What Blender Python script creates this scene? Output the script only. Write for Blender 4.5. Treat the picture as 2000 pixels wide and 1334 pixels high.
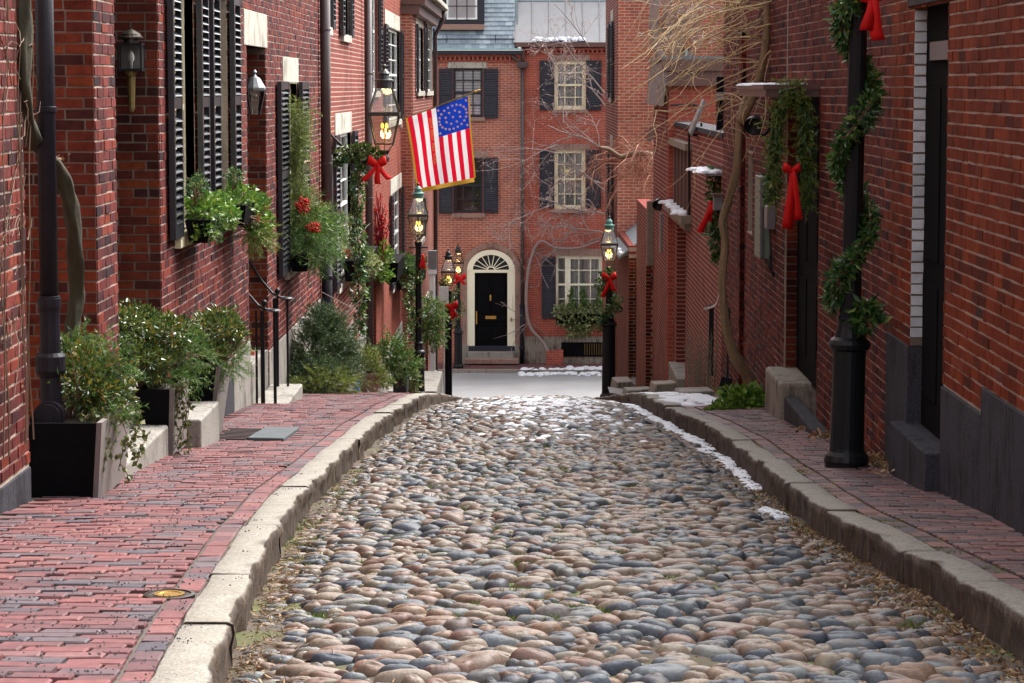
import bpy, math, random
import numpy as np
from mathutils import Vector, Matrix

for o in list(bpy.data.objects):
    bpy.data.objects.remove(o, do_unlink=True)
SC = bpy.context.scene
COL = SC.collection
R = math.radians
rnd = random.Random(11)
nrs = np.random.RandomState(5)

# ------------------------------------------------------------------ camera
F_PX, HOR_Y, VP_X = 5000.0, 170.0, 1030.0          # photograph frame is 2000 x 1334
PITCH = math.atan((667.0 - HOR_Y) / F_PX)
YAW = math.atan((VP_X - 1000.0) / F_PX)
cam_d = bpy.data.cameras.new('camera')
cam_d.sensor_width = 36.0
cam_d.lens = 36.0 * F_PX / 2000.0
cam_d.clip_start = 0.1
cam_d.clip_end = 2000.0
cam = bpy.data.objects.new('camera', cam_d)
cam.rotation_euler = (math.pi / 2 - PITCH, 0, YAW)
COL.objects.link(cam)
SC.camera = cam

# ------------------------------------------------------------------ sky, sun, exposure (bright overcast winter day)
SUN_EL, SUN_AZ = R(53), R(46)                      # azimuth from +Y towards +X
world = bpy.data.worlds.new('World')
SC.world = world
world.use_nodes = True
wn, wl = world.node_tree.nodes, world.node_tree.links
wn.clear()
sky = wn.new('ShaderNodeTexSky')
sky.sky_type = 'NISHITA'
sky.sun_disc = False
sky.sun_elevation = SUN_EL
sky.sun_rotation = SUN_AZ
sky.air_density = 1.0
sky.dust_density = 4.0
sky.ozone_density = 1.0
hs = wn.new('ShaderNodeHueSaturation')
hs.inputs['Saturation'].default_value = 0.22       # cloud cover: the sky is nearly white
bg = wn.new('ShaderNodeBackground')
bg.inputs['Strength'].default_value = 0.15
wo = wn.new('ShaderNodeOutputWorld')
wl.new(sky.outputs[0], hs.inputs['Color'])
wl.new(hs.outputs[0], bg.inputs['Color'])
wl.new(bg.outputs[0], wo.inputs['Surface'])
sun_d = bpy.data.lights.new('sun', 'SUN')
sun_d.energy = 1.5
sun_d.angle = R(28)
sun_d.color = (1.0, 0.965, 0.91)
sun = bpy.data.objects.new('sun', sun_d)
sv = Vector((math.sin(SUN_AZ) * math.cos(SUN_EL), math.cos(SUN_AZ) * math.cos(SUN_EL), math.sin(SUN_EL)))
sun.rotation_euler = sv.to_track_quat('Z', 'Y').to_euler()
COL.objects.link(sun)
SC.view_settings.view_transform = 'Standard'
SC.view_settings.look = 'None'
SC.view_settings.gamma = 1.0
SC.view_settings.use_curve_mapping = False
SC.view_settings.exposure = 1.85
SC.render.engine = 'CYCLES'
SC.cycles.use_denoising = True
SC.cycles.denoiser = 'OPENIMAGEDENOISE'
SC.cycles.denoising_input_passes = 'RGB_ALBEDO_NORMAL'
SC.cycles.max_bounces = 6
SC.cycles.diffuse_bounces = 2
SC.cycles.glossy_bounces = 2
SC.cycles.transparent_max_bounces = 12
SC.cycles.sample_clamp_indirect = 4.0
SC.cycles.caustics_reflective = False
SC.cycles.caustics_refractive = False

# ------------------------------------------------------------------ measuring: a point of the photograph on a known plane of the place
_cp, _sp, _cy, _sy = math.cos(PITCH), math.sin(PITCH), math.cos(YAW), math.sin(YAW)
def ray(px, py):
    u, v = (px - 1000.0) / F_PX, (667.0 - py) / F_PX
    y, z, x = _cp + v * _sp, -_sp + v * _cp, u
    return Vector((x * _cy - y * _sy, x * _sy + y * _cy, z))
def on_x(px, py, X):
    d = ray(px, py); return d * (X / d.x)
def on_y(px, py, Y):
    d = ray(px, py); return d * (Y / d.y)
def on_z(px, py, Z):
    d = ray(px, py); return d * (Z / d.z)
def project(p):
    x, y, z = p
    xr, yr = x * _cy + y * _sy, -x * _sy + y * _cy
    dep = yr * _cp - z * _sp
    up = yr * _sp + z * _cp
    return 1000 + F_PX * xr / dep, 667 - F_PX * up / dep

# ------------------------------------------------------------------ mesh helpers
def link(o, parent=None):
    COL.objects.link(o)
    if parent is not None:
        o.parent = parent
    return o
def tag(o, label=None, cat=None, group=None, kind=None):
    if label: o['label'] = label
    if cat: o['category'] = cat
    if group: o['group'] = group
    if kind: o['kind'] = kind
    return o
def empty(name, loc=(0, 0, 0), rz=0.0, parent=None):
    o = bpy.data.objects.new(name, None)
    o.location = loc
    o.rotation_euler = (0, 0, rz)
    o.empty_display_size = 0.1
    return link(o, parent)
def thing(name, label, cat, loc=(0, 0, 0), group=None, rz=0.0):
    return tag(empty(name, loc, rz), label, cat, group)
def copy_tree(o, parent=None):
    c = o.copy()
    COL.objects.link(c)
    c.parent = parent
    for ch in list(o.children):
        copy_tree(ch, c)
    return c

class MB:
    """collects faces; build() links them as one mesh object"""
    def __init__(s):
        s.v, s.f, s.m = [], [], []
    def add(s, vs, fs, mi=0):
        n = len(s.v)
        s.v.extend([tuple(p) for p in vs])
        for f in fs:
            s.f.append(tuple(i + n for i in f)); s.m.append(mi)
        return s
    def box(s, x0, x1, y0, y1, z0, z1, mi=0, M=None):
        vs = [(x0, y0, z0), (x1, y0, z0), (x1, y1, z0), (x0, y1, z0), (x0, y0, z1), (x1, y0, z1), (x1, y1, z1), (x0, y1, z1)]
        if M is not None: vs = [M @ Vector(p) for p in vs]
        return s.add(vs, [(0, 3, 2, 1), (4, 5, 6, 7), (0, 1, 5, 4), (1, 2, 6, 5), (2, 3, 7, 6), (3, 0, 4, 7)], mi)
    def hexa(s, vs, mi=0):
        return s.add(vs, [(0, 3, 2, 1), (4, 5, 6, 7), (0, 1, 5, 4), (1, 2, 6, 5), (2, 3, 7, 6), (3, 0, 4, 7)], mi)
    def quad(s, a, b, c, d, mi=0):
        return s.add([a, b, c, d], [(0, 1, 2, 3)], mi)
    def tube(s, pts, r, n=8, caps=True, mi=0, flat=1.0):
        pts = [Vector(p) for p in pts]
        rr = list(r) if hasattr(r, '__len__') else [r] * len(pts)
        up = Vector((0, 0, 1))
        vs, fs, last = [], [], None
        for i, p in enumerate(pts):
            t = (pts[min(i + 1, len(pts) - 1)] - pts[max(i - 1, 0)])
            t = t.normalized() if t.length > 1e-9 else Vector((0, 0, 1))
            if last is None:
                a = t.cross(up)
                if a.length < 1e-3: a = t.cross(Vector((1, 0, 0)))
                a.normalize()
            else:
                a = last - t * last.dot(t)
                a = a.normalized() if a.length > 1e-6 else last
            last = a
            b = t.cross(a)
            for k in range(n):
                an = 2 * math.pi * k / n
                vs.append(p + a * (math.cos(an) * rr[i]) + b * (math.sin(an) * rr[i] * flat))
        for i in range(len(pts) - 1):
            for k in range(n):
                fs.append((i * n + k, i * n + (k + 1) % n, (i + 1) * n + (k + 1) % n, (i + 1) * n + k))
        if caps:
            fs.append(tuple(range(n - 1, -1, -1)))
            fs.append(tuple((len(pts) - 1) * n + k for k in range(n)))
        return s.add(vs, fs, mi)
    def lathe(s, prof, n=16, c=(0, 0, 0), mi=0, sq=False, rot=0.0):
        vs, fs = [], []
        for r, z in prof:
            for k in range(n):
                a = 2 * math.pi * k / n + rot
                vs.append((c[0] + math.cos(a) * r, c[1] + math.sin(a) * r, c[2] + z))
        for i in range(len(prof) - 1):
            for k in range(n):
                fs.append((i * n + k, i * n + (k + 1) % n, (i + 1) * n + (k + 1) % n, (i + 1) * n + k))
        fs.append(tuple(range(n - 1, -1, -1)))
        fs.append(tuple((len(prof) - 1) * n + k for k in range(n)))
        return s.add(vs, fs, mi)
    def ball(s, c, r, n=10, m=6, mi=0, sc=(1, 1, 1)):
        prof = [(max(1e-4, math.sin(math.pi * i / m)) * r, -math.cos(math.pi * i / m) * r) for i in range(m + 1)]
        vs, fs = [], []
        for q, z in prof:
            for k in range(n):
                a = 2 * math.pi * k / n
                vs.append((c[0] + math.cos(a) * q * sc[0], c[1] + math.sin(a) * q * sc[1], c[2] + z * sc[2]))
        for i in range(m):
            for k in range(n):
                fs.append((i * n + k, i * n + (k + 1) % n, (i + 1) * n + (k + 1) % n, (i + 1) * n + k))
        return s.add(vs, fs, mi)
    def mesh(s, name, mats, smooth=False):
        me = bpy.data.meshes.new(name)
        me.from_pydata(s.v, [], s.f)
        ms = mats if isinstance(mats, (list, tuple)) else [mats]
        for m in ms: me.materials.append(m)
        if len(ms) > 1: me.polygons.foreach_set('material_index', s.m)
        if smooth: me.polygons.foreach_set('use_smooth', [True] * len(s.f))
        me.update()
        return me
    def build(s, name, mats, parent=None, smooth=False, bevel=0.0, seg=2, loc=None):
        o = bpy.data.objects.new(name, s.mesh(name, mats, smooth))
        link(o, parent)
        if loc is not None: o.location = loc
        if bevel:
            b = o.modifiers.new('edge', 'BEVEL'); b.width = bevel; b.segments = seg; b.limit_method = 'ANGLE'; b.angle_limit = R(35)
        return o

def rawmesh(name, verts, faces, mat, smooth=False):
    """numpy verts (n,3), faces (m,k) -> mesh"""
    me = bpy.data.meshes.new(name)
    k = faces.shape[1]
    me.vertices.add(len(verts)); me.vertices.foreach_set('co', verts.astype(np.float32).ravel())
    me.loops.add(faces.size); me.loops.foreach_set('vertex_index', faces.astype(np.int32).ravel())
    me.polygons.add(len(faces)); me.polygons.foreach_set('loop_start', np.arange(0, faces.size, k, dtype=np.int32))
    if smooth: me.polygons.foreach_set('use_smooth', np.ones(len(faces), dtype=bool))
    me.materials.append(mat)
    me.update(calc_edges=True)
    return me
def rawobj(name, verts, faces, mat, parent=None, smooth=False):
    return link(bpy.data.objects.new(name, rawmesh(name, verts, faces, mat, smooth)), parent)

# ------------------------------------------------------------------ materials
MATS = {}
def newmat(name):
    m = bpy.data.materials.new(name); m.use_nodes = True
    nt = m.node_tree
    b = nt.nodes['Principled BSDF']
    return m, nt, b
def N(nt, t, **kw):
    n = nt.nodes.new(t)
    for k, v in kw.items():
        if k in n.bl_rna.properties.keys(): setattr(n, k, v)
        else: n.inputs[k].default_value = v
    return n
def ramp(nt, fac, stops, interp='LINEAR'):
    r = nt.nodes.new('ShaderNodeValToRGB')
    r.color_ramp.interpolation = interp
    e = r.color_ramp.elements
    while len(e) < len(stops): e.new(0.5)
    for i, (p, c) in enumerate(stops):
        e[i].position = p; e[i].color = (c[0], c[1], c[2], 1)
    nt.links.new(fac, r.inputs['Fac'])
    return r.outputs['Color']
def mix(nt, a, b, fac, mode='MIX'):
    m = nt.nodes.new('ShaderNodeMix'); m.data_type = 'RGBA'; m.blend_type = mode
    for s, v in ((m.inputs['Factor'], fac), (m.inputs['A'], a), (m.inputs['B'], b)):
        if isinstance(v, (int, float)): s.default_value = v
        elif isinstance(v, (tuple, list)): s.default_value = (v[0], v[1], v[2], 1)
        else: nt.links.new(v, s)
    return m.outputs['Result']
def mth(nt, op, a, b=None, clamp=False):
    m = nt.nodes.new('ShaderNodeMath'); m.operation = op; m.use_clamp = clamp
    for s, v in zip(m.inputs, (a, b)):
        if v is None: continue
        if isinstance(v, (int, float)): s.default_value = v
        else: nt.links.new(v, s)
    return m.outputs[0]
def noise(nt, scale, detail=4.0, rough=0.6, vec=None, out='Fac'):
    n = N(nt, 'ShaderNodeTexNoise', Scale=scale, Detail=detail, Roughness=rough)
    if vec is None:
        g = nt.nodes.new('ShaderNodeNewGeometry'); vec = g.outputs['Position']
    nt.links.new(vec, n.inputs['Vector'])
    return n.outputs[out]
def mapped(nt, scale=(1, 1, 1), rot=(0, 0, 0)):
    g = nt.nodes.new('ShaderNodeNewGeometry')
    mp = nt.nodes.new('ShaderNodeMapping')
    mp.inputs['Scale'].default_value = scale; mp.inputs['Rotation'].default_value = rot
    nt.links.new(g.outputs['Position'], mp.inputs['Vector'])
    return mp.outputs[0]
def piece_random(nt):
    """one random value for each loose piece, whether joined in a mesh or an object of its own"""
    g = nt.nodes.new('ShaderNodeNewGeometry'); oi = nt.nodes.new('ShaderNodeObjectInfo')
    return mth(nt, 'FRACT', mth(nt, 'ADD', g.outputs['Random Per Island'], oi.outputs['Random']))
def bump(nt, b, h, strength=0.4, dist=0.01):
    n = nt.nodes.new('ShaderNodeBump')
    n.inputs['Strength'].default_value = strength; n.inputs['Distance'].default_value = dist
    nt.links.new(h, n.inputs['Height']); nt.links.new(n.outputs[0], b.inputs['Normal'])
def simple(name, col, rough=0.6, metal=0.0, var=0.15, scale=12.0, bmp=0.0, bscale=60.0, spec=0.5):
    m, nt, b = newmat(name)
    n1 = noise(nt, scale, 5)
    c = mix(nt, tuple(x * (1 - var) for x in col), tuple(min(1, x * (1 + var)) for x in col), n1)
    nt.links.new(c, b.inputs['Base Color'])
    b.inputs['Roughness'].default_value = rough; b.inputs['Metallic'].default_value = metal
    b.inputs['Specular IOR Level'].default_value = spec
    if bmp: bump(nt, b, noise(nt, bscale, 4), bmp, 0.004)
    MATS[name] = m
    return m
def pieces(name, stops, rough=0.7, var=0.25, vscale=30.0, bmp=0.3, bscale=90.0, streak=None, stain=None, spec=0.4, grime=0.0):
    """colour picked per piece from stops, with grain on top"""
    m, nt, b = newmat(name)
    c = ramp(nt, piece_random(nt), stops)
    g = mth(nt, 'MULTIPLY', mth(nt, 'SUBTRACT', noise(nt, vscale, 8, 0.72), 0.34, True), 3.0, True)
    c = mix(nt, c, mix(nt, c, tuple([1 - var] * 3), 1.0, 'MULTIPLY'), g)
    g2 = mth(nt, 'MULTIPLY', mth(nt, 'SUBTRACT', noise(nt, vscale * 7, 4, 0.7), 0.52, True), 5.0, True)
    c = mix(nt, c, mix(nt, c, tuple([1 - var * 0.8] * 3), 1.0, 'MULTIPLY'), g2)
    if streak:
        s = noise(nt, 1.0, 5, 0.65, mapped(nt, streak))
        c = mix(nt, c, mix(nt, c, (0.52, 0.50, 0.55), 1.0, 'MULTIPLY'), mth(nt, 'MULTIPLY', mth(nt, 'SUBTRACT', s, 0.42, True), 3.0, True))
    if stain:
        col, sc, lo = stain
        s = noise(nt, sc, 5, 0.6)
        c = mix(nt, c, col, mth(nt, 'MULTIPLY', mth(nt, 'SUBTRACT', s, lo, True), 4.0, True))
    if grime:
        s = mth(nt, 'MULTIPLY', mth(nt, 'ADD', noise(nt, 1.1, 7, 0.7), noise(nt, 1.0, 6, 0.7, mapped(nt, (2.5, 2.5, 0.5)))), 0.5)
        c = mix(nt, c, mix(nt, c, (1 - grime, 1 - grime * 1.05, 1 - grime), 1.0, 'MULTIPLY'), mth(nt, 'MULTIPLY', mth(nt, 'SUBTRACT', s, 0.44, True), 7.0, True))
    nt.links.new(c, b.inputs['Base Color'])
    b.inputs['Roughness'].default_value = rough
    b.inputs['Specular IOR Level'].default_value = spec
    if bmp: bump(nt, b, noise(nt, bscale, 5, 0.7), bmp, 0.004)
    MATS[name] = m
    return m
def leafmat(name, stops, rough=0.45, trans=0.25, spec=0.5):
    m, nt, b = newmat(name)
    c = ramp(nt, piece_random(nt), stops)
    nt.links.new(c, b.inputs['Base Color'])
    b.inputs['Roughness'].default_value = rough
    b.inputs['Specular IOR Level'].default_value = spec
    t = nt.nodes.new('ShaderNodeBsdfTranslucent'); nt.links.new(c, t.inputs['Color'])
    ms = nt.nodes.new('ShaderNodeMixShader'); ms.inputs[0].default_value = trans
    nt.links.new(b.outputs[0], ms.inputs[1]); nt.links.new(t.outputs[0], ms.inputs[2])
    nt.links.new(ms.outputs[0], nt.nodes['Material Output'].inputs['Surface'])
    MATS[name] = m
    return m
def farbrick(name, axis, c1, c2, mortar, course=0.0675, length=0.215, joint=0.009, streaks=True):
    """brickwork too far away to tell the bricks apart; axis: the horizontal axis that runs along the wall"""
    m, nt, b = newmat(name)
    g = nt.nodes.new('ShaderNodeNewGeometry'); sp = nt.nodes.new('ShaderNodeSeparateXYZ'); cb = nt.nodes.new('ShaderNodeCombineXYZ')
    nt.links.new(g.outputs['Position'], sp.inputs[0])
    nt.links.new(sp.outputs[axis], cb.inputs[0]); nt.links.new(sp.outputs[2], cb.inputs[1])
    wob = noise(nt, 0.8, 3, 0.5, None)
    t = nt.nodes.new('ShaderNodeTexBrick')
    t.inputs['Scale'].default_value = 1.0; t.inputs['Mortar Size'].default_value = joint; t.inputs['Mortar Smooth'].default_value = 0.2
    t.inputs['Brick Width'].default_value = length; t.inputs['Row Height'].default_value = course
    t.inputs['Color1'].default_value = (*c1, 1); t.inputs['Color2'].default_value = (*c2, 1); t.inputs['Mortar'].default_value = (*mortar, 1)
    t.inputs['Bias'].default_value = -0.1
    nt.links.new(cb.outputs[0], t.inputs['Vector'])
    c = t.outputs['Color']
    big = noise(nt, 1.3, 6, 0.7)
    c = mix(nt, c, mix(nt, c, (0.62, 0.58, 0.62), 1.0, 'MULTIPLY'), mth(nt, 'MULTIPLY', mth(nt, 'SUBTRACT', big, 0.45, True), 3.5, True))
    fine = noise(nt, 25.0, 4, 0.7)
    c = mix(nt, c, mix(nt, c, (0.75, 0.72, 0.72), 1.0, 'MULTIPLY'), fine)
    nt.links.new(c, b.inputs['Base Color'])
    b.inputs['Roughness'].default_value = 0.9; b.inputs['Specular IOR Level'].default_value = 0.08
    inv = mth(nt, 'SUBTRACT', 1.0, t.outputs['Fac'])
    bump(nt, b, inv, 0.8, 0.006)
    MATS[name] = m
    return m

M = MATS
# bricks
pieces('brick_left', [(0.0, (0.04, 0.018, 0.024)), (0.16, (0.10, 0.026, 0.027)), (0.4, (0.175, 0.035, 0.031)), (0.75, (0.23, 0.046, 0.038)), (1.0, (0.29, 0.052, 0.026))],
       rough=0.8, vscale=26, var=0.5, streak=(6, 30, 3.0), bmp=0.6, bscale=140, spec=0.12, grime=0.45)
pieces('brick_jamb', [(0.0, (0.055, 0.02, 0.018)), (0.3, (0.14, 0.03, 0.02)), (0.7, (0.20, 0.04, 0.022)), (1.0, (0.27, 0.06, 0.022))], rough=0.85, vscale=20, var=0.45, bmp=0.5, spec=0.1, grime=0.4)
pieces('brick_orange', [(0.0, (0.10, 0.024, 0.016)), (0.2, (0.18, 0.032, 0.013)), (0.8, (0.26, 0.046, 0.015)), (0.95, (0.30, 0.06, 0.022)), (1.0, (0.08, 0.035, 0.036))], rough=0.85, vscale=12, var=0.4, bmp=0.6, spec=0.1, grime=0.35)
pieces('brick_plum', [(0.0, (0.055, 0.02, 0.022)), (0.25, (0.125, 0.028, 0.025)), (0.7, (0.20, 0.04, 0.029)), (1.0, (0.26, 0.055, 0.024))], rough=0.85, vscale=18, var=0.45, bmp=0.6, spec=0.1, grime=0.45,
       streak=(5, 18, 2.2))
pieces('brick_white', [(0.0, (0.50, 0.50, 0.52)), (1.0, (0.68, 0.68, 0.70))], rough=0.6, vscale=30, var=0.2, stain=((0.16, 0.15, 0.16), 22, 0.62))
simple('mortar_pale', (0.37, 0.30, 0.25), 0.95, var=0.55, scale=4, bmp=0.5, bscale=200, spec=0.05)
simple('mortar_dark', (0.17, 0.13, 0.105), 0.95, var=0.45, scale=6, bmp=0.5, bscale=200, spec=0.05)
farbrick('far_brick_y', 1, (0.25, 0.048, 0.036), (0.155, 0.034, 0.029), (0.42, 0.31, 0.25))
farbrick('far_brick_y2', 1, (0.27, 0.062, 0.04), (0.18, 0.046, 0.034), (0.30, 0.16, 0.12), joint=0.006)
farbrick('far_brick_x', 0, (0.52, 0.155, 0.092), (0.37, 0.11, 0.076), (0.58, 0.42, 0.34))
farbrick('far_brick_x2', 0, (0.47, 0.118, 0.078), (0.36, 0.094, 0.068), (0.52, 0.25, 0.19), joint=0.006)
# ground
pieces('paver', [(0.0, (0.075, 0.065, 0.08)), (0.12, (0.14, 0.105, 0.115)), (0.24, (0.125, 0.055, 0.06)), (0.6, (0.19, 0.068, 0.07)), (0.85, (0.245, 0.084, 0.078)), (1.0, (0.20, 0.105, 0.105))],
       rough=0.6, vscale=24, var=0.45, bmp=0.6, bscale=120, spec=0.25, stain=((0.06, 0.042, 0.042), 3.2, 0.54))
pieces('paver_right', [(0.0, (0.08, 0.06, 0.075)), (0.25, (0.13, 0.085, 0.09)), (0.55, (0.20, 0.095, 0.09)), (0.85, (0.26, 0.115, 0.10)), (1.0, (0.24, 0.15, 0.14))],
       rough=0.6, vscale=24, var=0.45, bmp=0.5, bscale=150, spec=0.3, stain=((0.05, 0.04, 0.04), 2.6, 0.55))
pieces('cobble', [(0.0, (0.04, 0.048, 0.066)), (0.10, (0.085, 0.10, 0.125)), (0.26, (0.135, 0.145, 0.148)), (0.36, (0.235, 0.20, 0.152)), (0.48, (0.255, 0.155, 0.10)),
                  (0.60, (0.20, 0.112, 0.086)), (0.72, (0.29, 0.23, 0.165)), (0.84, (0.22, 0.155, 0.125)), (0.93, (0.10, 0.105, 0.115)), (1.0, (0.06, 0.068, 0.092))],
       rough=0.42, vscale=20, var=0.5, bmp=1.0, bscale=70, spec=0.40, stain=((0.115, 0.08, 0.048), 5, 0.54))
def groundmat():
    m, nt, b = newmat('joint_dirt')
    a = noise(nt, 2.2, 5, 0.6); f = noise(nt, 60, 6, 0.7)
    c = mix(nt, (0.04, 0.03, 0.022), (0.13, 0.095, 0.07), f)
    c = mix(nt, c, (0.095, 0.115, 0.025), mth(nt, 'MULTIPLY', mth(nt, 'SUBTRACT', a, 0.50, True), 6.0, True))
    nt.links.new(c, b.inputs['Base Color']); b.inputs['Roughness'].default_value = 0.95
    bump(nt, b, f, 0.8, 0.01); MATS['joint_dirt'] = m
    m, nt, b = newmat('walk_bed')
    a = noise(nt, 6.0, 5, 0.6)
    c = mix(nt, (0.045, 0.035, 0.032), (0.10, 0.08, 0.065), noise(nt, 70, 5))
    c = mix(nt, c, (0.11, 0.125, 0.02), mth(nt, 'MULTIPLY', mth(nt, 'SUBTRACT', a, 0.60, True), 7.0, True))
    nt.links.new(c, b.inputs['Base Color']); b.inputs['Roughness'].default_value = 0.95
    MATS['walk_bed'] = m
    m, nt, b = newmat('mossy_bed')
    c = mix(nt, (0.05, 0.045, 0.03), (0.15, 0.17, 0.02), mth(nt, 'MULTIPLY', mth(nt, 'SUBTRACT', a if False else noise(nt, 5.0, 4), 0.46, True), 8.0, True))
    nt.links.new(c, b.inputs['Base Color']); b.inputs['Roughness'].default_value = 0.95
    MATS['mossy_bed'] = m
    # granite: pale weathered top with dark weathered streaks on upright faces comes from wear that has a shape of its own
    for nm, c0, c1, st in (('granite_kerb', (0.20, 0.18, 0.15), (0.36, 0.32, 0.27), (0.08, 0.06, 0.045)), ('granite_pale', (0.19, 0.178, 0.16), (0.36, 0.335, 0.30), (0.10, 0.088, 0.072)),
                           ('granite_dark', (0.022, 0.021, 0.026), (0.07, 0.068, 0.08), (0.014, 0.013, 0.015)), ('limestone', (0.38, 0.355, 0.30), (0.54, 0.51, 0.44), (0.12, 0.10, 0.075)),
                           ('brownstone', (0.26, 0.16, 0.13), (0.34, 0.22, 0.18), (0.18, 0.11, 0.09))):
        m, nt, b = newmat(nm)
        f = mth(nt, 'MULTIPLY', mth(nt, 'SUBTRACT', noise(nt, 65, 3, 0.8), 0.3, True), 2.4, True); l = noise(nt, 3.0, 6, 0.65)
        c = mix(nt, c0, c1, f)
        s = noise(nt, 1.0, 5, 0.6, mapped(nt, (22, 22, 2.5)))
        c = mix(nt, c, st, mth(nt, 'MULTIPLY', mth(nt, 'SUBTRACT', mth(nt, 'MULTIPLY', mth(nt, 'ADD', s, l), 0.5), 0.49, True), 7.0, True))
        nt.links.new(c, b.inputs['Base Color']); b.inputs['Roughness'].default_value = 0.8; b.inputs['Specular IOR Level'].default_value = 0.12
        bump(nt, b, mth(nt, 'ADD', f, l), 0.4, 0.004); MATS[nm] = m
    # kerb: riven brown faces, smooth pale tops (dark face colour changes to the pale top by surface normal)
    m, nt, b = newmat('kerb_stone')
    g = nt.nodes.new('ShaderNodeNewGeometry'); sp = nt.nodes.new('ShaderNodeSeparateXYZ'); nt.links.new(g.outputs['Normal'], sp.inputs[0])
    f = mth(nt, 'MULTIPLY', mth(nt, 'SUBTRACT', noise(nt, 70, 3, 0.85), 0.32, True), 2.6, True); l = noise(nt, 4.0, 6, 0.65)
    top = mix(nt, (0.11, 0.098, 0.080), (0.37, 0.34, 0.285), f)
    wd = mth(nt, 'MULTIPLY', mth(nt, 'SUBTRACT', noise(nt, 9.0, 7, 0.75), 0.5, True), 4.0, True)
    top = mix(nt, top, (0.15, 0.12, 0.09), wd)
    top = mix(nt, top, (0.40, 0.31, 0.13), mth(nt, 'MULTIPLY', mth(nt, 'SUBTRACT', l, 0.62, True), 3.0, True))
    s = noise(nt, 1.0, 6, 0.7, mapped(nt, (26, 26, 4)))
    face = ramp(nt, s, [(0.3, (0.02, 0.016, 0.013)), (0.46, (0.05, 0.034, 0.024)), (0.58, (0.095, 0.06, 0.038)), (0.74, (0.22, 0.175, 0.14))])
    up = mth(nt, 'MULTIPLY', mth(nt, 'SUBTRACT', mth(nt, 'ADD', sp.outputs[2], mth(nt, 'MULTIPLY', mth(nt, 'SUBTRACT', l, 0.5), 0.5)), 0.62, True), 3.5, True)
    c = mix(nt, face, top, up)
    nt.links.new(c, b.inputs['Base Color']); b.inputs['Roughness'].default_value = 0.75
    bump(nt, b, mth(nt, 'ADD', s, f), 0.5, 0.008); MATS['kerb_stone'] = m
groundmat()
simple('asphalt_pale', (0.22, 0.22, 0.225), 0.7, var=0.4, scale=0.8, bmp=0.3, bscale=150)
simple('concrete', (0.38, 0.36, 0.33), 0.85, var=0.15, scale=8, bmp=0.3)
m_, nt_, b_ = newmat('snow'); b_.inputs['Base Color'].default_value = (0.62, 0.64, 0.68, 1); b_.inputs['Roughness'].default_value = 0.6
b_.inputs['Subsurface Weight'].default_value = 0.0
bump(nt_, b_, noise(nt_, 45, 5), 0.6, 0.01); M['snow'] = m_
# metal and paint
simple('black_iron', (0.009, 0.009, 0.011), 0.36, var=0.4, scale=20, bmp=0.3, bscale=90, spec=0.2)
simple('door_black', (0.006, 0.006, 0.007), 0.85, var=0.3, scale=10, spec=0.03)
simple('black_paint', (0.005, 0.005, 0.006), 0.6, var=0.5, scale=10, bmp=0.2, bscale=40, spec=0.04)
simple('shutter_black', (0.014, 0.015, 0.022), 0.33, var=0.3, scale=14, bmp=0.12, bscale=50)
simple('slat_black', (0.022, 0.023, 0.028), 0.22, var=0.3, scale=14, bmp=0.1, bscale=50)
simple('navy_paint', (0.009, 0.011, 0.022), 0.5, var=0.3, scale=10)
simple('pipe_brown', (0.060, 0.038, 0.036), 0.42, var=0.3, scale=12, bmp=0.1)
simple('pipe_black', (0.014, 0.012, 0.017), 0.45, var=0.5, scale=9, bmp=0.3, spec=0.16)
simple('dark_bronze', (0.03, 0.032, 0.032), 0.45, 0.3, var=0.5, scale=30)
simple('patina', (0.07, 0.20, 0.17), 0.6, var=0.5, scale=25)
simple('bronze', (0.055, 0.045, 0.035), 0.4, 0.6, var=0.5, scale=30)
simple('brass', (0.50, 0.31, 0.08), 0.35, 0.9, var=0.3, scale=40)
simple('brass_dull', (0.22, 0.16, 0.06), 0.5, 0.7, var=0.4, scale=30)
simple('white_paint', (0.72, 0.71, 0.67), 0.45, var=0.06, scale=10)
simple('cream_paint', (0.78, 0.70, 0.48), 0.5, var=0.08, scale=10)
simple('ivory_paint', (0.84, 0.80, 0.62), 0.5, var=0.06, scale=10)
simple('brown_paint', (0.085, 0.040, 0.034), 0.45, var=0.25, scale=10)
simple('brown_trim', (0.115, 0.055, 0.045), 0.5, var=0.25, scale=10)
simple('weathered_wood', (0.20, 0.165, 0.125), 0.8, var=0.4, scale=14, bmp=0.5, bscale=40)
simple('grey_wood', (0.16, 0.135, 0.125), 0.7, var=0.35, scale=18, bmp=0.4, bscale=40)
simple('yellow_wood', (0.40, 0.26, 0.11), 0.6, var=0.3, scale=14)
simple('grey_metal', (0.17, 0.16, 0.165), 0.45, 0.3, var=0.2, scale=12)
simple('green_box', (0.16, 0.21, 0.155), 0.5, var=0.15, scale=9)
simple('steel', (0.22, 0.225, 0.23), 0.45, 0.5, var=0.2, scale=12)
simple('red_ribbon', (0.58, 0.009, 0.009), 0.6, var=0.25, scale=14, bmp=0.3, bscale=25, spec=0.2)
simple('red_plastic', (0.55, 0.02, 0.03), 0.35, var=0.1)
simple('blue_plastic', (0.02, 0.10, 0.45), 0.35, var=0.2)
simple('terracotta', (0.24, 0.17, 0.135), 0.8, var=0.25, scale=14, bmp=0.3)
simple('soil', (0.045, 0.032, 0.024), 0.95, var=0.4, scale=40, bmp=0.8)
simple('gold_cloth', (0.75, 0.42, 0.03), 0.7, var=0.25, scale=60)
simple('flag_red', (0.72, 0.008, 0.035), 0.7, var=0.08, scale=8)
simple('flag_white', (0.90, 0.89, 0.90), 0.7, var=0.04, scale=8)
simple('flag_blue', (0.008, 0.045, 0.42), 0.7, var=0.12, scale=8)
simple('star_gold', (0.72, 0.42, 0.30), 0.6, var=0.1)
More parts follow.
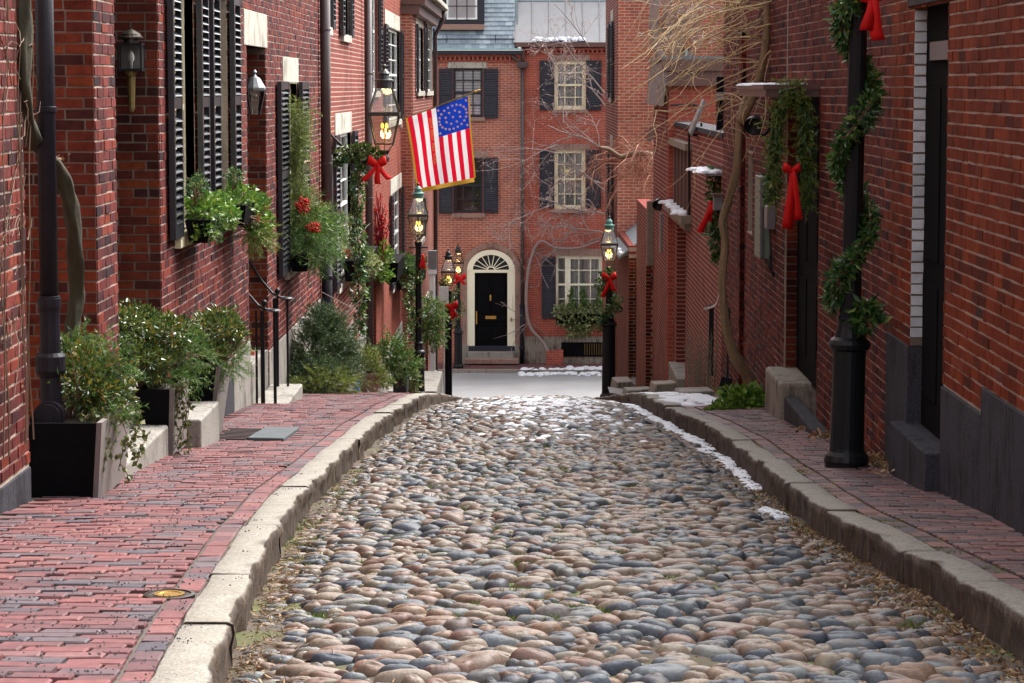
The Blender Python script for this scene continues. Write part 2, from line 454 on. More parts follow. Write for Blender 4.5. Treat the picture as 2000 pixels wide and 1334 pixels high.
simple('slab_grey', (0.085, 0.095, 0.10), 0.75, var=0.4, scale=7, bmp=0.4, spec=0.15)
simple('slate_dark', (0.12, 0.145, 0.16), 0.5, var=0.2)
pieces('slate', [(0.0, (0.15, 0.19, 0.23)), (0.5, (0.22, 0.27, 0.31)), (1.0, (0.30, 0.35, 0.39))], rough=0.45, var=0.15, bmp=0.1)
simple('zinc_roof', (0.24, 0.235, 0.24), 0.5, 0.2, var=0.15, scale=3)
simple('copper_green', (0.28, 0.45, 0.45), 0.5, 0.2, var=0.2, scale=9)
simple('bark', (0.21, 0.14, 0.075), 0.85, var=0.45, scale=35, bmp=0.8, bscale=30)
simple('bark_moss', (0.032, 0.026, 0.012), 0.9, var=0.6, scale=12, bmp=0.9, bscale=40)
simple('twig_pale', (0.50, 0.36, 0.18), 0.7, var=0.35, scale=9)
simple('twig_grey', (0.24, 0.18, 0.165), 0.7, var=0.3, scale=9)
simple('twig_red', (0.28, 0.11, 0.065), 0.7, var=0.35, scale=9)
simple('twig_brown', (0.15, 0.085, 0.05), 0.75, var=0.4, scale=9)
simple('curtain', (0.80, 0.80, 0.78), 0.8, var=0.08, scale=6)
simple('room_dark', (0.010, 0.010, 0.012), 0.8, var=0.2)
simple('cable', (0.010, 0.010, 0.012), 0.5)
leafmat('leaf_laurel', [(0, (0.018, 0.052, 0.016)), (0.5, (0.045, 0.115, 0.028)), (0.85, (0.10, 0.19, 0.045)), (1, (0.24, 0.29, 0.08))], 0.32)
leafmat('leaf_andromeda', [(0, (0.016, 0.04, 0.011)), (0.35, (0.06, 0.12, 0.022)), (0.62, (0.125, 0.18, 0.03)), (0.74, (0.28, 0.24, 0.035)), (0.82, (0.22, 0.13, 0.03)), (0.88, (0.10, 0.17, 0.04)), (1, (0.22, 0.29, 0.13))], 0.24, trans=0.15, spec=0.8)
leafmat('leaf_ivy', [(0, (0.04, 0.06, 0.018)), (0.5, (0.10, 0.115, 0.03)), (1, (0.20, 0.19, 0.06))], 0.5)
leafmat('leaf_variegated', [(0, (0.06, 0.11, 0.03)), (0.5, (0.16, 0.21, 0.07)), (1, (0.42, 0.42, 0.20))], 0.45)
leafmat('leaf_fresh', [(0, (0.05, 0.13, 0.02)), (0.5, (0.11, 0.23, 0.03)), (1, (0.24, 0.33, 0.05))], 0.4)
leafmat('needle_pine', [(0, (0.014, 0.05, 0.014)), (0.5, (0.07, 0.165, 0.035)), (0.85, (0.18, 0.28, 0.05)), (1, (0.32, 0.38, 0.10))], 0.5)
leafmat('needle_dark', [(0, (0.022, 0.048, 0.02)), (0.5, (0.05, 0.09, 0.032)), (1, (0.13, 0.17, 0.06))], 0.5)
leafmat('needle_olive', [(0, (0.07, 0.11, 0.02)), (0.5, (0.15, 0.20, 0.035)), (1, (0.27, 0.29, 0.06))], 0.5)
leafmat('leaf_dry', [(0, (0.08, 0.045, 0.025)), (0.4, (0.20, 0.11, 0.05)), (0.75, (0.34, 0.20, 0.09)), (1, (0.42, 0.32, 0.19))], 0.7, 0.1)
leafmat('berry_red', [(0, (0.26, 0.006, 0.008)), (1, (0.55, 0.02, 0.012))], 0.6, 0.0, spec=0.1)
leafmat('berry_dark', [(0, (0.012, 0.010, 0.014)), (1, (0.035, 0.025, 0.028))], 0.6, 0.0)
leafmat('stick_red', [(0, (0.13, 0.012, 0.02)), (1, (0.28, 0.03, 0.04))], 0.7, 0.0, spec=0.1)
leafmat('bud_pink', [(0, (0.32, 0.18, 0.15)), (1, (0.52, 0.36, 0.30))], 0.6, 0.1)
leafmat('grass_blade', [(0, (0.07, 0.11, 0.02)), (0.6, (0.13, 0.19, 0.035)), (1, (0.24, 0.24, 0.08))], 0.6)
for nm_, cc_ in (('flag_red', (0.72, 0.008, 0.035)), ('flag_white', (0.88, 0.87, 0.88)), ('flag_blue', (0.008, 0.045, 0.42))):   # thin cloth lets the sky through
    m_ = leafmat(nm_, [(0, cc_), (1, cc_)], 0.8, 0.38, 0.1)
def glassmats():
    for nm, tint, base in (('lantern_glass', (0.82, 0.80, 0.76), 0.10), ('window_glass', (0.95, 0.97, 0.98), 0.05)):
        m, nt, b = newmat(nm)
        tr = N(nt, 'ShaderNodeBsdfTransparent'); tr.inputs[0].default_value = (*tint, 1)
        gl = N(nt, 'ShaderNodeBsdfGlossy'); gl.inputs['Roughness'].default_value = 0.06
        fr = N(nt, 'ShaderNodeLayerWeight'); fr.inputs['Blend'].default_value = 0.25
        ms = nt.nodes.new('ShaderNodeMixShader')
        nt.links.new(mth(nt, 'ADD', fr.outputs['Fresnel'], base, True), ms.inputs[0])
        nt.links.new(tr.outputs[0], ms.inputs[1]); nt.links.new(gl.outputs[0], ms.inputs[2])
        nt.links.new(ms.outputs[0], nt.nodes['Material Output'].inputs['Surface'])
        MATS[nm] = m
    m, nt, b = newmat('flame')
    e = N(nt, 'ShaderNodeEmission'); e.inputs[0].default_value = (1.0, 0.58, 0.10, 1); e.inputs[1].default_value = 0.95
    nt.links.new(e.outputs[0], nt.nodes['Material Output'].inputs['Surface']); MATS['flame'] = m
glassmats()
# ================================================================== GROUND
LW, RW = -2.70, 2.38                                # house walls on either side
_py = [0.0]; _pz = [-1.20]
while _py[-1] < 68.0:                               # the street gets steeper downhill
    y = _py[-1]
    t = min(1.0, max(0.0, (y - 23.5) / 9.0)); t = t * t * (3 - 2 * t)
    _py.append(y + 0.5); _pz.append(_pz[-1] - 0.5 * (0.0767 + (0.1255 - 0.0767) * t))
def S(y):                                           # height of the kerb tops
    return float(np.interp(y, _py, _pz))
def KL(y):
    return float(np.interp(y, [6, 7.7, 9, 10.3, 12.3, 14.7, 22, 26, 30, 66], [-0.93, -0.97, -1.06, -1.13, -1.23, -1.30, -1.30, -1.2, -1.15, -1.18]))
def KR(y):
    return float(np.interp(y, [6, 9.1, 10.7, 12, 13.5, 20, 22.4, 24, 26, 34, 66], [1.86, 1.775, 1.74, 1.66, 1.57, 1.56, 1.50, 1.40, 1.32, 1.25, 1.22]))
KW = 0.175                                          # kerb width
def wav(x, y, s=1.0):
    return (math.sin(x * 2.1 * s + y * 0.9) + math.sin(y * 1.7 * s - x * 1.3 + 1.0) + math.sin(x * 4.3 * s + y * 3.1 * s + 2.0) * 0.5) / 2.5
def road_z(x, y):
    a, b = KL(y), KR(y)
    t = (x - a) / (b - a) * 2 - 1
    return S(y) - 0.17 + 0.105 * (1 - min(1.0, abs(t)) ** 2.0) + 0.012 * wav(x * 1.6, y * 1.3)
def walk_z(x, y, side):
    k = abs(x) - (abs(KL(y)) if side < 0 else KR(y)) - KW
    return S(y) - 0.006 + 0.022 * max(0.0, k) + 0.008 * wav(x * 1.8, y * 1.1)

def sheet(name, xa, xb, nx, y0, y1, ny, zf, mat, parent=None):
    vs, fs = [], []
    for j in range(ny + 1):
        y = y0 + (y1 - y0) * j / ny
        a, b = xa(y), xb(y)
        for i in range(nx + 1):
            x = a + (b - a) * i / nx
            vs.append((x, y, zf(x, y)))
    for j in range(ny):
        for i in range(nx):
            q = j * (nx + 1) + i
            fs.append((q, q + 1, q + nx + 2, q + nx + 1))
    o = MB().add(vs, fs).build(name, mat, parent, smooth=True)
    return o

# the deep ground the whole place stands on, reaching far beyond what is in view
g = MB()
g.quad((-400, -200, -12), (400, -200, -12), (400, 600, -12), (-400, 600, -12))
tag(g.build('ground', M['joint_dirt']), kind='structure')

def dirt(x, y):                                     # packed grit, heaped in hollows and along the gutters
    p = math.sin(x * 3.1 + 1.3 * math.sin(y * 1.1)) * math.sin(y * 2.3 + x * 1.7) + 0.5 * math.sin(x * 7.7 + y * 4.9)
    e = min(x - KL(y), KR(y) - x)
    return -0.013 + 0.011 * max(0.0, p) + 0.016 * max(0.0, 1 - e / 0.28) + 0.003 * math.sin(x * 31) * math.sin(y * 27)
road = sheet('road', lambda y: KL(y) - 0.05, lambda y: KR(y) + 0.05, 56, 4.0, 67.0, 760, lambda x, y: road_z(x, y) + dirt(x, y), M['joint_dirt'])
tag(road, 'sloping cobbled roadway between the two kerbs', None, kind='structure')

# ---- cobbles: rounded river stones set on edge, mostly longer across the street than along it
COBV = []
def cobble_mesh(seed, hi):
    r = random.Random(seed)
    n, m = (14, 6) if hi else (8, 3)
    ph = [r.uniform(0, 6.28) for _ in range(6)]; am = [r.uniform(0.03, 0.16) for _ in range(3)]
    sx, sy = r.uniform(-.22, .22), r.uniform(-.22, .22)
    e = r.uniform(0.55, 1.0); pt = r.uniform(0.9, 1.5)
    vs, fs = [], []
    for i in range(m + 1):
        t = i / m
        zz = math.sin(t * math.pi / 2) ** 0.85
        q = max(0.0, math.cos(t * math.pi / 2)) ** (e * 0.8)
        for k in range(n):
            a = 2 * math.pi * k / n
            w = 1 + am[0] * math.cos(2 * a + ph[0]) + am[1] * math.cos(3 * a + ph[1]) + am[2] * math.cos(5 * a + ph[2]) * 0.5
            if i == m: w = 0.02
            else: w *= max(0.02, q)
            vs.append((math.cos(a) * w + sx * zz * 0.6, math.copysign(abs(math.sin(a)) ** pt, math.sin(a)) * w + sy * zz * 0.6, zz * (1 + 0.06 * math.cos(a + ph[3]))))
    for i in range(m):
        for k in range(n):
            fs.append((i * n + k, i * n + (k + 1) % n, (i + 1) * n + (k + 1) % n, (i + 1) * n + k))
    fs.append(tuple(m * n + k for k in range(n)))
    return vs, fs
COB_HI = [cobble_mesh(s, True) for s in range(14)]
COB_LO = [cobble_mesh(s + 50, False) for s in range(14)]
COB_ME = []
for vs, fs in COB_HI:
    me = MB().add(vs, fs).mesh('cobblestone', M['cobble'], smooth=True); COB_ME.append(me)

cr = random.Random(3)
cell = 0.20
gridc = {}
stones = []
def try_stone(x, y, rx, ry):
    ci, cj = int(math.floor(x / cell)), int(math.floor(y / cell))
    for i in range(ci - 1, ci + 2):
        for j in range(cj - 1, cj + 2):
            for (X, Y, A, B) in gridc.get((i, j), ()):
                dx, dy = (x - X) / (rx + A), (y - Y) / (ry + B)
                if dx * dx + dy * dy < 0.88: return False
    gridc.setdefault((ci, cj), []).append((x, y, rx, ry))
    stones.append((x, y, rx, ry))
    return True
y = 6.4
while y < 52.0:                                       # strip by strip, large stones first, then fillers
    y1 = y + 1.0
    for kind, tries in ((0, 46), (1, 420), (2, 950), (3, 1300)):
        if y > 36 and kind == 3: continue
        for _ in range(tries):
            yy = cr.uniform(y, y1); xx = cr.uniform(KL(yy) + 0.05, KR(yy) - 0.05)
            s = (cr.uniform(0.066, 0.082), cr.uniform(0.047, 0.058), cr.uniform(0.036, 0.045), cr.uniform(0.022, 0.033))[kind]
            edge = min(xx - KL(yy), KR(yy) - xx)
            if edge < 0.16 and cr.random() < 0.7: continue
            if edge < 0.30 and kind < 2: continue
            if kind == 0 and cr.random() < 0.62: continue
            if (xx - 0.28) ** 2 + ((yy - 8.75) / 1.2) ** 2 < 0.20 ** 2 and kind < 3: continue      # bare patch of dirt in the near middle
            a = cr.uniform(0.95, 1.7)
            try_stone(xx, yy, s * a, s / math.sqrt(a) * cr.uniform(0.68, 0.95))
    y = y1
inf = []
for i, (x, yy, rx, ry) in enumerate(stones):
    px, py = project((x, yy, road_z(x, yy)))
    inf.append((-rx * F_PX / yy if (-20 < px < 2020 and py < 1350) else 0.0, i))
inf.sort()
near_ids = set(i for sz, i in inf[:300] if sz < 0)
CV, CF, cn = [], [], 0
for i, (x, yy, rx, ry) in enumerate(stones):
    z = road_z(x, yy)
    h = (ry * cr.uniform(0.30, 0.85) + 0.005) * (1.0 if rx < 0.09 else 0.8)
    edge = min(x - KL(yy), KR(yy) - x)
    if edge < 0.3: h *= 0.45 + edge * 1.6
    rot = cr.gauss(0, 0.22)
    Mx = Matrix.Translation((x, yy, z - 0.018 - 0.2 * h)) @ Matrix.Rotation(cr.gauss(0, 0.10), 4, 'Y') @ Matrix.Rotation(-0.08 + cr.gauss(0, 0.12), 4, 'X') @ Matrix.Rotation(rot, 4, 'Z') @ Matrix.Diagonal((rx * 1.02, ry * 1.05, h * 1.15 + 0.018, 1))
    if i in near_ids:
        o = bpy.data.objects.new('cobblestone', COB_ME[cr.randrange(len(COB_ME))])
        o.matrix_local = Mx
        link(o, road)
    else:
        vs, fs = (COB_HI if yy < 15 else COB_LO)[cr.randrange(14)]
        CV.extend([tuple(Mx @ Vector(p)) for p in vs]); CF.extend([tuple(k + cn for k in f) for f in fs]); cn += len(vs)
cob = MB(); cob.v, cob.f, cob.m = CV, CF, [0] * len(CF)
tag(cob.build('cobblestones', M['cobble'], road, smooth=True), kind='stuff')

# ---- kerbs of long granite stones
def kerb(name, side, KF, joints, label, seed):
    r = random.Random(seed)
    root = tag(empty(name), label, None, kind='structure')
    for a, b in zip(joints[:-1], joints[1:]):
        mb = MB(); n = max(6, int((b - a) / 0.07))
        a2, b2 = a + 0.0015, b - 0.0015
        dz, ox = r.uniform(-0.006, 0.006), r.uniform(-0.006, 0.006)
        prof = [(0.012, -0.30), (0.004, -0.15), (0.008, -0.09), (0.000, -0.04), (0.003, -0.010), (0.014, 0.0), (KW - 0.012, 0.0), (KW, -0.010), (KW, -0.30)]
        vs, fs = [], []
        P = len(prof)
        for j in range(n + 1):
            yy = a2 + (b2 - a2) * j / n
            endr = 0.003 if j in (0, n) else 0.0
            sk = KF(yy) + ox * side
            lump = 0.010 * math.sin(yy * 5.1 + seed) + 0.006 * math.sin(yy * 13.7 + a)
            for q, (px_, pz) in enumerate(prof):
                w = r.gauss(0, 0.006 if q in (1, 2, 3) else (0.003 if q == 4 else 0.0012))
                xx = sk + side * (px_ + (lump * (1.0 if q < 5 else 0.2)) + w)
                vs.append((xx, yy, S(yy) + dz + pz + r.gauss(0, 0.0015) + 0.006 * math.sin(yy * 3.3 + a) - (endr if q > 1 and q < 8 else 0)))
        for j in range(n):
            for q in range(P - 1):
                f = (j * P + q, (j + 1) * P + q, (j + 1) * P + q + 1, j * P + q + 1)
                fs.append(f if side > 0 else f[::-1])
        fs.append(tuple(range(P))); fs.append(tuple(n * P + q for q in range(P - 1, -1, -1)))
        mb.add(vs, fs)
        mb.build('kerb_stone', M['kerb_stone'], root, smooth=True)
    return root
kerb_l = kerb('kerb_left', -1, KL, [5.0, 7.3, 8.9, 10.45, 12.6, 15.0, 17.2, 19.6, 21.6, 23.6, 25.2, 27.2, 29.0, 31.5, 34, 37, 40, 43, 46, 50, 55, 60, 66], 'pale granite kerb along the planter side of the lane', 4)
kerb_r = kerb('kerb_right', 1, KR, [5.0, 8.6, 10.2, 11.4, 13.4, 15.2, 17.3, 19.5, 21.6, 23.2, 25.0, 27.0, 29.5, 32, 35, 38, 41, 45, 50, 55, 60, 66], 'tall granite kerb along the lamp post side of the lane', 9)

# ---- brick pavements
def paver_mesh(seed):
    r = random.Random(seed)
    c = lambda s=0.004: r.gauss(0, s)
    x, y = 0.100, 0.0485
    e = 0.004
    top = [(-x + e + c(), -y + e + c(.002), 0), (x - e + c(), -y + e + c(.002), 0), (x - e + c(), y - e + c(.002), 0), (-x + e + c(), y - e + c(.002), 0)]
    mid = [(-x, -y, -0.005), (x, -y, -0.005), (x, y, -0.005), (-x, y, -0.005)]
    bot = [(-x, -y, -0.03), (x, -y, -0.03), (x, y, -0.03), (-x, y, -0.03)]
    vs = top + mid + bot
    fs = [(0, 1, 2, 3)]
    for k in range(4):
        k2 = (k + 1) % 4
        fs += [(4 + k, 4 + k2, k2, k), (8 + k, 8 + k2, 4 + k2, 4 + k)]
    return vs, fs
PAV = [paver_mesh(s) for s in range(10)]
def pavement(name, side, KF, wall, y0, y1, mat, bed, label, seed, skip):
    r = random.Random(seed)
    inner = lambda y: KF(y) + side * KW
    lo, hi = (lambda y: wall - 0.3, inner) if side < 0 else (inner, lambda y: wall + 0.3)
    root = sheet(name, lo, hi, 10, 4.0, 67.5, 160, lambda x, y: walk_z(x, y, side) - 0.012, bed)
    tag(root, label, None, kind='structure')
    items = []
    y, row = y0, 0
    while y < y1:                                     # courses across the pavement
        a, b = (wall + 0.012, inner(y) - 0.115) if side < 0 else (inner(y) + 0.115, wall - 0.012)
        x = a - (0.105 if row % 2 else 0.0) - r.uniform(0, 0.03)
        if side < 0: x += 0.11
        while x < b:
            L = 0.2 * r.uniform(0.94, 1.05)
            xa, xb = max(a, x), min(b, x + L)
            if xb - xa > 0.045: items.append(((xa + xb) / 2, y + 0.004 * r.gauss(0, 1), (xb - xa), 0.0, 0))
            x += L + 0.009
        if row % 1 == 0:
            pass
        y += 0.1085 * r.uniform(0.975, 1.025); row += 1
    for edge in (0, 1):                               # a border course along the kerb and one along the wall
        y = y0
        while y < y1:
            L = 0.2 if edge == 0 else 0.205
            xc = inner(y + 0.1) + side * 0.055 if edge == 0 else None
            if edge == 0: items.append((xc, y + 0.1, 0.2, math.pi / 2 + (KF(y + 0.2) - KF(y)) / 0.2 * -1.0, 1))
            y += L + 0.010
    rank = []
    good = []
    for it in items:
        x, y, L, ro, e = it
        if skip(x, y): continue
        good.append(it)
    for i, (x, y, L, ro, e) in enumerate(good):
        px, py = project((x, y, walk_z(x, y, side)))
        vis = -40 < px < 2040 and py < 1360
        rank.append((-(F_PX / y) if vis and L > 0.15 else 0.0, i))
    rank.sort()
    ind = set(i for s, i in rank[:300] if s < 0)
    PM = []
    for vs, fs in PAV:
        PM.append(MB().add(vs, fs).mesh('paving_brick', mat))
    V, Fc, n0 = [], [], 0
    for i, (x, y, L, ro, e) in enumerate(good):
        z = walk_z(x, y, side) + r.gauss(0, 0.0013) - (0.004 if e else 0)
        slope = math.atan((walk_z(x, y + 0.1, side) - walk_z(x, y, side)) / 0.1)
        Mx = Matrix.Translation((x, y, z)) @ Matrix.Rotation(slope + r.gauss(0, 0.009), 4, 'X') @ Matrix.Rotation(r.gauss(0, 0.012), 4, 'Y') @ Matrix.Rotation(ro + r.gauss(0, 0.012), 4, 'Z') @ Matrix.Diagonal((L / 0.2, 1, 1, 1))
        k = r.randrange(len(PAV))
        if i in ind:
            o = bpy.data.objects.new('paving_brick', PM[k]); o.matrix_local = Mx; link(o, root)
        else:
            vs, fs = PAV[k]
            V.extend([tuple(Mx @ Vector(p)) for p in vs]); Fc.extend([tuple(q + n0 for q in f) for f in fs]); n0 += len(vs)
    mb = MB(); mb.v, mb.f, mb.m = V, Fc, [0] * len(Fc)
    tag(mb.build('paving_bricks', mat, root), kind='stuff')
    return root
GRATE = (-2.45, -1.85, 19.35, 20.75)
walk_l = pavement('pavement_left', -1, KL, LW, 7.0, 46.0, M['paver'], M['walk_bed'], 'pinkish brick pavement on the planter side of the lane', 21,
                  lambda x, y: (GRATE[0] < x < GRATE[1] and GRATE[2] < y < GRATE[3]) or (abs(x + 1.387) < 0.11 and abs(y - 9.77) < 0.1))
walk_r = pavement('pavement_right', 1, KR, RW, 7.0, 27.5, M['paver_right'], M['mossy_bed'], 'mossy dark brick pavement on the lamp post side of the lane', 22, lambda x, y: False)

# ---- cross street at the foot of the lane
ZC = -8.36
x_ = MB(); x_.quad((-60, 66.2, ZC), (60, 66.2, ZC), (60, 74.6, ZC + 0.04), (-60, 74.6, ZC + 0.04))
tag(x_.build('cross_street', M['asphalt_pale']), 'pale wet asphalt of the street crossing at the foot of the lane', None, kind='structure')
x_ = MB(); x_.box(-60, 60, 74.55, 76.3, ZC - 0.4, ZC + 0.125)
farwalk = tag(x_.build('pavement_far', M['walk_bed']), 'brick pavement in front of the far house', None, kind='structure')
fp = MB(); fr = random.Random(5); y = 74.6; row = 0
while y < 76.1:                                       # its bricks where the lane looks at it
    x = -5.0 - (0.1 if row % 2 else 0)
    while x < 6.0:
        h = fr.uniform(0.0, 0.006)
        fp.add([(x, y, ZC + 0.128 + h), (x + 0.198, y, ZC + 0.128 + h), (x + 0.198, y + 0.096, ZC + 0.129 + h), (x, y + 0.096, ZC + 0.129 + h)], [(0, 1, 2, 3)])
        x += 0.206
    y += 0.104; row += 1
tag(fp.build('paving_bricks', M['paver'], farwalk), kind='stuff')
x_ = MB(); x_.box(-60, 60, 74.4, 74.56, ZC - 0.4, ZC + 0.135)
tag(x_.build('kerb_far', M['granite_kerb']), 'granite kerb in front of the far house', None, kind='structure')
# ================================================================== BRICK WALLS
COURSE = 0.0675
def brick_variants(mat, L, H, D, n, seed, name='brick'):
    r = random.Random(seed); out = []
    for _ in range(n):
        out.append(MB().add(*brick_geo(L, H, D, r)).mesh(name, mat))
    return out
def brick_geo(L, H, D, r):
    j = lambda s=0.0019: r.gauss(0, s)
    e = 0.0025
    fr = [(-L / 2 + e + j(), -H / 2 + e + j(), D + j(.0008)), (L / 2 - e + j(), -H / 2 + e + j(), D + j(.0008)), (L / 2 - e + j(), H / 2 - e + j(), D + j(.0008)), (-L / 2 + e + j(), H / 2 - e + j(), D + j(.0008))]
    bk = [(-L / 2, -H / 2, -0.004), (L / 2, -H / 2, -0.004), (L / 2, H / 2, -0.004), (-L / 2, H / 2, -0.004)]
    return fr + bk, [(0, 1, 2, 3), (4, 5, 1, 0), (5, 6, 2, 1), (6, 7, 3, 2), (7, 4, 0, 3)]
def brick_wall(parent, o, u, n, L, z0, z1, mat, mortar, openings=(), single=300, seed=1, slab_top=None, top_mat=None, phase=0.0, back=0.02, header_row=6, zfun=None, bow=None):
    """parent: the house; o: corner (x,y) of the wall; u: direction along it; n: outward normal; bricks proud of a mortar plane"""
    r = random.Random(seed)
    U, Nn = Vector((u[0], u[1], 0)), Vector((n[0], n[1], 0))
    O = Vector((o[0], o[1], 0))
    us = sorted(set([0.0, L] + [min(L, max(0, v)) for q in openings for v in q[:2]]))
    zt = slab_top if slab_top is not None else z1
    zs = sorted(set([z0, z1] + [min(zt, max(z0, v)) for q in openings for v in q[2:4]]))
    if zt > z1: zs = sorted(set(zs + [zt]))
    def inop(a, b):
        return any(q[0] < a < q[1] and q[2] < b < q[3] for q in openings)
    slab = MB()
    for i in range(len(us) - 1):
        for k in range(len(zs) - 1):
            if us[i + 1] - us[i] < 1e-4 or zs[k + 1] - zs[k] < 1e-4: continue
            if inop((us[i] + us[i + 1]) / 2, (zs[k] + zs[k + 1]) / 2): continue
            a, b = O + U * us[i], O + U * us[i + 1]
            mi = 1 if zs[k] >= z1 - 1e-6 else 0
            A = [a, b, b - Nn * back, a - Nn * back]
            slab.hexa([(p.x, p.y, zs[k]) for p in A] + [(p.x, p.y, zs[k + 1]) for p in A], mi)
    wall = slab.build('wall', [mortar, top_mat or mortar], parent)
    Mw = Matrix(((U.x, 0, Nn.x, O.x), (U.y, 0, Nn.y, O.y), (0, 1, 0, 0), (0, 0, 0, 1)))
    rows = []
    k0, k1 = int(math.ceil(z0 / COURSE)), int(math.floor(z1 / COURSE))
    bricks = []
    for k in range(k0, k1):
        za, zb = k * COURSE + 0.004, (k + 1) * COURSE - 0.0045
        zm = (za + zb) / 2
        x = -phase - (0.1075 if k % 2 else 0.0)
        i = 0
        while x < L:
            if k % header_row == 0:
                bl = 0.205 if i % 2 == 0 else 0.098
            else:
                bl = 0.205
            bl *= r.uniform(0.975, 1.02)
            ivs = [(max(0.0, x), min(L, x + bl))]
            for q in openings:
                if q[2] < zm < q[3]:
                    nv = []
                    for a, b in ivs:
                        if b <= q[0] or a >= q[1]: nv.append((a, b))
                        else:
                            if q[0] - a > 0.03: nv.append((a, q[0]))
                            if b - q[1] > 0.03: nv.append((q[1], b))
                    ivs = nv
            for a, b in ivs:
                if b - a > 0.03:
                    if zfun is not None and zb > zfun((a + b) / 2): continue
                    bricks.append(((a + b) / 2, zm, b - a, zb - za))
            x += bl + 0.0095; i += 1
    ranked = []
    for i, (x, z, l, h) in enumerate(bricks):
        p = O + U * x
        px, py = project((p.x, p.y, z))
        ok = -30 < px < 2030 and -10 < py < 1344 and l > 0.19
        ranked.append((-F_PX / p.y if ok else 0.0, i))
    ranked.sort()
    own = set(i for s, i in ranked[:single] if s < 0)
    var = brick_variants(mat, 0.203, 0.0590, 0.006, 6, seed) if own else []
    V, Fc, n0 = [], [], 0
    for i, (x, z, l, h) in enumerate(bricks):
        ang = r.gauss(0, 0.004)
        dz = 0.0014 * math.sin(x * 1.1 + z * 0.7) + 0.0008 * math.sin(x * 3.1 + z) + r.gauss(0, 0.0007)
        Mx = Mw @ Matrix.Translation((x, z + dz, r.gauss(0, 0.0013))) @ Matrix.Rotation(ang, 4, 'Z')
        if i in own:
            ob = bpy.data.objects.new('brick', var[r.randrange(6)]); link(ob, wall)
            ob.matrix_local = Mx @ Matrix.Diagonal((l / 0.203, 1, 1, 1))
        else:
            vs, fs = brick_geo(l, h, 0.006, r)
            V.extend([tuple(Mx @ Vector(p)) for p in vs]); Fc.extend([tuple(q + n0 for q in f) for f in fs]); n0 += len(vs)
    if V:
        mb = MB(); mb.v, mb.f, mb.m = V, Fc, [0] * len(Fc)
        tag(mb.build('bricks', mat, wall), kind='stuff')
    return wall
def plain_wall(parent, pts, z0, z1, mat, openings=(), thick=0.25, name='wall'):
    """a straight wall from pts[0] to pts[1] (x,y) whose bricks are too far away to tell apart; openings (u0,u1,z0,z1)"""
    a, b = Vector((*pts[0], 0)), Vector((*pts[1], 0))
    L = (b - a).length; U = (b - a) / L; Nn = Vector((U.y, -U.x, 0))
    us = sorted(set([0.0, L] + [v for q in openings for v in q[:2]])); zs = sorted(set([z0, z1] + [v for q in openings for v in q[2:4]]))
    mb = MB()
    for i in range(len(us) - 1):
        for k in range(len(zs) - 1):
            if any(q[0] < (us[i] + us[i + 1]) / 2 < q[1] and q[2] < (zs[k] + zs[k + 1]) / 2 < q[3] for q in openings): continue
            p, q2 = a + U * us[i], a + U * us[i + 1]
            A = [p, q2, q2 - Nn * thick, p - Nn * thick]
            mb.hexa([(v.x, v.y, zs[k]) for v in A] + [(v.x, v.y, zs[k + 1]) for v in A])
    return mb.build(name, mat, parent)

# ---- shutters and windows set in a wall that runs along the street (side -1: left wall, +1: right wall)
def shutter(parent, side, X, y0, y1, z0, z1, slats='own', pitch=0.062, mat='shutter_black', rail=0.5, off=0.025, th=0.045):
    """louvred shutter folded back flat against the wall at X, standing off it a little"""
    xi, xo = X - side * off, X - side * (off + th)
    st, rl = 0.05, 0.085
    f = MB()
    lo, hi = min(xi, xo), max(xi, xo)
    f.box(lo, hi, y0, y0 + st, z0, z1); f.box(lo, hi, y1 - st, y1, z0, z1)
    zr = z0 + (z1 - z0) * rail
    for a, b in ((z0, z0 + rl * 1.3), (zr - rl / 2, zr + rl / 2), (z1 - rl, z1)): f.box(lo + 0.002, hi - 0.002, y0 + st, y1 - st, a, b)
    s = f.build('shutter', M[mat], parent)
    sl = MB(); lm = MB()
    hw = (y1 - y0) / 2 - st
    d = th * 0.62
    out = -side
    prof = [(out * d, -0.020), (out * (d - 0.004), -0.011), (-out * d, 0.026), (-out * d, 0.017)]
    vs = [(p[0], -hw, p[1]) for p in prof] + [(p[0], hw, p[1]) for p in prof]
    sl.add(vs, [(0, 1, 5, 4), (1, 2, 6, 5), (2, 3, 7, 6), (3, 0, 4, 7), (0, 3, 2, 1), (4, 5, 6, 7)])
    me = None
    z = z0 + rl * 1.3 + 0.02
    while z < z1 - rl - 0.02:
        if not (zr - rl / 2 - 0.015 < z < zr + rl / 2 + 0.02):
            if slats == 'own':
                if me is None: me = sl.mesh('slat', M['slat_black'])
                ob = bpy.data.objects.new('slat', me); link(ob, s); ob.location = ((xi + xo) / 2, (y0 + y1) / 2, z)
            else:
                lm.add([(p[0] + (xi + xo) / 2, p[1] + (y0 + y1) / 2, p[2] + z) for p in vs], [(0, 1, 5, 4), (1, 2, 6, 5), (2, 3, 7, 6), (3, 0, 4, 7)])
        z += pitch
    if slats != 'own': tag(lm.build('slats', M['slat_black'], s), kind='stuff')
    return s
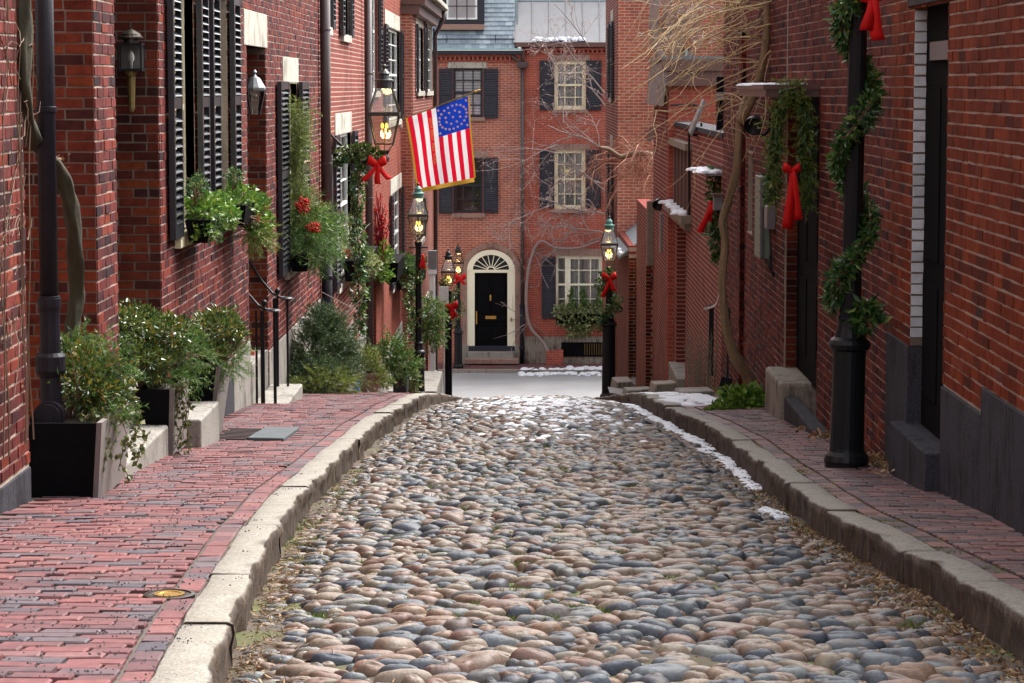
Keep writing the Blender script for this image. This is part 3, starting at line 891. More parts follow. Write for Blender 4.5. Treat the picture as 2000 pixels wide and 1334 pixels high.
def street_window(parent, side, X, y0, y1, z0, z1, frame='cream_paint', depth=0.12, sill='limestone', lintel='limestone', rows=3, sw=0.42, slats='joined', shut=(1, 1), lint_h=0.22, sill_h=0.11, rail=0.5, pitch=0.062):
    """window opening y0..y1, z0..z1 in the wall at X with frame, panes, sill, lintel and two shutters"""
    out = -side
    xg = X + side * depth
    fr = MB(); w = 0.05
    a, b = (min(xg, xg + out * 0.05), max(xg, xg + out * 0.05))
    fr.box(a, b, y0, y0 + w, z0, z1); fr.box(a, b, y1 - w, y1, z0, z1)
    fr.box(a + 0.002, b - 0.002, y0 + w, y1 - w, z1 - w, z1); fr.box(a + 0.002, b - 0.002, y0 + w, y1 - w, z0, z0 + w)
    zm = (z0 + z1) / 2
    fr.box(a + 0.002, b - 0.002, y0 + w, y1 - w, zm - 0.022, zm + 0.022)
    ym = (y0 + y1) / 2
    for k in range(1, 3):
        yy = y0 + (y1 - y0) * k / 3; fr.box(a + 0.01, b - 0.01, yy - 0.01, yy + 0.01, z0 + w, z1 - w)
    for k in range(1, rows * 2):
        if k == rows: continue
        zz = z0 + (z1 - z0) * k / (rows * 2); fr.box(a + 0.012, b - 0.012, y0 + w, y1 - w, zz - 0.01, zz + 0.01)
    win = fr.build('window', M[frame], parent)
    g = MB(); xx = xg + out * 0.02; g.box(min(xx, xx - out * 0.006), max(xx, xx - out * 0.006), y0 + w, y1 - w, z0 + w, z1 - w)
    g.build('pane', M['window_glass'], win)
    c = MB(); xx = xg - out * 0.10; c.box(min(xx, xx - out * 0.02), max(xx, xx - out * 0.02), y0, y1, z0, z1)
    c.build('blind', M['room_dark'], win)  # opaque near-black sheet paints the unlit room behind the glass
    rv = MB()                                         # the plastered reveal round the opening
    xa, xb = min(X - side * 0.001, xg), max(X - side * 0.001, xg)
    rv.box(xa, xb, y0 - 0.012, y0, z0, z1); rv.box(xa, xb, y1, y1 + 0.012, z0, z1)
    rv.box(xa, xb, y0, y1, z1, z1 + 0.012)
    rv.build('reveal', M[frame], win)
    if sill:
        m = MB(); xs = sorted((X + side * 0.05, X + out * 0.055)); m.box(xs[0], xs[1], y0 - 0.09, y1 + 0.09, z0 - sill_h, z0)
        m.build('sill', M[sill], win, bevel=0.006)
    if lintel:
        m = MB(); xs = sorted((X + side * 0.05, X + out * 0.014)); m.box(xs[0], xs[1], y0 - 0.12, y1 + 0.12, z1 + 0.012, z1 + 0.012 + lint_h)
        m.build('lintel', M[lintel], win, bevel=0.004)
    if shut[0]: shutter(parent, side, X, y0 - sw - 0.01, y0 - 0.01, z0 - 0.02, z1 + 0.02, slats, pitch, rail=rail)
    if shut[1]: shutter(parent, side, X, y1 + 0.01, y1 + sw + 0.01, z0 - 0.02, z1 + 0.02, slats, pitch, rail=rail)
    return win
def Yl(px, py=300, X=LW): return on_x(px, py, X).y
def Zl(px, py, X=LW): return on_x(px, py, X).z

# ================================================================== LEFT SIDE
# nearest house: only the end of its street wall is in view
hA = thing('brick_house', 'dark red brick house with bare vine tendrils, nearest on the planter side', 'house', (LW, 10, S(10)))
hA.location = (0, 0, 0)
brick_wall(hA, (LW, 7.5), (0, 1), (1, 0), 13.72 - 7.5, -2.05, 1.1, M['brick_left'], M['mortar_pale'], seed=3, slab_top=5.0, top_mat=M['far_brick_y'], back=0.3)
p = MB(); p.box(LW - 0.28, LW + 0.012, 7.5, 13.72, -2.9, -2.045); p.build('plinth', M['granite_dark'], hA, bevel=0.006)
p = MB(); p.box(LW - 3.0, LW - 0.31, 7.5, 13.71, -2.9, 5.0); p.build('core', M['far_brick_x'], hA)

# second house: two deep doorways, three shuttered windows
hB = thing('brick_house', 'brick house with black louvred shutters and two deep doorways beside the planters', 'house')
w1 = (19.62, 20.80, -1.12, 0.80); w2 = (22.10, 23.12, -1.12, 0.80); w3 = (28.42, 30.08, -2.02, 0.04)
B0 = 16.0
ops = [(16.8 - B0, 18.8 - B0, -4, 1.5), (w1[0] - B0, w1[1] - B0, w1[2], w1[3]), (w2[0] - B0, w2[1] - B0, w2[2], w2[3]),
       (24.7 - B0, 26.5 - B0, -4, 0.40), (w3[0] - B0, w3[1] - B0, w3[2], w3[3])]
brick_wall(hB, (LW, B0), (0, 1), (1, 0), 33.4 - B0, -3.7, 1.65, M['brick_left'], M['mortar_pale'], ops, seed=5, slab_top=5.0, top_mat=M['far_brick_y'], back=0.25)
# the ends that face up the street: corner of the house and the far jambs of the doorways
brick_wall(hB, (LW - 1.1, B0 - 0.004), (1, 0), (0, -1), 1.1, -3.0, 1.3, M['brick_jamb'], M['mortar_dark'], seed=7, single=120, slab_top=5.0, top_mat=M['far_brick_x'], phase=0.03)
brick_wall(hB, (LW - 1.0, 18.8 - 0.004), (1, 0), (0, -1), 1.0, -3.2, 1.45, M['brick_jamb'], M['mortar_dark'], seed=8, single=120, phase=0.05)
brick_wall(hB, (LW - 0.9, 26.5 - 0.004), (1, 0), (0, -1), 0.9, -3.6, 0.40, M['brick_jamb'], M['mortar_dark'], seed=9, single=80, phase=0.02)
p = MB(); p.box(LW - 1.05, LW - 0.98, 16.8, 18.8, -3.2, 1.5); p.build('door', M['door_black'], hB)
p = MB(); p.box(LW - 0.95, LW - 0.88, 24.7, 26.5, -3.7, 0.4); p.build('door', M['door_black'], hB)
p = MB(); p.box(LW - 3.4, LW - 1.12, B0, 33.4, -4.4, 5.0); p.build('core', M['far_brick_x'], hB)
p = MB(); p.box(LW - 1.0, LW - 0.26, 16.0, 16.78, -3.2, 5.0); p.box(LW - 1.0, LW - 0.26, 18.83, 24.7, -3.6, 5.0); p.box(LW - 1.0, LW - 0.26, 26.53, 33.4, -4.4, 5.0); p.build('core', M['room_dark'], hB)
for (a, b, z0, z1), sw in ((w1, 0.48), (w2, 0.52), (w3, 0.92)):
    near = a < 27
    street_window(hB, -1, LW, a, b, z0, z1, frame='cream_paint', sw=sw, slats='own', lintel='limestone', rail=0.52, lint_h=0.28, sill='cream_paint' if near else 'limestone',
                  pitch=0.064 if near else 0.058)
p = MB(); p.box(LW - 0.2, LW + 0.012, 24.45, 26.62, 0.40, 0.74); p.build('lintel', M['limestone'], hB, bevel=0.006)
# granite base, stepped because the street falls
p = MB(); p.box(LW - 0.2, LW + 0.016, 23.3, 24.69, -3.6, -2.45); p.build('plinth', M['granite_pale'], hB, bevel=0.008)
p = MB(); p.box(LW - 0.2, LW + 0.014, 26.53, 33.38, -4.6, -2.74); p.build('plinth', M['granite_pale'], hB, bevel=0.008)
p = MB(); p.box(LW - 0.2, LW + 0.015, 16.0, 16.79, -3.2, -2.3); p.build('plinth', M['granite_dark'], hB, bevel=0.008)
p = MB(); p.box(LW - 0.2, LW + 0.015, 18.81, 23.28, -3.4, -2.60); p.build('plinth', M['granite_dark'], hB, bevel=0.008)
p = MB()
for i in range(9): p.box(LW + 0.02, LW + 0.035, 21.2 + 0.13 * i, 21.23 + 0.13 * i, -2.95, -2.40)
p.box(LW + 0.018, LW + 0.04, 21.1, 22.4, -2.42, -2.38); p.box(LW + 0.018, LW + 0.04, 21.1, 22.4, -2.98, -2.94)
p.build('grille', M['black_iron'], hB)
# the dark floor of the doorways
p = MB(); p.box(LW - 1.0, LW + 0.0, 16.8, 18.8, -3.2, -2.12); p.build('threshold', M['granite_pale'], hB)
p = MB(); p.box(LW - 0.9, LW + 0.0, 24.7, 26.5, -3.9, -2.72); p.build('threshold', M['granite_pale'], hB)

# houses farther down: bricks too fine to tell apart
def pxwin(parent, x0, x1, yt, yb, X=LW, **kw):
    """window with shutters from the span that the pair of shutters covers in the photograph"""
    ym = (yt + yb) / 2
    a, b = Yl(x0, ym, X), Yl(x1, ym, X)
    s = kw.pop('sw', 0.42)
    z1, z0 = Zl((x0 + x1) / 2, yt, X), Zl((x0 + x1) / 2, yb, X)
    if b - a < 2 * s + 0.7: b = a + 2 * s + 0.7
    return dict(y0=a + s, y1=b - s, z0=z0, z1=z1, sw=s, **kw)
def row_house(label, X, y0, y1, ztop, mat, wins, doors=(), core=True):
    h = thing('brick_house', label, 'house')
    ops = [(w['y0'] - y0, w['y1'] - y0, w['z0'], w['z1']) for w in wins] + [(a - y0, b - y0, zb, zt) for a, b, zb, zt in doors]
    plain_wall(h, ((X, y0), (X, y1)), S(y1) - 0.5, ztop, mat, ops)
    for w in wins: street_window(h, -1, X, frame=w.pop('frame', 'white_paint'), lint_h=0.3, depth=0.1, pitch=0.075, **w)
    for a, b, zb, zt in doors:
        p = MB(); p.box(X - 0.34, X - 0.28, a, b, zb - 0.6, zt); p.build('door', M['door_black'], h)
        p = MB(); p.box(X - 0.2, X + 0.02, a - 0.12, b + 0.12, zt, zt + 0.16); p.build('lintel', M['limestone'], h)
    p = MB(); p.box(X - 4.0, X - 0.36, y0, y1, S(y1) - 0.5, ztop); p.build('core', M['far_brick_x'], h)
    return h
C0, C1, D1, E1 = 33.4, 42.6, 55.0, 66.0
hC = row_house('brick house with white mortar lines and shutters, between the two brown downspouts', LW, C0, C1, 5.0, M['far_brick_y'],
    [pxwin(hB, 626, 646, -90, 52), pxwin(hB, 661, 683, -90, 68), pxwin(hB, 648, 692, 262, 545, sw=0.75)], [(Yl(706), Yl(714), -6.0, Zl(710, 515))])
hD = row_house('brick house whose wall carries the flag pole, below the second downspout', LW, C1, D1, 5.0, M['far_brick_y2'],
    [pxwin(hB, 716, 741, -60, 178, sw=0.6), pxwin(hB, 748, 783, 56, 236, sw=0.7), pxwin(hB, 760, 786, 374, 548, sw=0.6)],
    [(Yl(722), Yl(733), -7.0, Zl(728, 522))])
for o_ in ((735, 744), ):
    pass
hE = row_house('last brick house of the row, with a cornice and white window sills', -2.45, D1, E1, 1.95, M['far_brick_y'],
    [pxwin(hB, 811, 827, 53, 178, X=-2.45), pxwin(hB, 829, 845, 53, 178, X=-2.45), pxwin(hB, 811, 826, 262, 350, X=-2.45), pxwin(hB, 812, 827, 395, 470, X=-2.45)], [(61.5, 62.8, -9.0, Zl(846, 560, -2.45))])
plain_wall(hE, ((-4.5, D1 - 0.03), (-2.452, D1 - 0.03)), -7.5, 1.95, M['far_brick_x'], thick=0.028)
# cornice of the last house
p = MB(); p.box(-2.75, -2.30, 54.9, 66.15, 1.55, 1.75); p.box(-2.75, -2.18, 54.85, 66.3, 1.75, 1.95); p.build('cornice', M['brown_trim'], hE)
p = MB(); p.box(-2.75, -2.04, 54.8, 66.4, 1.95, 2.07); p.build('gutter', M['limestone'], hE, bevel=0.02)
p = MB(); p.hexa([(-6, 54.9, 2.07), (-2.1, 54.9, 2.07), (-2.1, 66.3, 2.07), (-6, 66.3, 2.07), (-6, 54.9, 4.8), (-5.8, 54.9, 4.8), (-5.8, 66.3, 4.8), (-6, 66.3, 4.8)]); p.build('roof', M['slate_dark'], hE)
# plinths of the far houses
for h_, X_, a_, b_, z_ in ((hC, LW, 33.45, 39.5, -3.6), (hC, LW, 39.5, 42.5, -4.0), (hD, LW, 45.0, 54.9, -5.0)):
    p = MB(); p.box(X_ - 0.1, X_ + 0.015, a_, b_, -8.0, z_); p.build('plinth', M['granite_pale'], h_)
# downspouts (fixed pipes of the houses)
def pipe(parent, pts, r, mat, collars=(), name='downspout'):
    o = MB().tube(pts, r, 12).build(name, M[mat], parent, smooth=True)
    for (x, y, z, rr, hh) in collars:
        MB().lathe([(rr * .8, 0), (rr, hh * .15), (rr, hh * .85), (rr * .8, hh)], 14, (x, y, z)).build('collar', M[mat], o, smooth=False)
    return o
X, Y = -2.672, 14.25
pipe(hA, [(X, Y, 1.4), (X, Y, -1.32)], 0.052, 'pipe_black', [(X, Y, -0.14, 0.062, 0.035), (X, Y, -1.18, 0.062, 0.02), (X, Y, -1.20, 0.066, 0.03)])
o_ = MB().lathe([(0.058, -1.55), (0.058, -1.25), (0.066, -1.22), (0.066, -1.18)], 16, (X, Y, 0)).lathe([(0.07, -2.25), (0.082, -2.2), (0.07, -2.15), (0.062, -2.05), (0.062, -1.62), (0.085, -1.58), (0.085, -1.50), (0.07, -1.48)], 16, (X, Y, 0)).build('drain_pipe', M['pipe_black'], hA, smooth=False)
q = MB()
for rr, y_ in ((0.085, -0.09), (0.07, -0.115), (0.035, -0.125)):
    vs, fs = [], []
    for k in range(20):
        a = 2 * math.pi * k / 20; vs.append((X + math.cos(a) * rr, Y, -1.83 + math.sin(a) * rr))
    for k in range(20):
        a = 2 * math.pi * k / 20; vs.append((X + math.cos(a) * rr, Y + y_, -1.83 + math.sin(a) * rr))
    fs = [(k, (k + 1) % 20, 20 + (k + 1) % 20, 20 + k) for k in range(20)] + [tuple(range(20, 40))]
    q.add(vs, fs)
q.build('cleanout_cap', M['pipe_black'], o_)
X, Y = LW + 0.085, 33.3
pipe(hB, [(X, Y, 2.0), (X, Y, -1.95)], 0.068, 'pipe_brown', [(X, Y, 0.72, 0.074, 0.03), (X, Y, -1.0, 0.074, 0.03)])
pipe(hB, [(X, Y, -1.90), (X, Y, -4.2)], 0.072, 'pipe_black', [(X, Y, -1.95, 0.086, 0.10), (X, Y, -2.5, 0.082, 0.06)])
X, Y = LW + 0.10, Yl(720.5, 300, LW + 0.10)
pipe(hC, [(X, Y, 2.4), (X, Y, -5.2)], 0.062, 'pipe_brown', [(X, Y, 0.2, 0.07, 0.04), (X, Y, -1.85, 0.07, 0.05)])
X, Y = -2.36, Yl(850, 200, -2.36)
pipe(hE, [(-2.12, Y, 1.93), (-2.16, Y, 1.7), (X, Y, 1.3), (X, Y, -8.0)], 0.055, 'pipe_brown')
X, Y = LW + 0.05, Yl(647.5, 400, LW + 0.05)
pipe(hC, [(X, Y, Zl(647, 300)), (X, Y, -4.3)], 0.022, 'black_iron', [(X, Y, -2.35, 0.03, 0.05)])
# ================================================================== RIGHT SIDE
def Yr(px, py=300, X=RW): return on_x(px, py, X).y
def Zr(px, py, X=RW): return on_x(px, py, X).z
hR1 = thing('brick_house', 'orange brick house with dark granite base and white painted door jamb', 'house')
dA, dB = 14.56, 15.86
brick_wall(hR1, (RW, 8.2), (0, 1), (-1, 0), dB + 0.95 - 8.2, -2.0, 1.0, M['brick_orange'], M['mortar_pale'], [(dA - 8.2, dB - 8.2, -3, 0.49), (0.0, 5.08, -3, -1.555), (5.08, dA - 8.2, -3, -1.70), (dB - 8.2, dB + 0.95 - 8.2, -3, -1.60)],
           seed=31, slab_top=1.9, top_mat=M['far_brick_y'], back=0.08)
p = MB(); p.box(RW - 0.014, RW + 0.25, 8.2, 13.278, -2.9, -1.557); p.build('plinth', M['granite_dark'], hR1, bevel=0.006)
p = MB(); p.box(RW - 0.016, RW + 0.25, 13.284, dA, -2.9, -1.703); p.build('plinth', M['granite_dark'], hR1, bevel=0.006)
p = MB(); p.box(RW - 0.016, RW + 0.25, dB, 16.80, -3.0, -1.603); p.build('plinth', M['granite_dark'], hR1, bevel=0.006)
brick_wall(hR1, (RW, dB - 0.004), (1, 0), (0, -1), 0.075, -1.60, 0.49, M['brick_white'], M['mortar_dark'], seed=33, single=60, back=0.004)
p = MB(); p.box(RW - 0.02, RW + 0.25, dA - 0.16, dB + 0.20, 0.492, 0.80); p.build('lintel', M['granite_dark'], hR1, bevel=0.008)
d_ = MB(); d_.box(RW + 0.075, RW + 0.12, dA - 0.02, dB + 0.0, -2.1, 0.49)
for a, b, c, e in ((dA + 0.1, dA + 0.6, -1.9, -1.2), (dA + 0.7, dB - 0.1, -1.9, -1.2), (dA + 0.1, dA + 0.6, -1.05, 0.0), (dA + 0.7, dB - 0.1, -1.05, 0.0)): d_.box(RW + 0.066, RW + 0.08, a, b, c, e)
d_.build('door', M['door_black'], hR1, bevel=0.004)
p = MB(); p.box(RW + 0.055, RW + 0.077, dA, dB - 0.25, 0.16, 0.27); p.build('transom_rail', M['grey_metal'], hR1)
p = MB(); p.box(RW - 0.10, RW + 0.3, dA + 0.01, dB + 0.16, -3.0, -2.09); p.build('doorstep', M['granite_dark'], hR1, bevel=0.012)
p = MB(); p.box(RW + 0.14, RW + 4, 8.2, 16.8, -3, 1.9); p.build('core', M['far_brick_x'], hR1)

hR2 = thing('brick_house', 'plum red brick house with a garlanded black door behind the black lamp post', 'house')
eA, eB = 20.95, 23.55
brick_wall(hR2, (RW + 0.006, 16.82), (0, 1), (-1, 0), eB - 16.82, -3.2, 1.3, M['brick_plum'], M['mortar_pale'], [(eA - 16.82, eB - 16.82, -4, -0.06)], seed=35, slab_top=1.9, top_mat=M['far_brick_y'], back=0.08)
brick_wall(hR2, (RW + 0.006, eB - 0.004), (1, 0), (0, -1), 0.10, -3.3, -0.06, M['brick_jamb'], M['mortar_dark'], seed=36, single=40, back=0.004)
d_ = MB(); d_.box(RW + 0.11, RW + 0.16, eA, eB, -2.6, -0.06)
for k in range(3):
    for a, b in ((-2.4, -1.7), (-1.55, -0.3)): d_.box(RW + 0.10, RW + 0.115, eA + 0.15 + k * 0.82, eA + 0.8 + k * 0.82, a, b)
d_.build('door', M['door_black'], hR2, bevel=0.004)
p = MB(); p.box(RW - 0.17, RW + 0.3, 22.3, eB + 0.1, -3.6, -2.58); p.build('doorstep', M['granite_kerb'], hR2, bevel=0.03)
hd = MB(); hd.box(RW - 0.44, RW + 0.004, eA + 0.02, eB + 0.1, -0.08, -0.02); hd.box(RW - 0.46, RW + 0.003, eA, eB + 0.12, -0.02, 0.02)
hd = hd.build('door_hood', M['brown_paint'], hR2)
p = MB(); p.box(RW - 0.13, RW + 0.0, 19.6, 22.28, -3.6, S(20.4) + 0.07); p.build('doorstep', M['granite_dark'], hR2, bevel=0.02)
p = MB(); p.box(RW + 0.18, RW + 4, 16.82, eB, -3.6, 1.9); p.build('core', M['far_brick_x'], hR2)

hR3 = thing('brick_house', 'tall old brick garden wall building with rough mortar behind the twisted vine', 'house')
brick_wall(hR3, (RW - 0.01, eB + 0.02), (0, 1), (-1, 0), 31.0 - eB, -4.2, 1.75, M['brick_plum'], M['mortar_pale'], [(Yr(1473, 370) - eB, Yr(1463, 370) - eB, Zr(1468, 455), Zr(1468, 300))], seed=37, slab_top=1.9, back=0.10)
p = MB(); p.box(RW + 0.1, RW + 4, eB + 0.03, 30.95, -4.5, 1.9); p.build('core', M['room_dark'], hR3)
brick_wall(hR3, (RW - 0.06, 27.9), (0, 1), (-1, 0), 0.32, -4.0, 0.6, M['brick_plum'], M['mortar_dark'], seed=39, single=0, back=0.05)
brick_wall(hR3, (RW - 0.06, 27.9), (1, 0), (0, -1), 0.05, -4.0, 0.6, M['brick_plum'], M['mortar_dark'], seed=40, single=0, back=0.004)

# low garden wall with a gate, hood and grille window, farther down
gw = thing('garden_wall', 'low weathered brick garden wall with a brown gate and a barred window', 'wall')
gA, gB = 38.4, 40.7
wa, wb = Yr(1350, 340), Yr(1317, 340)
za, zb_ = Zr(1333, 392), Zr(1333, 290)
plain_wall(gw, ((RW, 41.4), (RW, 31.02)), -6.2, -0.62, M['far_brick_y'], [(41.4 - wb, 41.4 - wa, za, zb_), (41.4 - gB, 41.4 - gA, -5.6, Zr(1330, 432))], 0.3)
p = MB(); p.box(RW - 0.03, RW + 0.36, 31.02, 41.4, -0.62, -0.55); p.build('coping', M['granite_dark'], gw)
p = MB(); p.box(RW + 0.16, RW + 0.22, gA, gB, -5.4, Zr(1330, 432)); p.build('gate', M['brown_paint'], gw)
p = MB(); p.box(RW - 0.12, RW + 0.2, gA, gB + 0.1, -6.0, S(39) + 0.34); p.build('doorstep', M['granite_pale'], gw, bevel=0.02)
p = MB(); p.box(RW + 0.14, RW + 0.2, wa, wb, za, zb_)
k = za + 0.06
p.build('window', M['yellow_wood'], gw)
for i in range(8):
    z = za + (zb_ - za) * (i + 0.5) / 8
    p = MB(); p.box(RW + 0.12, RW + 0.145, wa, wb, z - 0.05, z + 0.035); p.build('board', M['yellow_wood'], gw)
for i in range(6):
    y = wa + (wb - wa) * i / 5
    p = MB(); p.box(RW - 0.06, RW + 0.0, y - 0.05, y + 0.05, za - 0.12, zb_ + 0.02); p.build('bar', M['brown_trim'], gw)
p = MB(); p.box(RW - 0.16, RW + 0.02, wa - 0.2, wb + 0.2, za - 0.24, za - 0.12); p.box(RW - 0.10, RW + 0.02, wa - 0.1, wb + 0.1, za - 0.34, za - 0.24); p.build('sill', M['weathered_wood'], gw)
p = MB(); p.box(RW - 0.10, RW + 0.02, wa - 0.1, wb + 0.1, zb_ + 0.02, zb_ + 0.12); p.build('window_head', M['weathered_wood'], gw)
# dark timber screen standing on the wall
p = MB(); a, b = on_y(1400, 150, 33.0), on_y(1432, 312, 33.0)
scr = thing('timber_screen', 'dark timber screen with a pale cross board standing above the garden wall', 'screen')
p.box(a.x, b.x, 33.0, 33.06, b.z, a.z); p.build('boards', M['black_paint'], scr)
p = MB(); c1, c2 = on_y(1398, 180, 32.97), on_y(1432, 196, 32.97); p.box(c1.x, c2.x, 32.96, 32.995, c2.z, c1.z); p.build('rail', M['grey_wood'], scr)

# small outbuilding whose brick end faces up the lane, with a brown fascia
hR4 = thing('outbuilding', 'small brick outbuilding with a deep brown fascia facing up the lane', 'building')
plain_wall(hR4, ((2.28, 41.5), (5.2, 41.5)), -6.4, 0.10, M['far_brick_x2'], thick=0.2)
plain_wall(hR4, ((2.28, 46.5), (2.28, 41.72)), -7.0, 0.08, M['far_brick_y'], thick=0.2)
p = MB(); p.box(2.2, 5.4, 41.36, 41.5, 0.02, 0.26); p.box(2.16, 5.4, 41.30, 41.5, 0.26, 0.44); p.build('fascia', M['brown_trim'], hR4)
p = MB(); p.hexa([(2.15, 41.34, -0.30), (2.19, 41.34, -0.30), (2.19, 46.6, -0.30), (2.15, 46.6, -0.30), (2.22, 41.34, 0.42), (2.26, 41.34, 0.42), (2.26, 46.6, 0.42), (2.22, 46.6, 0.42)]); p.build('eaves_board', M['grey_wood'], hR4)
p = MB(); p.box(2.18, 5.4, 41.4, 46.6, 0.44, 0.5); p.build('roof', M['slate_dark'], hR4)

# lower walls with door recesses near the foot of the lane
hR5 = thing('garden_wall', 'brick yard wall with two narrow door recesses near the foot of the lane', 'wall')
brick_wall(hR5, (2.16, 46.5), (1, 0), (0, -1), 0.12, -7.2, -2.6, M['brick_jamb'], M['mortar_pale'], seed=51, single=0, back=0.01)
plain_wall(hR5, ((2.16, 50.6), (2.16, 46.52)), -7.6, -2.2, M['far_brick_y'], thick=0.25)
plain_wall(hR5, ((2.30, 51.8), (2.30, 50.6)), -7.6, -3.2, M['brown_paint'], thick=0.1, name='door')
brick_wall(hR5, (2.06, 51.8), (1, 0), (0, -1), 0.24, -7.6, -3.4, M['brick_jamb'], M['mortar_pale'], seed=52, single=0, back=0.01)
plain_wall(hR5, ((2.02, 57.0), (2.06, 51.82)), -8.0, -3.2, M['far_brick_y'], thick=0.25)
p = MB(); p.box(2.10, 2.5, 50.5, 51.9, -7.4, S(51) + 0.35); p.build('doorstep', M['granite_pale'], hR5)
p = MB(); p.hexa([(1.86, 52.0, -3.5), (2.5, 52.0, -3.0), (2.5, 56.9, -3.0), (1.86, 56.9, -3.5), (1.86, 52.0, -3.44), (2.5, 52.0, -2.94), (2.5, 56.9, -2.94), (1.86, 56.9, -3.44)]); p.build('canopy', M['slate_dark'], hR5)

# tall brick house at the corner of the cross street
hR6 = thing('brick_house', 'tall brick house with shutters at the lower corner, behind the bare branches', 'house')
plain_wall(hR6, ((2.0, 57.1), (12.0, 57.1)), -8.6, 4.0, M['far_brick_x'], thick=0.2)
sw_ = [pxwin(hB, 1195, 1181, 52, 190, X=2.0), pxwin(hB, 1195, 1181, 285, 420, X=2.0)]
for w in sw_:
    a = 59.0; w['y0'], w['y1'] = 60.2, 61.6
plain_wall(hR6, ((2.0, 66.0), (2.0, 57.12)), -8.8, 4.0, M['far_brick_y'], [(66.0 - w['y1'], 66.0 - w['y0'], w['z0'], w['z1']) for w in sw_], thick=0.2)
for w in sw_: street_window(hR6, 1, 2.0, frame='white_paint', lint_h=0.3, depth=0.1, pitch=0.075, **{k: v for k, v in w.items() if k != 'sw'}, sw=0.9)
p = MB(); p.box(2.24, 11.9, 57.32, 66, -8.8, 4.0); p.build('core', M['room_dark'], hR6)
a, b = on_y(1264, 245, 57.09), on_y(1292, 276, 57.09)
p = MB(); n_ = 10; vs = [(a.x, 57.05, b.z), (b.x, 57.05, b.z)] + [((a.x + b.x) / 2 + math.cos(math.pi * k / n_) * (b.x - a.x) / 2, 57.05, b.z + math.sin(math.pi * k / n_) * (a.z - b.z)) for k in range(n_ + 1)]
p.add(vs, [tuple([0, 1] + list(range(2, 2 + n_ + 1)))]); p.build('arched_vent', M['brown_trim'], hR6)
for x0, y0, x1, y1 in ((1418, 45, 1441, 132), (1332, 92, 1348, 122)):
    a, b = on_y(x0, y0, 57.09), on_y(x1, y1, 57.09)
    f = MB(); f.box(a.x, b.x, 57.02, 57.095, b.z, a.z); f = f.build('window', M['navy_paint'], hR6)
    f2 = MB(); f2.box(a.x + 0.06, b.x - 0.06, 57.0, 57.018, b.z + 0.06, a.z - 0.06); f2.build('pane', M['copper_green'], f)

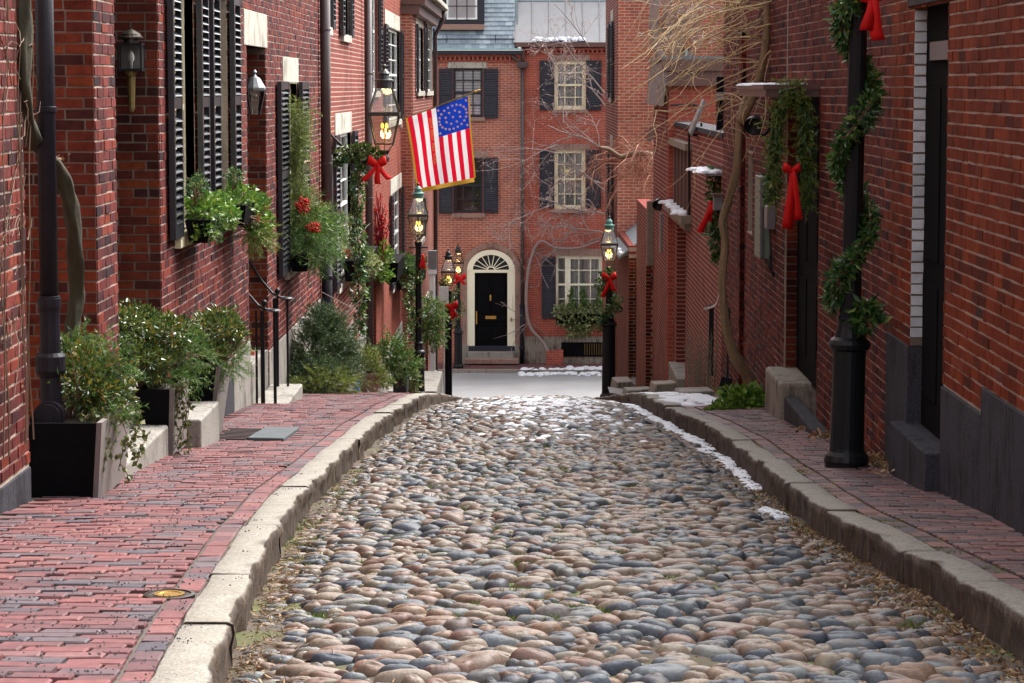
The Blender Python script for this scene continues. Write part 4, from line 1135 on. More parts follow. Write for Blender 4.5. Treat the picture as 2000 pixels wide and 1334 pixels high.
# ================================================================== FAR HOUSES ACROSS THE CROSS STREET
FY = 76.2
def Q(px, py, Y=FY): return on_y(px, py, Y)
def rect(px0, py0, px1, py1, Y=FY):
    a, b = Q(px0, py0, Y), Q(px1, py1, Y)
    return a.x, b.x, b.z, a.z                         # x0 x1 z0 z1
def far_window(parent, px0, py0, px1, py1, frame, rows, cols, inside, shut=(), lint=None, sill=None, sash=True, fw=0.07):
    x0, x1, z0, z1 = rect(px0, py0, px1, py1)
    f = MB(); yf = FY + 0.06
    f.box(x0, x0 + fw, yf, yf + 0.06, z0, z1); f.box(x1 - fw, x1, yf, yf + 0.06, z0, z1)
    f.box(x0 + fw, x1 - fw, yf + 0.002, yf + 0.058, z1 - fw, z1); f.box(x0 + fw, x1 - fw, yf + 0.002, yf + 0.058, z0, z0 + fw)
    if sash: f.box(x0 + fw, x1 - fw, yf + 0.002, yf + 0.058, (z0 + z1) / 2 - 0.03, (z0 + z1) / 2 + 0.03)
    for k in range(1, cols):
        x = x0 + (x1 - x0) * k / cols; f.box(x - 0.014, x + 0.014, yf + 0.012, yf + 0.05, z0 + fw, z1 - fw)
    for k in range(1, rows):
        z = z0 + (z1 - z0) * k / rows
        if sash and abs(z - (z0 + z1) / 2) < 0.05: continue
        f.box(x0 + fw, x1 - fw, yf + 0.014, yf + 0.048, z - 0.014, z + 0.014)
    w = f.build('window', M[frame], parent)
    g = MB(); g.box(x0 + fw * 0.9, x1 - fw * 0.9, yf + 0.028, yf + 0.034, z0 + fw * 0.9, z1 - fw * 0.9); g.build('pane', M['window_glass'], w)
    c = MB()
    if inside == 'blind':
        n = int((z1 - z0) / 0.085)
        for k in range(n): c.box(x0 + 0.06, x1 - 0.06, yf + 0.065, yf + 0.08, z0 + 0.085 * k + 0.004, z0 + 0.085 * k + 0.076)
        c.build('blind', M['curtain'], w)
    elif inside == 'curtain':
        n = 40; vs = []
        for k in range(n + 1):
            x = x0 + (x1 - x0) * k / n
            yy = yf + 0.11 + 0.03 * math.sin(k * 1.9) + (0.12 if abs(k - n / 2) < 2.5 else 0)
            vs += [(x, yy, z0), (x, yy, z1)]
        c.add(vs, [(2 * k, 2 * k + 2, 2 * k + 3, 2 * k + 1) for k in range(n)]); c.build('curtain', M['curtain'], w)
    b = MB(); b.box(x0 - 0.1, x1 + 0.1, yf + 0.6, yf + 0.65, z0 - 0.1, z1 + 0.1); b.build('room', M['room_dark'], w)
    for q in shut:
        a0, a1, c0, c1 = rect(*q)
        s = MB(); ys = FY - 0.07
        st = 0.05
        s.box(a0, a0 + st, ys, ys + 0.045, c0, c1); s.box(a1 - st, a1, ys, ys + 0.045, c0, c1)
        for zz in (c0, (c0 + c1) / 2 - 0.05, c1 - 0.1): s.box(a0 + st, a1 - st, ys + 0.002, ys + 0.043, zz, zz + 0.1)
        s = s.build('shutter', M['navy_paint'], parent)
        l = MB(); z = c0 + 0.12
        while z < c1 - 0.11:
            l.hexa([(a0 + st, ys + 0.004, z), (a1 - st, ys + 0.004, z), (a1 - st, ys + 0.012, z), (a0 + st, ys + 0.012, z), (a0 + st, ys + 0.030, z + 0.055), (a1 - st, ys + 0.030, z + 0.055), (a1 - st, ys + 0.038, z + 0.055), (a0 + st, ys + 0.038, z + 0.055)]); z += 0.065
        tag(l.build('slats', M['navy_paint'], s), kind='stuff')
    if lint:
        a0, a1, c0, c1 = rect(*lint[0]); m = MB(); m.box(a0, a1, FY - 0.025, FY + 0.1, c0, c1); m.build('lintel', M[lint[1]], w)
    if sill:
        a0, a1, c0, c1 = rect(*sill[0]); m = MB(); m.box(a0, a1, FY - 0.08, FY + 0.1, c0, c1); m.build('sill', M[sill[1]], w)
    return (x0, x1, z0, z1)
def far_wall(parent, X0, X1, z0, z1, ops, mat):
    U0 = X0
    plain_wall(parent, ((X0, FY), (X1, FY)), z0, z1, mat, [(a - U0, b - U0, c, d) for a, b, c, d in ops], thick=0.3)
zbase = ZC + 0.12
hF = thing('brick_house', 'far brick house with the black front door under a fanlight and slate roof', 'house')
xs = Q(1020, 400).x
ops = [far_window(hF, 885, 133, 943, 229, 'navy_paint', 4, 3, 'blind', [(857, 134, 884.5, 231), (944, 134, 973, 231)], ((875, 121, 950, 133), 'limestone'), ((880, 229, 947, 236), 'brownstone')),
       far_window(hF, 885, 308, 943, 416, 'navy_paint', 4, 3, None, [(857, 309, 884.5, 417), (944, 308, 973, 416)], ((885, 295, 952, 308), 'brownstone'), ((882, 417, 948, 425), 'brownstone')),
       ]
dx0, dx1, dz0, dz1 = rect(921, 530, 997, 688)
ax0, ax1, az0, az1 = rect(921, 492, 997, 690)
ops.append((ax0, ax1, az0, dz1 + 0.02)); 
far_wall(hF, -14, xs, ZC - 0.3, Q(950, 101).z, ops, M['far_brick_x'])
# arched doorway: brownstone ring, white frame, fanlight, door, knocker, letter plate, steps
cx, zspr = Q(959, 528).x, Q(959, 528).z
def ring(r0, r1, y0, y1, n=24, sz=1.0, a0=0.0, a1=math.pi):
    mb = MB(); vs = []
    for k in range(n + 1):
        a = a0 + (a1 - a0) * k / n
        for r_, y_ in ((r0, y0), (r1, y0), (r1, y1), (r0, y1)): vs.append((cx + math.cos(a) * r_, y_, zspr + math.sin(a) * r_ * sz))
    fs = []
    for k in range(n):
        for q in range(4): fs.append((4 * k + q, 4 * k + (q + 1) % 4, 4 * k + 4 + (q + 1) % 4, 4 * k + 4 + q))
    return mb.add(vs, fs)
px1m = Q(960, 528).x - Q(959, 528).x
m = ring(47 * px1m, 57.5 * px1m, FY - 0.06, FY + 0.05, sz=0.92); m.box(cx - 57.5 * px1m, cx - 47 * px1m, FY - 0.06, FY + 0.05, zbase + 0.4, zspr); m.box(cx + 47 * px1m, cx + 57.5 * px1m, FY - 0.06, FY + 0.05, zbase + 0.4, zspr)
dr = m.build('door_surround', M['brownstone'], hF)
m = MB(); m.box(cx - 0.06, cx + 0.06, FY - 0.10, FY - 0.062, zspr + 45 * px1m, zspr + 56 * px1m); m.build('keystone', M['brownstone'], dr)
m = ring(35.5 * px1m, 47 * px1m, FY - 0.05, FY + 0.06, sz=0.86); m.box(cx - 47 * px1m, cx - 32 * px1m, FY - 0.03, FY + 0.06, zbase + 0.3, zspr); m.box(cx + 32 * px1m, cx + 47 * px1m, FY - 0.03, FY + 0.06, zbase + 0.3, zspr)
m.box(cx - 36 * px1m, cx + 36 * px1m, FY - 0.025, FY + 0.055, zspr - 0.07, zspr + 0.02)
df = m.build('door_frame', M['ivory_paint'], hF)
m = MB()
vs = [(cx, FY - 0.008, zspr)] + [(cx + math.cos(math.pi * k / 20) * 36 * px1m, FY - 0.008, zspr + math.sin(math.pi * k / 20) * 36 * px1m * 0.86) for k in range(21)]
m.add(vs, [tuple(range(22))]); fl = m.build('fanlight', M['room_dark'], hF)
for k in range(1, 9):
    a = math.pi * k / 9
    MB().tube([(cx + math.cos(a) * 0.12, FY - 0.02, zspr + math.sin(a) * 0.10), (cx + math.cos(a) * 36 * px1m, FY - 0.02, zspr + math.sin(a) * 36 * px1m * 0.86)], 0.013, 5).build('glazing_bar', M['ivory_paint'], fl)
ring(0.10, 0.135, FY - 0.03, FY - 0.009, 12, 0.86).build('hub', M['ivory_paint'], fl)
x0, x1, z0, z1 = rect(928, 536, 990.5, 676)
m = MB(); m.box(x0, x1, FY + 0.04, FY + 0.09, z0, z1); door = m.build('door', M['black_paint'], hF)
for a, b, c, d in ((0.08, 0.46, 0.46, 0.94), (0.54, 0.92, 0.46, 0.94), (0.08, 0.92, 0.33, 0.40), (0.08, 0.46, 0.06, 0.27), (0.54, 0.92, 0.06, 0.27), (0.08, 0.92, 0.285, 0.315)):
    m = MB(); w_ = x1 - x0; h_ = z1 - z0
    m.box(x0 + a * w_, x0 + b * w_, FY + 0.022, FY + 0.042, z0 + c * h_, z0 + d * h_); m.build('panel', M['black_paint'], door, bevel=0.012)
kx, kz = Q(958, 582).x, Q(958, 582).z
MB().lathe([(0.02, -0.10), (0.035, -0.06), (0.02, 0.0), (0.03, 0.05), (0.012, 0.10)], 10, (kx, FY + 0.0, kz)).build('knocker', M['brass'], door, smooth=True)
a0, a1, c0, c1 = rect(948, 617, 969, 623); m = MB(); m.box(a0, a1, FY + 0.0, FY + 0.02, c0, c1); m.build('letter_plate', M['brass'], door)
a0, a1, c0, c1 = rect(929.5, 608, 932, 633); m = MB(); m.box(a0, a1, FY - 0.02, FY + 0.038, c0, c1); m.build('handle', M['brass'], door)
a0, a1, c0, c1 = rect(997, 620, 1000, 628); m = MB(); m.box(a0, a1, FY - 0.05, FY - 0.031, c0, c1); m.build('bell', M['brass'], df)
for nm, q, y0, mt in (('threshold', (915, 676, 1005, 687), 0.10, 'navy_paint'), ('step', (913, 687.5, 1007, 701), 0.32, 'granite_pale'), ('step', (908, 702, 1013, 711), 0.58, 'brownstone')):
    a0, a1, c0, c1 = rect(*q, Y=FY - y0); m = MB(); m.box(a0, a1, FY - y0, FY + 0.05, c0, c1); m.build(nm, M[mt], hF, bevel=0.01)
for q in ((898, 672, 913, 704), (1006, 672, 1020, 704)):
    a0, a1, c0, c1 = rect(*q); m = MB(); m.box(a0, a1, FY - 0.09, FY + 0.05, zbase - 0.1, c1); m.build('plinth', M['granite_kerb'], hF)
# eaves: dentils, gutter, slates, dormer
def dentils(parent, px0, px1, py0, py1, mat):
    x0, x1, z0, z1 = rect(px0, py0, px1, py1)
    m = MB(); m.box(x0, x1, FY - 0.13, FY - 0.001, z1 - 0.055, z1); m.box(x0, x1, FY - 0.05, FY - 0.001, z0 - 0.04, z0 + 0.005)
    w = m.build('cornice', M[mat], parent); x = x0
    d = MB()
    while x < x1 - 0.05: d.box(x, x + 0.055, FY - 0.11, FY - 0.002, z0 + 0.005, z1 - 0.055); x += 0.135
    tag(d.build('dentils', M[mat], w), kind='stuff')
simple('brick_red_plain', (0.36, 0.09, 0.06), 0.75, var=0.3, scale=30)
dentils(hF, 700, 1020, 107, 118, 'brick_red_plain')
x0, x1, z0, z1 = rect(700, 99, 1019, 106.5); m = MB(); m.box(x0, x1, FY - 0.26, FY - 0.13, z0, z1); m.build('gutter', M['navy_paint'], hF)
x0, x1, z0, z1 = rect(700, 94.5, 1019, 98); m = MB(); m.box(x0, x1, FY - 0.30, FY - 0.2, z0, z1); m.build('gutter_edge', M['copper_green'], hF)
ez = z1
RS = 0.62                                             # roof run per rise
def roof_pt(x, t): return (x, FY - 0.2 + t * RS, ez + t)
sl = MB(); row = 0; t = 0.0
x0s, x1s = -6.0, Q(1005, 50).x
while t < 3.2:
    x = x0s - (0.11 if row % 2 else 0)
    while x < x1s:
        a, b = max(x, x0s), min(x + 0.212, x1s)
        if b - a > 0.03:
            d = rnd.uniform(0, 0.006)
            sl.add([(a, FY - 0.2 + t * RS - 0.02 - d, ez + t), (b, FY - 0.2 + t * RS - 0.02 - d, ez + t), (b, FY - 0.2 + (t + 0.16) * RS, ez + t + 0.16), (a, FY - 0.2 + (t + 0.16) * RS, ez + t + 0.16),
                    (a, FY - 0.2 + t * RS + 0.01, ez + t), (b, FY - 0.2 + t * RS + 0.01, ez + t)], [(0, 1, 2, 3), (4, 5, 1, 0)])
        x += 0.218
    t += 0.135; row += 1
tag(sl.build('slates', M['slate'], hF), kind='stuff')
m = MB(); m.quad((x0s, FY - 0.16, ez), (x1s + 0.1, FY - 0.16, ez), (x1s + 0.1, FY - 0.16 + 3.4 * RS, ez + 3.4), (x0s, FY - 0.16 + 3.4 * RS, ez + 3.4)); m.build('roof', M['slate_dark'], hF)
x0, x1, z0, z1 = rect(856, -40, 946, 46, FY + 0.1)
m = MB(); m.box(x0, x1, FY + 0.1, FY + 1.6, z0, z1); dm = m.build('dormer', M['navy_paint'], hF)
x0, x1, z0, z1 = rect(872, -40, 932, 38, FY + 0.1); m = MB(); m.box(x0, x1, FY + 0.06, FY + 0.098, z0, z1); m.build('sash', M['curtain'], dm)
m = MB(); m.box(x0 + 0.06, x1 - 0.06, FY + 0.045, FY + 0.058, z0 + 0.06, z1); m.build('pane', M['window_glass'], dm)
m = MB()
for k in (1, 2): xx = x0 + (x1 - x0) * k / 3; m.box(xx - 0.012, xx + 0.012, FY + 0.03, FY + 0.045, z0, z1)
for k in (1, 2, 3): zz = z0 + (z1 - z0) * k / 3; m.box(x0, x1, FY + 0.032, FY + 0.044, zz - 0.012, zz + 0.012)
m.build('glazing_bars', M['navy_paint'], dm)
x0, x1, z0, z1 = rect(856, 47, 946, 58, FY + 0.0); m = MB(); m.box(x0, x1, FY - 0.02, FY + 0.2, z0, z1); m.build('dormer_apron', M['brownstone'], hF)
m = MB()
zz = Q(900, 76).z
m.tube([(x0s, FY - 0.12, zz), (x1s, FY - 0.12, zz)], 0.012, 6)
for px in (873, 968): x = Q(px, 76).x; m.tube([(x, FY - 0.12, zz - 0.1), (x, FY - 0.12, zz + 0.12)], 0.012, 6)
m.build('snow_rail', M['black_iron'], hF)

hG = thing('brick_house', 'far redder brick house with cream window frames and metal roof behind the bare tree', 'house')
ops = [far_window(hG, 1083, 118, 1144, 214, 'cream_paint', 4, 3, 'curtain', [(1054, 118, 1082.5, 215), (1145, 118, 1174, 215)], ((1075, 107, 1152, 118), 'brownstone'), ((1080, 214, 1147, 220), 'brownstone'), fw=0.11),
       far_window(hG, 1083, 292, 1143, 408, 'cream_paint', 4, 3, 'curtain', [(1054, 293, 1082.5, 406), (1145, 293, 1174, 406)], ((1075, 281, 1152, 292), 'brownstone'), ((1079, 408, 1147, 416), 'brownstone'), fw=0.11),
       far_window(hG, 1108, 500, 1176, 612, 'ivory_paint', 4, 3, 'curtain', [(1058, 502, 1085, 622)], ((1078, 486, 1190, 500), 'brownstone'), None, fw=0.10),
       far_window(hG, 1086, 500, 1108, 612, 'ivory_paint', 4, 1, 'curtain', [], None, None, fw=0.07)]
far_wall(hG, xs, 14, ZC - 0.3, Q(1100, 84).z, ops, M['far_brick_x2'])
dentils(hG, 1022, 1500, 94, 103, 'brick_red_plain')
x0, x1, z0, z1 = rect(1007, 83, 1500, 92); m = MB(); m.box(x0, x1, FY - 0.28, FY - 0.13, z0, z1); m.build('gutter', M['brown_trim'], hG)
ez2 = z1
m = MB(); xa, xb = Q(1003, 50).x, 14
m.quad((xa, FY - 0.2, ez2), (xb, FY - 0.2, ez2), (xb, FY - 0.2 + 1.25 * 0.9, ez2 + 1.25), (xa, FY - 0.2 + 1.25 * 0.9, ez2 + 1.25)); m.build('roof', M['zinc_roof'], hG)
for k in range(14):
    x = xa + 0.05 + 0.5 * k
    m = MB(); m.hexa([(x, FY - 0.22, ez2), (x + 0.025, FY - 0.22, ez2), (x + 0.025, FY - 0.18, ez2), (x, FY - 0.18, ez2), (x, FY - 0.24 + 1.25 * 0.9, ez2 + 1.25), (x + 0.025, FY - 0.24 + 1.25 * 0.9, ez2 + 1.25), (x + 0.025, FY - 0.19 + 1.25 * 0.9, ez2 + 1.25), (x, FY - 0.19 + 1.25 * 0.9, ez2 + 1.25)]); m.build('seam', M['zinc_roof'], hG)
m = MB(); m.hexa([(xa, FY + 0.9, ez2 + 1.25), (xb, FY + 0.9, ez2 + 1.25), (xb, FY + 1.0, ez2 + 1.25), (xa, FY + 1.0, ez2 + 1.25), (xa, FY + 1.6, ez2 + 3.2), (xb, FY + 1.6, ez2 + 3.2), (xb, FY + 1.7, ez2 + 3.2), (xa, FY + 1.7, ez2 + 3.2)]); m.build('upper_roof', M['slate'], hG)
for q in ((1024, 657, 1200, 700),):
    x0, x1, z0, z1 = rect(*q); m = MB(); m.box(x0, 9, FY - 0.05, FY - 0.002, zbase - 0.1, z1); m.build('plinth', M['granite_kerb'], hG)
x0, x1, z0, z1 = rect(1096, 668, 1240, 696); m = MB(); m.box(x0, x1, FY - 0.08, FY - 0.052, z0, z1); bw = m.build('basement_window', M['black_paint'], hG)
for k in range(14):
    x = x0 + 0.7 + 0.07 * k
    m = MB(); m.box(x, x + 0.015, FY - 0.10, FY - 0.082, z0 + 0.05, z1 - 0.04); m.build('bar', M['brass_dull'], bw)
x0, x1, z0, z1 = rect(1067, 685, 1100, 700, FY - 0.4); m = MB(); m.box(x0, x1, FY - 0.4, FY - 0.06, zbase - 0.1, z1); m.build('tree_pit', M['far_brick_x2'], hG)
x0, x1, z0, z1 = rect(1015, 130, 1025, 700, FY - 0.1)
X = (x0 + x1) / 2
pipe(hF, [(X, FY - 0.1, Q(1020, 128).z), (X, FY - 0.1, Q(1020, 600).z)], 0.055, 'pipe_brown')
pipe(hF, [(X, FY - 0.1, Q(1020, 596).z), (X, FY - 0.1, zbase)], 0.07, 'pipe_black', [(X, FY - 0.1, Q(1020, 600).z, 0.085, 0.1), (X, FY - 0.1, Q(1020, 682).z, 0.09, 0.1)])
x0, x1, z0, z1 = rect(1010, 121, 1031, 133, FY - 0.1); m = MB(); m.box(x0, x1, FY - 0.2, FY - 0.01, z0, z1); m.build('leader_head', M['pipe_brown'], hF, bevel=0.02)
MB().tube([Q(1001, 104, FY - 0.14), Q(1002, 112, FY - 0.14), Q(1012, 118, FY - 0.14), Q(1015, 124, FY - 0.12)], 0.045, 8).tube([Q(1020, 92, FY - 0.14), Q(1021, 108, FY - 0.14), Q(1021, 124, FY - 0.12)], 0.045, 8).build('leader_pipe', M['pipe_brown'], hF, smooth=True)
m = MB(); m.box(-14, 14, FY + 0.9, FY + 7, ZC - 0.4, 1.0); m.build('core', M['room_dark'], hF)
# ================================================================== PLANTS: helpers
def unit(a):
    return a / np.maximum(1e-9, np.linalg.norm(a, axis=1, keepdims=True))
def leaf_faces(cen, dirs, L, W, fold=0.25, rs=nrs):
    """folded leaf blades: cen (n,3) stalk ends, dirs (n,3), lengths (n,)"""
    n = len(cen)
    d = unit(dirs)
    side = unit(np.cross(d, unit(rs.normal(size=(n, 3)))))
    nn = np.cross(d, side)
    L = np.asarray(L).reshape(-1, 1) * np.ones((n, 1)); W = np.asarray(W).reshape(-1, 1) * np.ones((n, 1))
    mid = cen + d * L * 0.45
    v = np.stack([cen, mid + side * W * 0.5 + nn * W * fold, cen + d * L - nn * L * 0.12, mid - side * W * 0.5 + nn * W * fold], 1).reshape(-1, 3)
    i = np.arange(n).reshape(-1, 1) * 4
    f = np.concatenate([i + np.array([[0, 1, 2]]), i + np.array([[0, 2, 3]])], 1).reshape(-1, 3)
    return v, f
def needle_sprays(base, dirs, length, per=26, nl=0.05, nw=0.004, rs=nrs, droop=0.3):
    """feathery conifer twigs: needles set both sides of many short stems"""
    n = len(base); d = unit(dirs)
    length = np.asarray(length).reshape(-1, 1) * np.ones((n, 1))
    t = rs.uniform(0.05, 1.0, size=(n, per))
    pos = base[:, None, :] + d[:, None, :] * (length[:, :, None] * t[:, :, None])
    pos[:, :, 2] -= droop * (length * t) ** 2 * 1.5
    rv = rs.normal(size=(n, per, 3))
    nd = d[:, None, :] * 0.75 + 0.75 * rv / np.linalg.norm(rv, axis=2, keepdims=True)
    nd /= np.linalg.norm(nd, axis=2, keepdims=True)
    sd = np.cross(nd, rs.normal(size=(n, per, 3))); sd /= np.maximum(1e-6, np.linalg.norm(sd, axis=2, keepdims=True))
    ln = nl * rs.uniform(0.7, 1.2, size=(n, per, 1))
    v = np.stack([pos - sd * nw, pos + sd * nw, pos + nd * ln], 2).reshape(-1, 3)
    f = np.arange(n * per * 3).reshape(-1, 3)
    st = np.stack([base, base + np.array([[0, 0, .004]]), base + d * length], 1).reshape(-1, 3)
    f2 = np.arange(n * 3).reshape(-1, 3) + len(v)
    return np.concatenate([v, st]), np.concatenate([f, f2])
def blob_points(n, c, r, rs=nrs, shell=0.45, low=-1.0):
    u = unit(rs.normal(size=(n, 3)))
    rad = (shell + (1 - shell) * rs.uniform(size=(n, 1)) ** 0.6)
    lump = 1 + 0.22 * np.sin(u[:, :1] * 5.1 + c[0] * 7) * np.cos(u[:, 1:2] * 4.3 + 1) + 0.18 * np.sin(u[:, 2:3] * 6.0 + u[:, :1] * 3 + c[1])
    u[:, 2] = np.maximum(u[:, 2], low)
    return np.array(c) + u * rad * lump * np.array(r), u
def foliage_obj(name, parts, mat, parent):
    vs, fs, n = [], [], 0
    for v, f in parts:
        vs.append(v); fs.append(f + n); n += len(v)
    return rawobj(name, np.concatenate(vs), np.concatenate(fs), mat, parent)
def stems_obj(parent, c, base, n, spread, r0=0.008, mat='twig_brown', name='stem', rs=nrs):
    m = MB()
    for _ in range(n):
        e = np.array(c) + rs.normal(size=3) * np.array(spread)
        b = np.array(base) + rs.normal(size=3) * np.array([0.03, 0.03, 0])
        k = (b + e) / 2 + rs.normal(size=3) * 0.04
        m.tube([b, k, e], [r0, r0 * 0.7, r0 * 0.3], 5, caps=False)
    return m.build(name, M[mat], parent, smooth=True)
def leafy_shrub(name, label, cat, blobs, base, n, L, W, mat, group=None, up=0.4, stem=10, parent=None):
    t = parent or thing(name, label, cat, (0, 0, 0), group)
    parts = []
    tot = sum(b[1][0] * b[1][1] + b[1][0] * b[1][2] for b in blobs)
    for c, r in blobs:
        k = int(n * (r[0] * r[1] + r[0] * r[2]) / tot)
        p, u = blob_points(k, c, r)
        d = u + nrs.normal(size=(k, 3)) * 0.6 + np.array([0, 0, up])
        parts.append(leaf_faces(p, d, L * nrs.uniform(0.6, 1.25, k), W * nrs.uniform(0.7, 1.2, k)))
    foliage_obj('foliage', parts, M[mat], t)
    for c, r in blobs:
        stems_obj(t, c, base, stem, (r[0] * 0.5, r[1] * 0.5, r[2] * 0.5))
    return t
def garland_leaves(path, rad, n, L, W, mat, parent, out=1.0, name='foliage', hang=0.0):
    P = np.array([tuple(p) for p in path]); seg = np.linalg.norm(np.diff(P, axis=0), axis=1); cum = np.concatenate([[0], np.cumsum(seg)])
    t = nrs.uniform(0, cum[-1], n)
    x = np.stack([np.interp(t, cum, P[:, k]) for k in range(3)], 1)
    tan = np.stack([np.interp(np.minimum(t + 0.02, cum[-1]), cum, P[:, k]) - np.interp(np.maximum(t - 0.02, 0), cum, P[:, k]) for k in range(3)], 1)
    tan = unit(tan); rv = nrs.normal(size=(n, 3)); rv -= tan * np.sum(rv * tan, 1, keepdims=True); rv = unit(rv)
    r = rad * nrs.uniform(0.1, 1.0, (n, 1)) * (0.8 + 0.35 * np.sin(t * 9.0)).reshape(-1, 1)
    c = x + rv * r
    d = rv * out + tan * nrs.normal(size=(n, 1)) * 0.7 + np.array([0, 0, -hang]) + nrs.normal(size=(n, 3)) * 0.3
    return foliage_obj(name, [leaf_faces(c, d, L * nrs.uniform(0.6, 1.2, n), W * nrs.uniform(0.7, 1.2, n))], M[mat], parent)
def trailing(parent, starts, n, mat, L=0.05, length=(0.2, 0.5), name='trailing_stems', outx=0.15):
    parts = []; stem = MB()
    for s in starts:
        s = np.array(s); ln = nrs.uniform(*length); ph = nrs.uniform(0, 6)
        k = 12
        path = [s + np.array([outx * math.sin(min(1, i / 4) * 1.5) * (0.5 + 0.5 * math.sin(ph)) + 0.02 * math.sin(i + ph), -0.03 * i / k + 0.025 * math.cos(i * 0.9 + ph), 0.05 * math.sin(i / k * 3) * (1 if i < 4 else 0) - ln * max(0, i - 2) / (k - 2)]) for i in range(k + 1)]
        stem.tube(path, 0.003, 4, caps=False)
        P = np.array(path); t = nrs.uniform(0, k, n); x = np.stack([np.interp(t, np.arange(k + 1), P[:, q]) for q in range(3)], 1)
        d = nrs.normal(size=(n, 3)) + np.array([0, -0.4, -0.5])
        parts.append(leaf_faces(x + nrs.normal(size=(n, 3)) * 0.012, d, L * nrs.uniform(0.6, 1.2, n), L * 0.85 * nrs.uniform(0.6, 1.1, n)))
    o = tag(foliage_obj(name, parts, M[mat], parent), kind='stuff')
    tag(stem.build('stalk', M['twig_brown'], o), kind='stuff')
    return o
def sprays(parent, blobs, n, length, mat, per=26, nl=0.05, nw=0.004, up=0.2, droop=0.5, name='foliage', face=(0, 0, 0)):
    parts = []
    for c, r in blobs:
        p, u = blob_points(n, c, r, shell=0.25)
        d = u + nrs.normal(size=(n, 3)) * 0.45 + np.array([face[0], face[1], up + face[2]])
        parts.append(needle_sprays(p, d, length * nrs.uniform(0.6, 1.2, n), per, nl, nw, droop=droop))
    return foliage_obj(name, parts, M[mat], parent)
def berries(parent, c, r, n, size, mat='berry_red', name='berries'):
    m = MB(); p, _ = blob_points(n, c, r, shell=0.6)
    for q in p:
        s = size * rnd.uniform(0.7, 1.2)
        x, y, z = q
        m.add([(x + s, y, z), (x - s, y, z), (x, y + s, z), (x, y - s, z), (x, y, z + s), (x, y, z - s)], [(0, 2, 4), (2, 1, 4), (1, 3, 4), (3, 0, 4), (2, 0, 5), (1, 2, 5), (3, 1, 5), (0, 3, 5)])
    return tag(m.build(name, M[mat], parent), kind='stuff')

# ================================================================== BOWS AND GARLANDS
def strip(pts, width, wdir, m, thick=0.002):
    """a ribbon along pts; wdir = direction of its width"""
    w = Vector(wdir).normalized()
    vs = []
    for i, p in enumerate(pts):
        ww = width[i] if hasattr(width, '__len__') else width
        p = Vector(p); vs += [p - w * ww / 2, p + w * ww / 2]
    m.add(vs, [(2 * i, 2 * i + 1, 2 * i + 3, 2 * i + 2) for i in range(len(pts) - 1)])
def bow(label, loc, s, tails=((-0.5, -1.1), (0.02, -1.25), (0.5, -1.0)), group='red ribbon bows', loops=True, tw=1.0):
    """red ribbon bow facing up the lane; s = half width in metres"""
    t = thing('ribbon_bow', label, 'bow', loc, group)
    if loops:
        for sg in (-1, 1):
            m = MB(); pts = []
            for i in range(11):
                a = -math.pi + 2 * math.pi * i / 10
                pts.append((sg * (0.28 + 0.30 * math.cos(a)) * s, -0.10 * s - 0.16 * s * math.sin(a), (0.16 + 0.18 * math.cos(a) + 0.10 * math.sin(a)) * s))
            strip(pts, [0.30 * s + 0.22 * s * (1 + math.cos(-math.pi + 2 * math.pi * i / 10)) / 2 for i in range(11)], (-0.2 * sg, 0.1, 1), m)
            o = m.build('loop', M['red_ribbon'], t, smooth=True); sd = o.modifiers.new('thick', 'SOLIDIFY'); sd.thickness = 0.004 * max(1, s / 0.15)
    for i, (dx, dz) in enumerate(tails):
        m = MB(); pts = []
        for k in range(8):
            q = k / 7
            pts.append((dx * s * q + 0.04 * s * math.sin(q * 5 + i), -0.12 * s - 0.10 * s * math.sin(q * 3.0 + i), dz * s * q + 0.02 * s))
        strip(pts, [(0.16 * s + 0.26 * s * (k / 7) ** 0.6) * tw for k in range(8)], (1, 0.25 * (-1) ** i, 0.25 * dx), m)
        o = m.build('tail', M['red_ribbon'], t, smooth=True); sd = o.modifiers.new('thick', 'SOLIDIFY'); sd.thickness = 0.004 * max(1, s / 0.15)
    k = MB(); k.ball((0, -0.14 * s, 0.05 * s), 0.13 * s, 8, 6); k.build('knot', M['red_ribbon'], t, smooth=True)
    return t

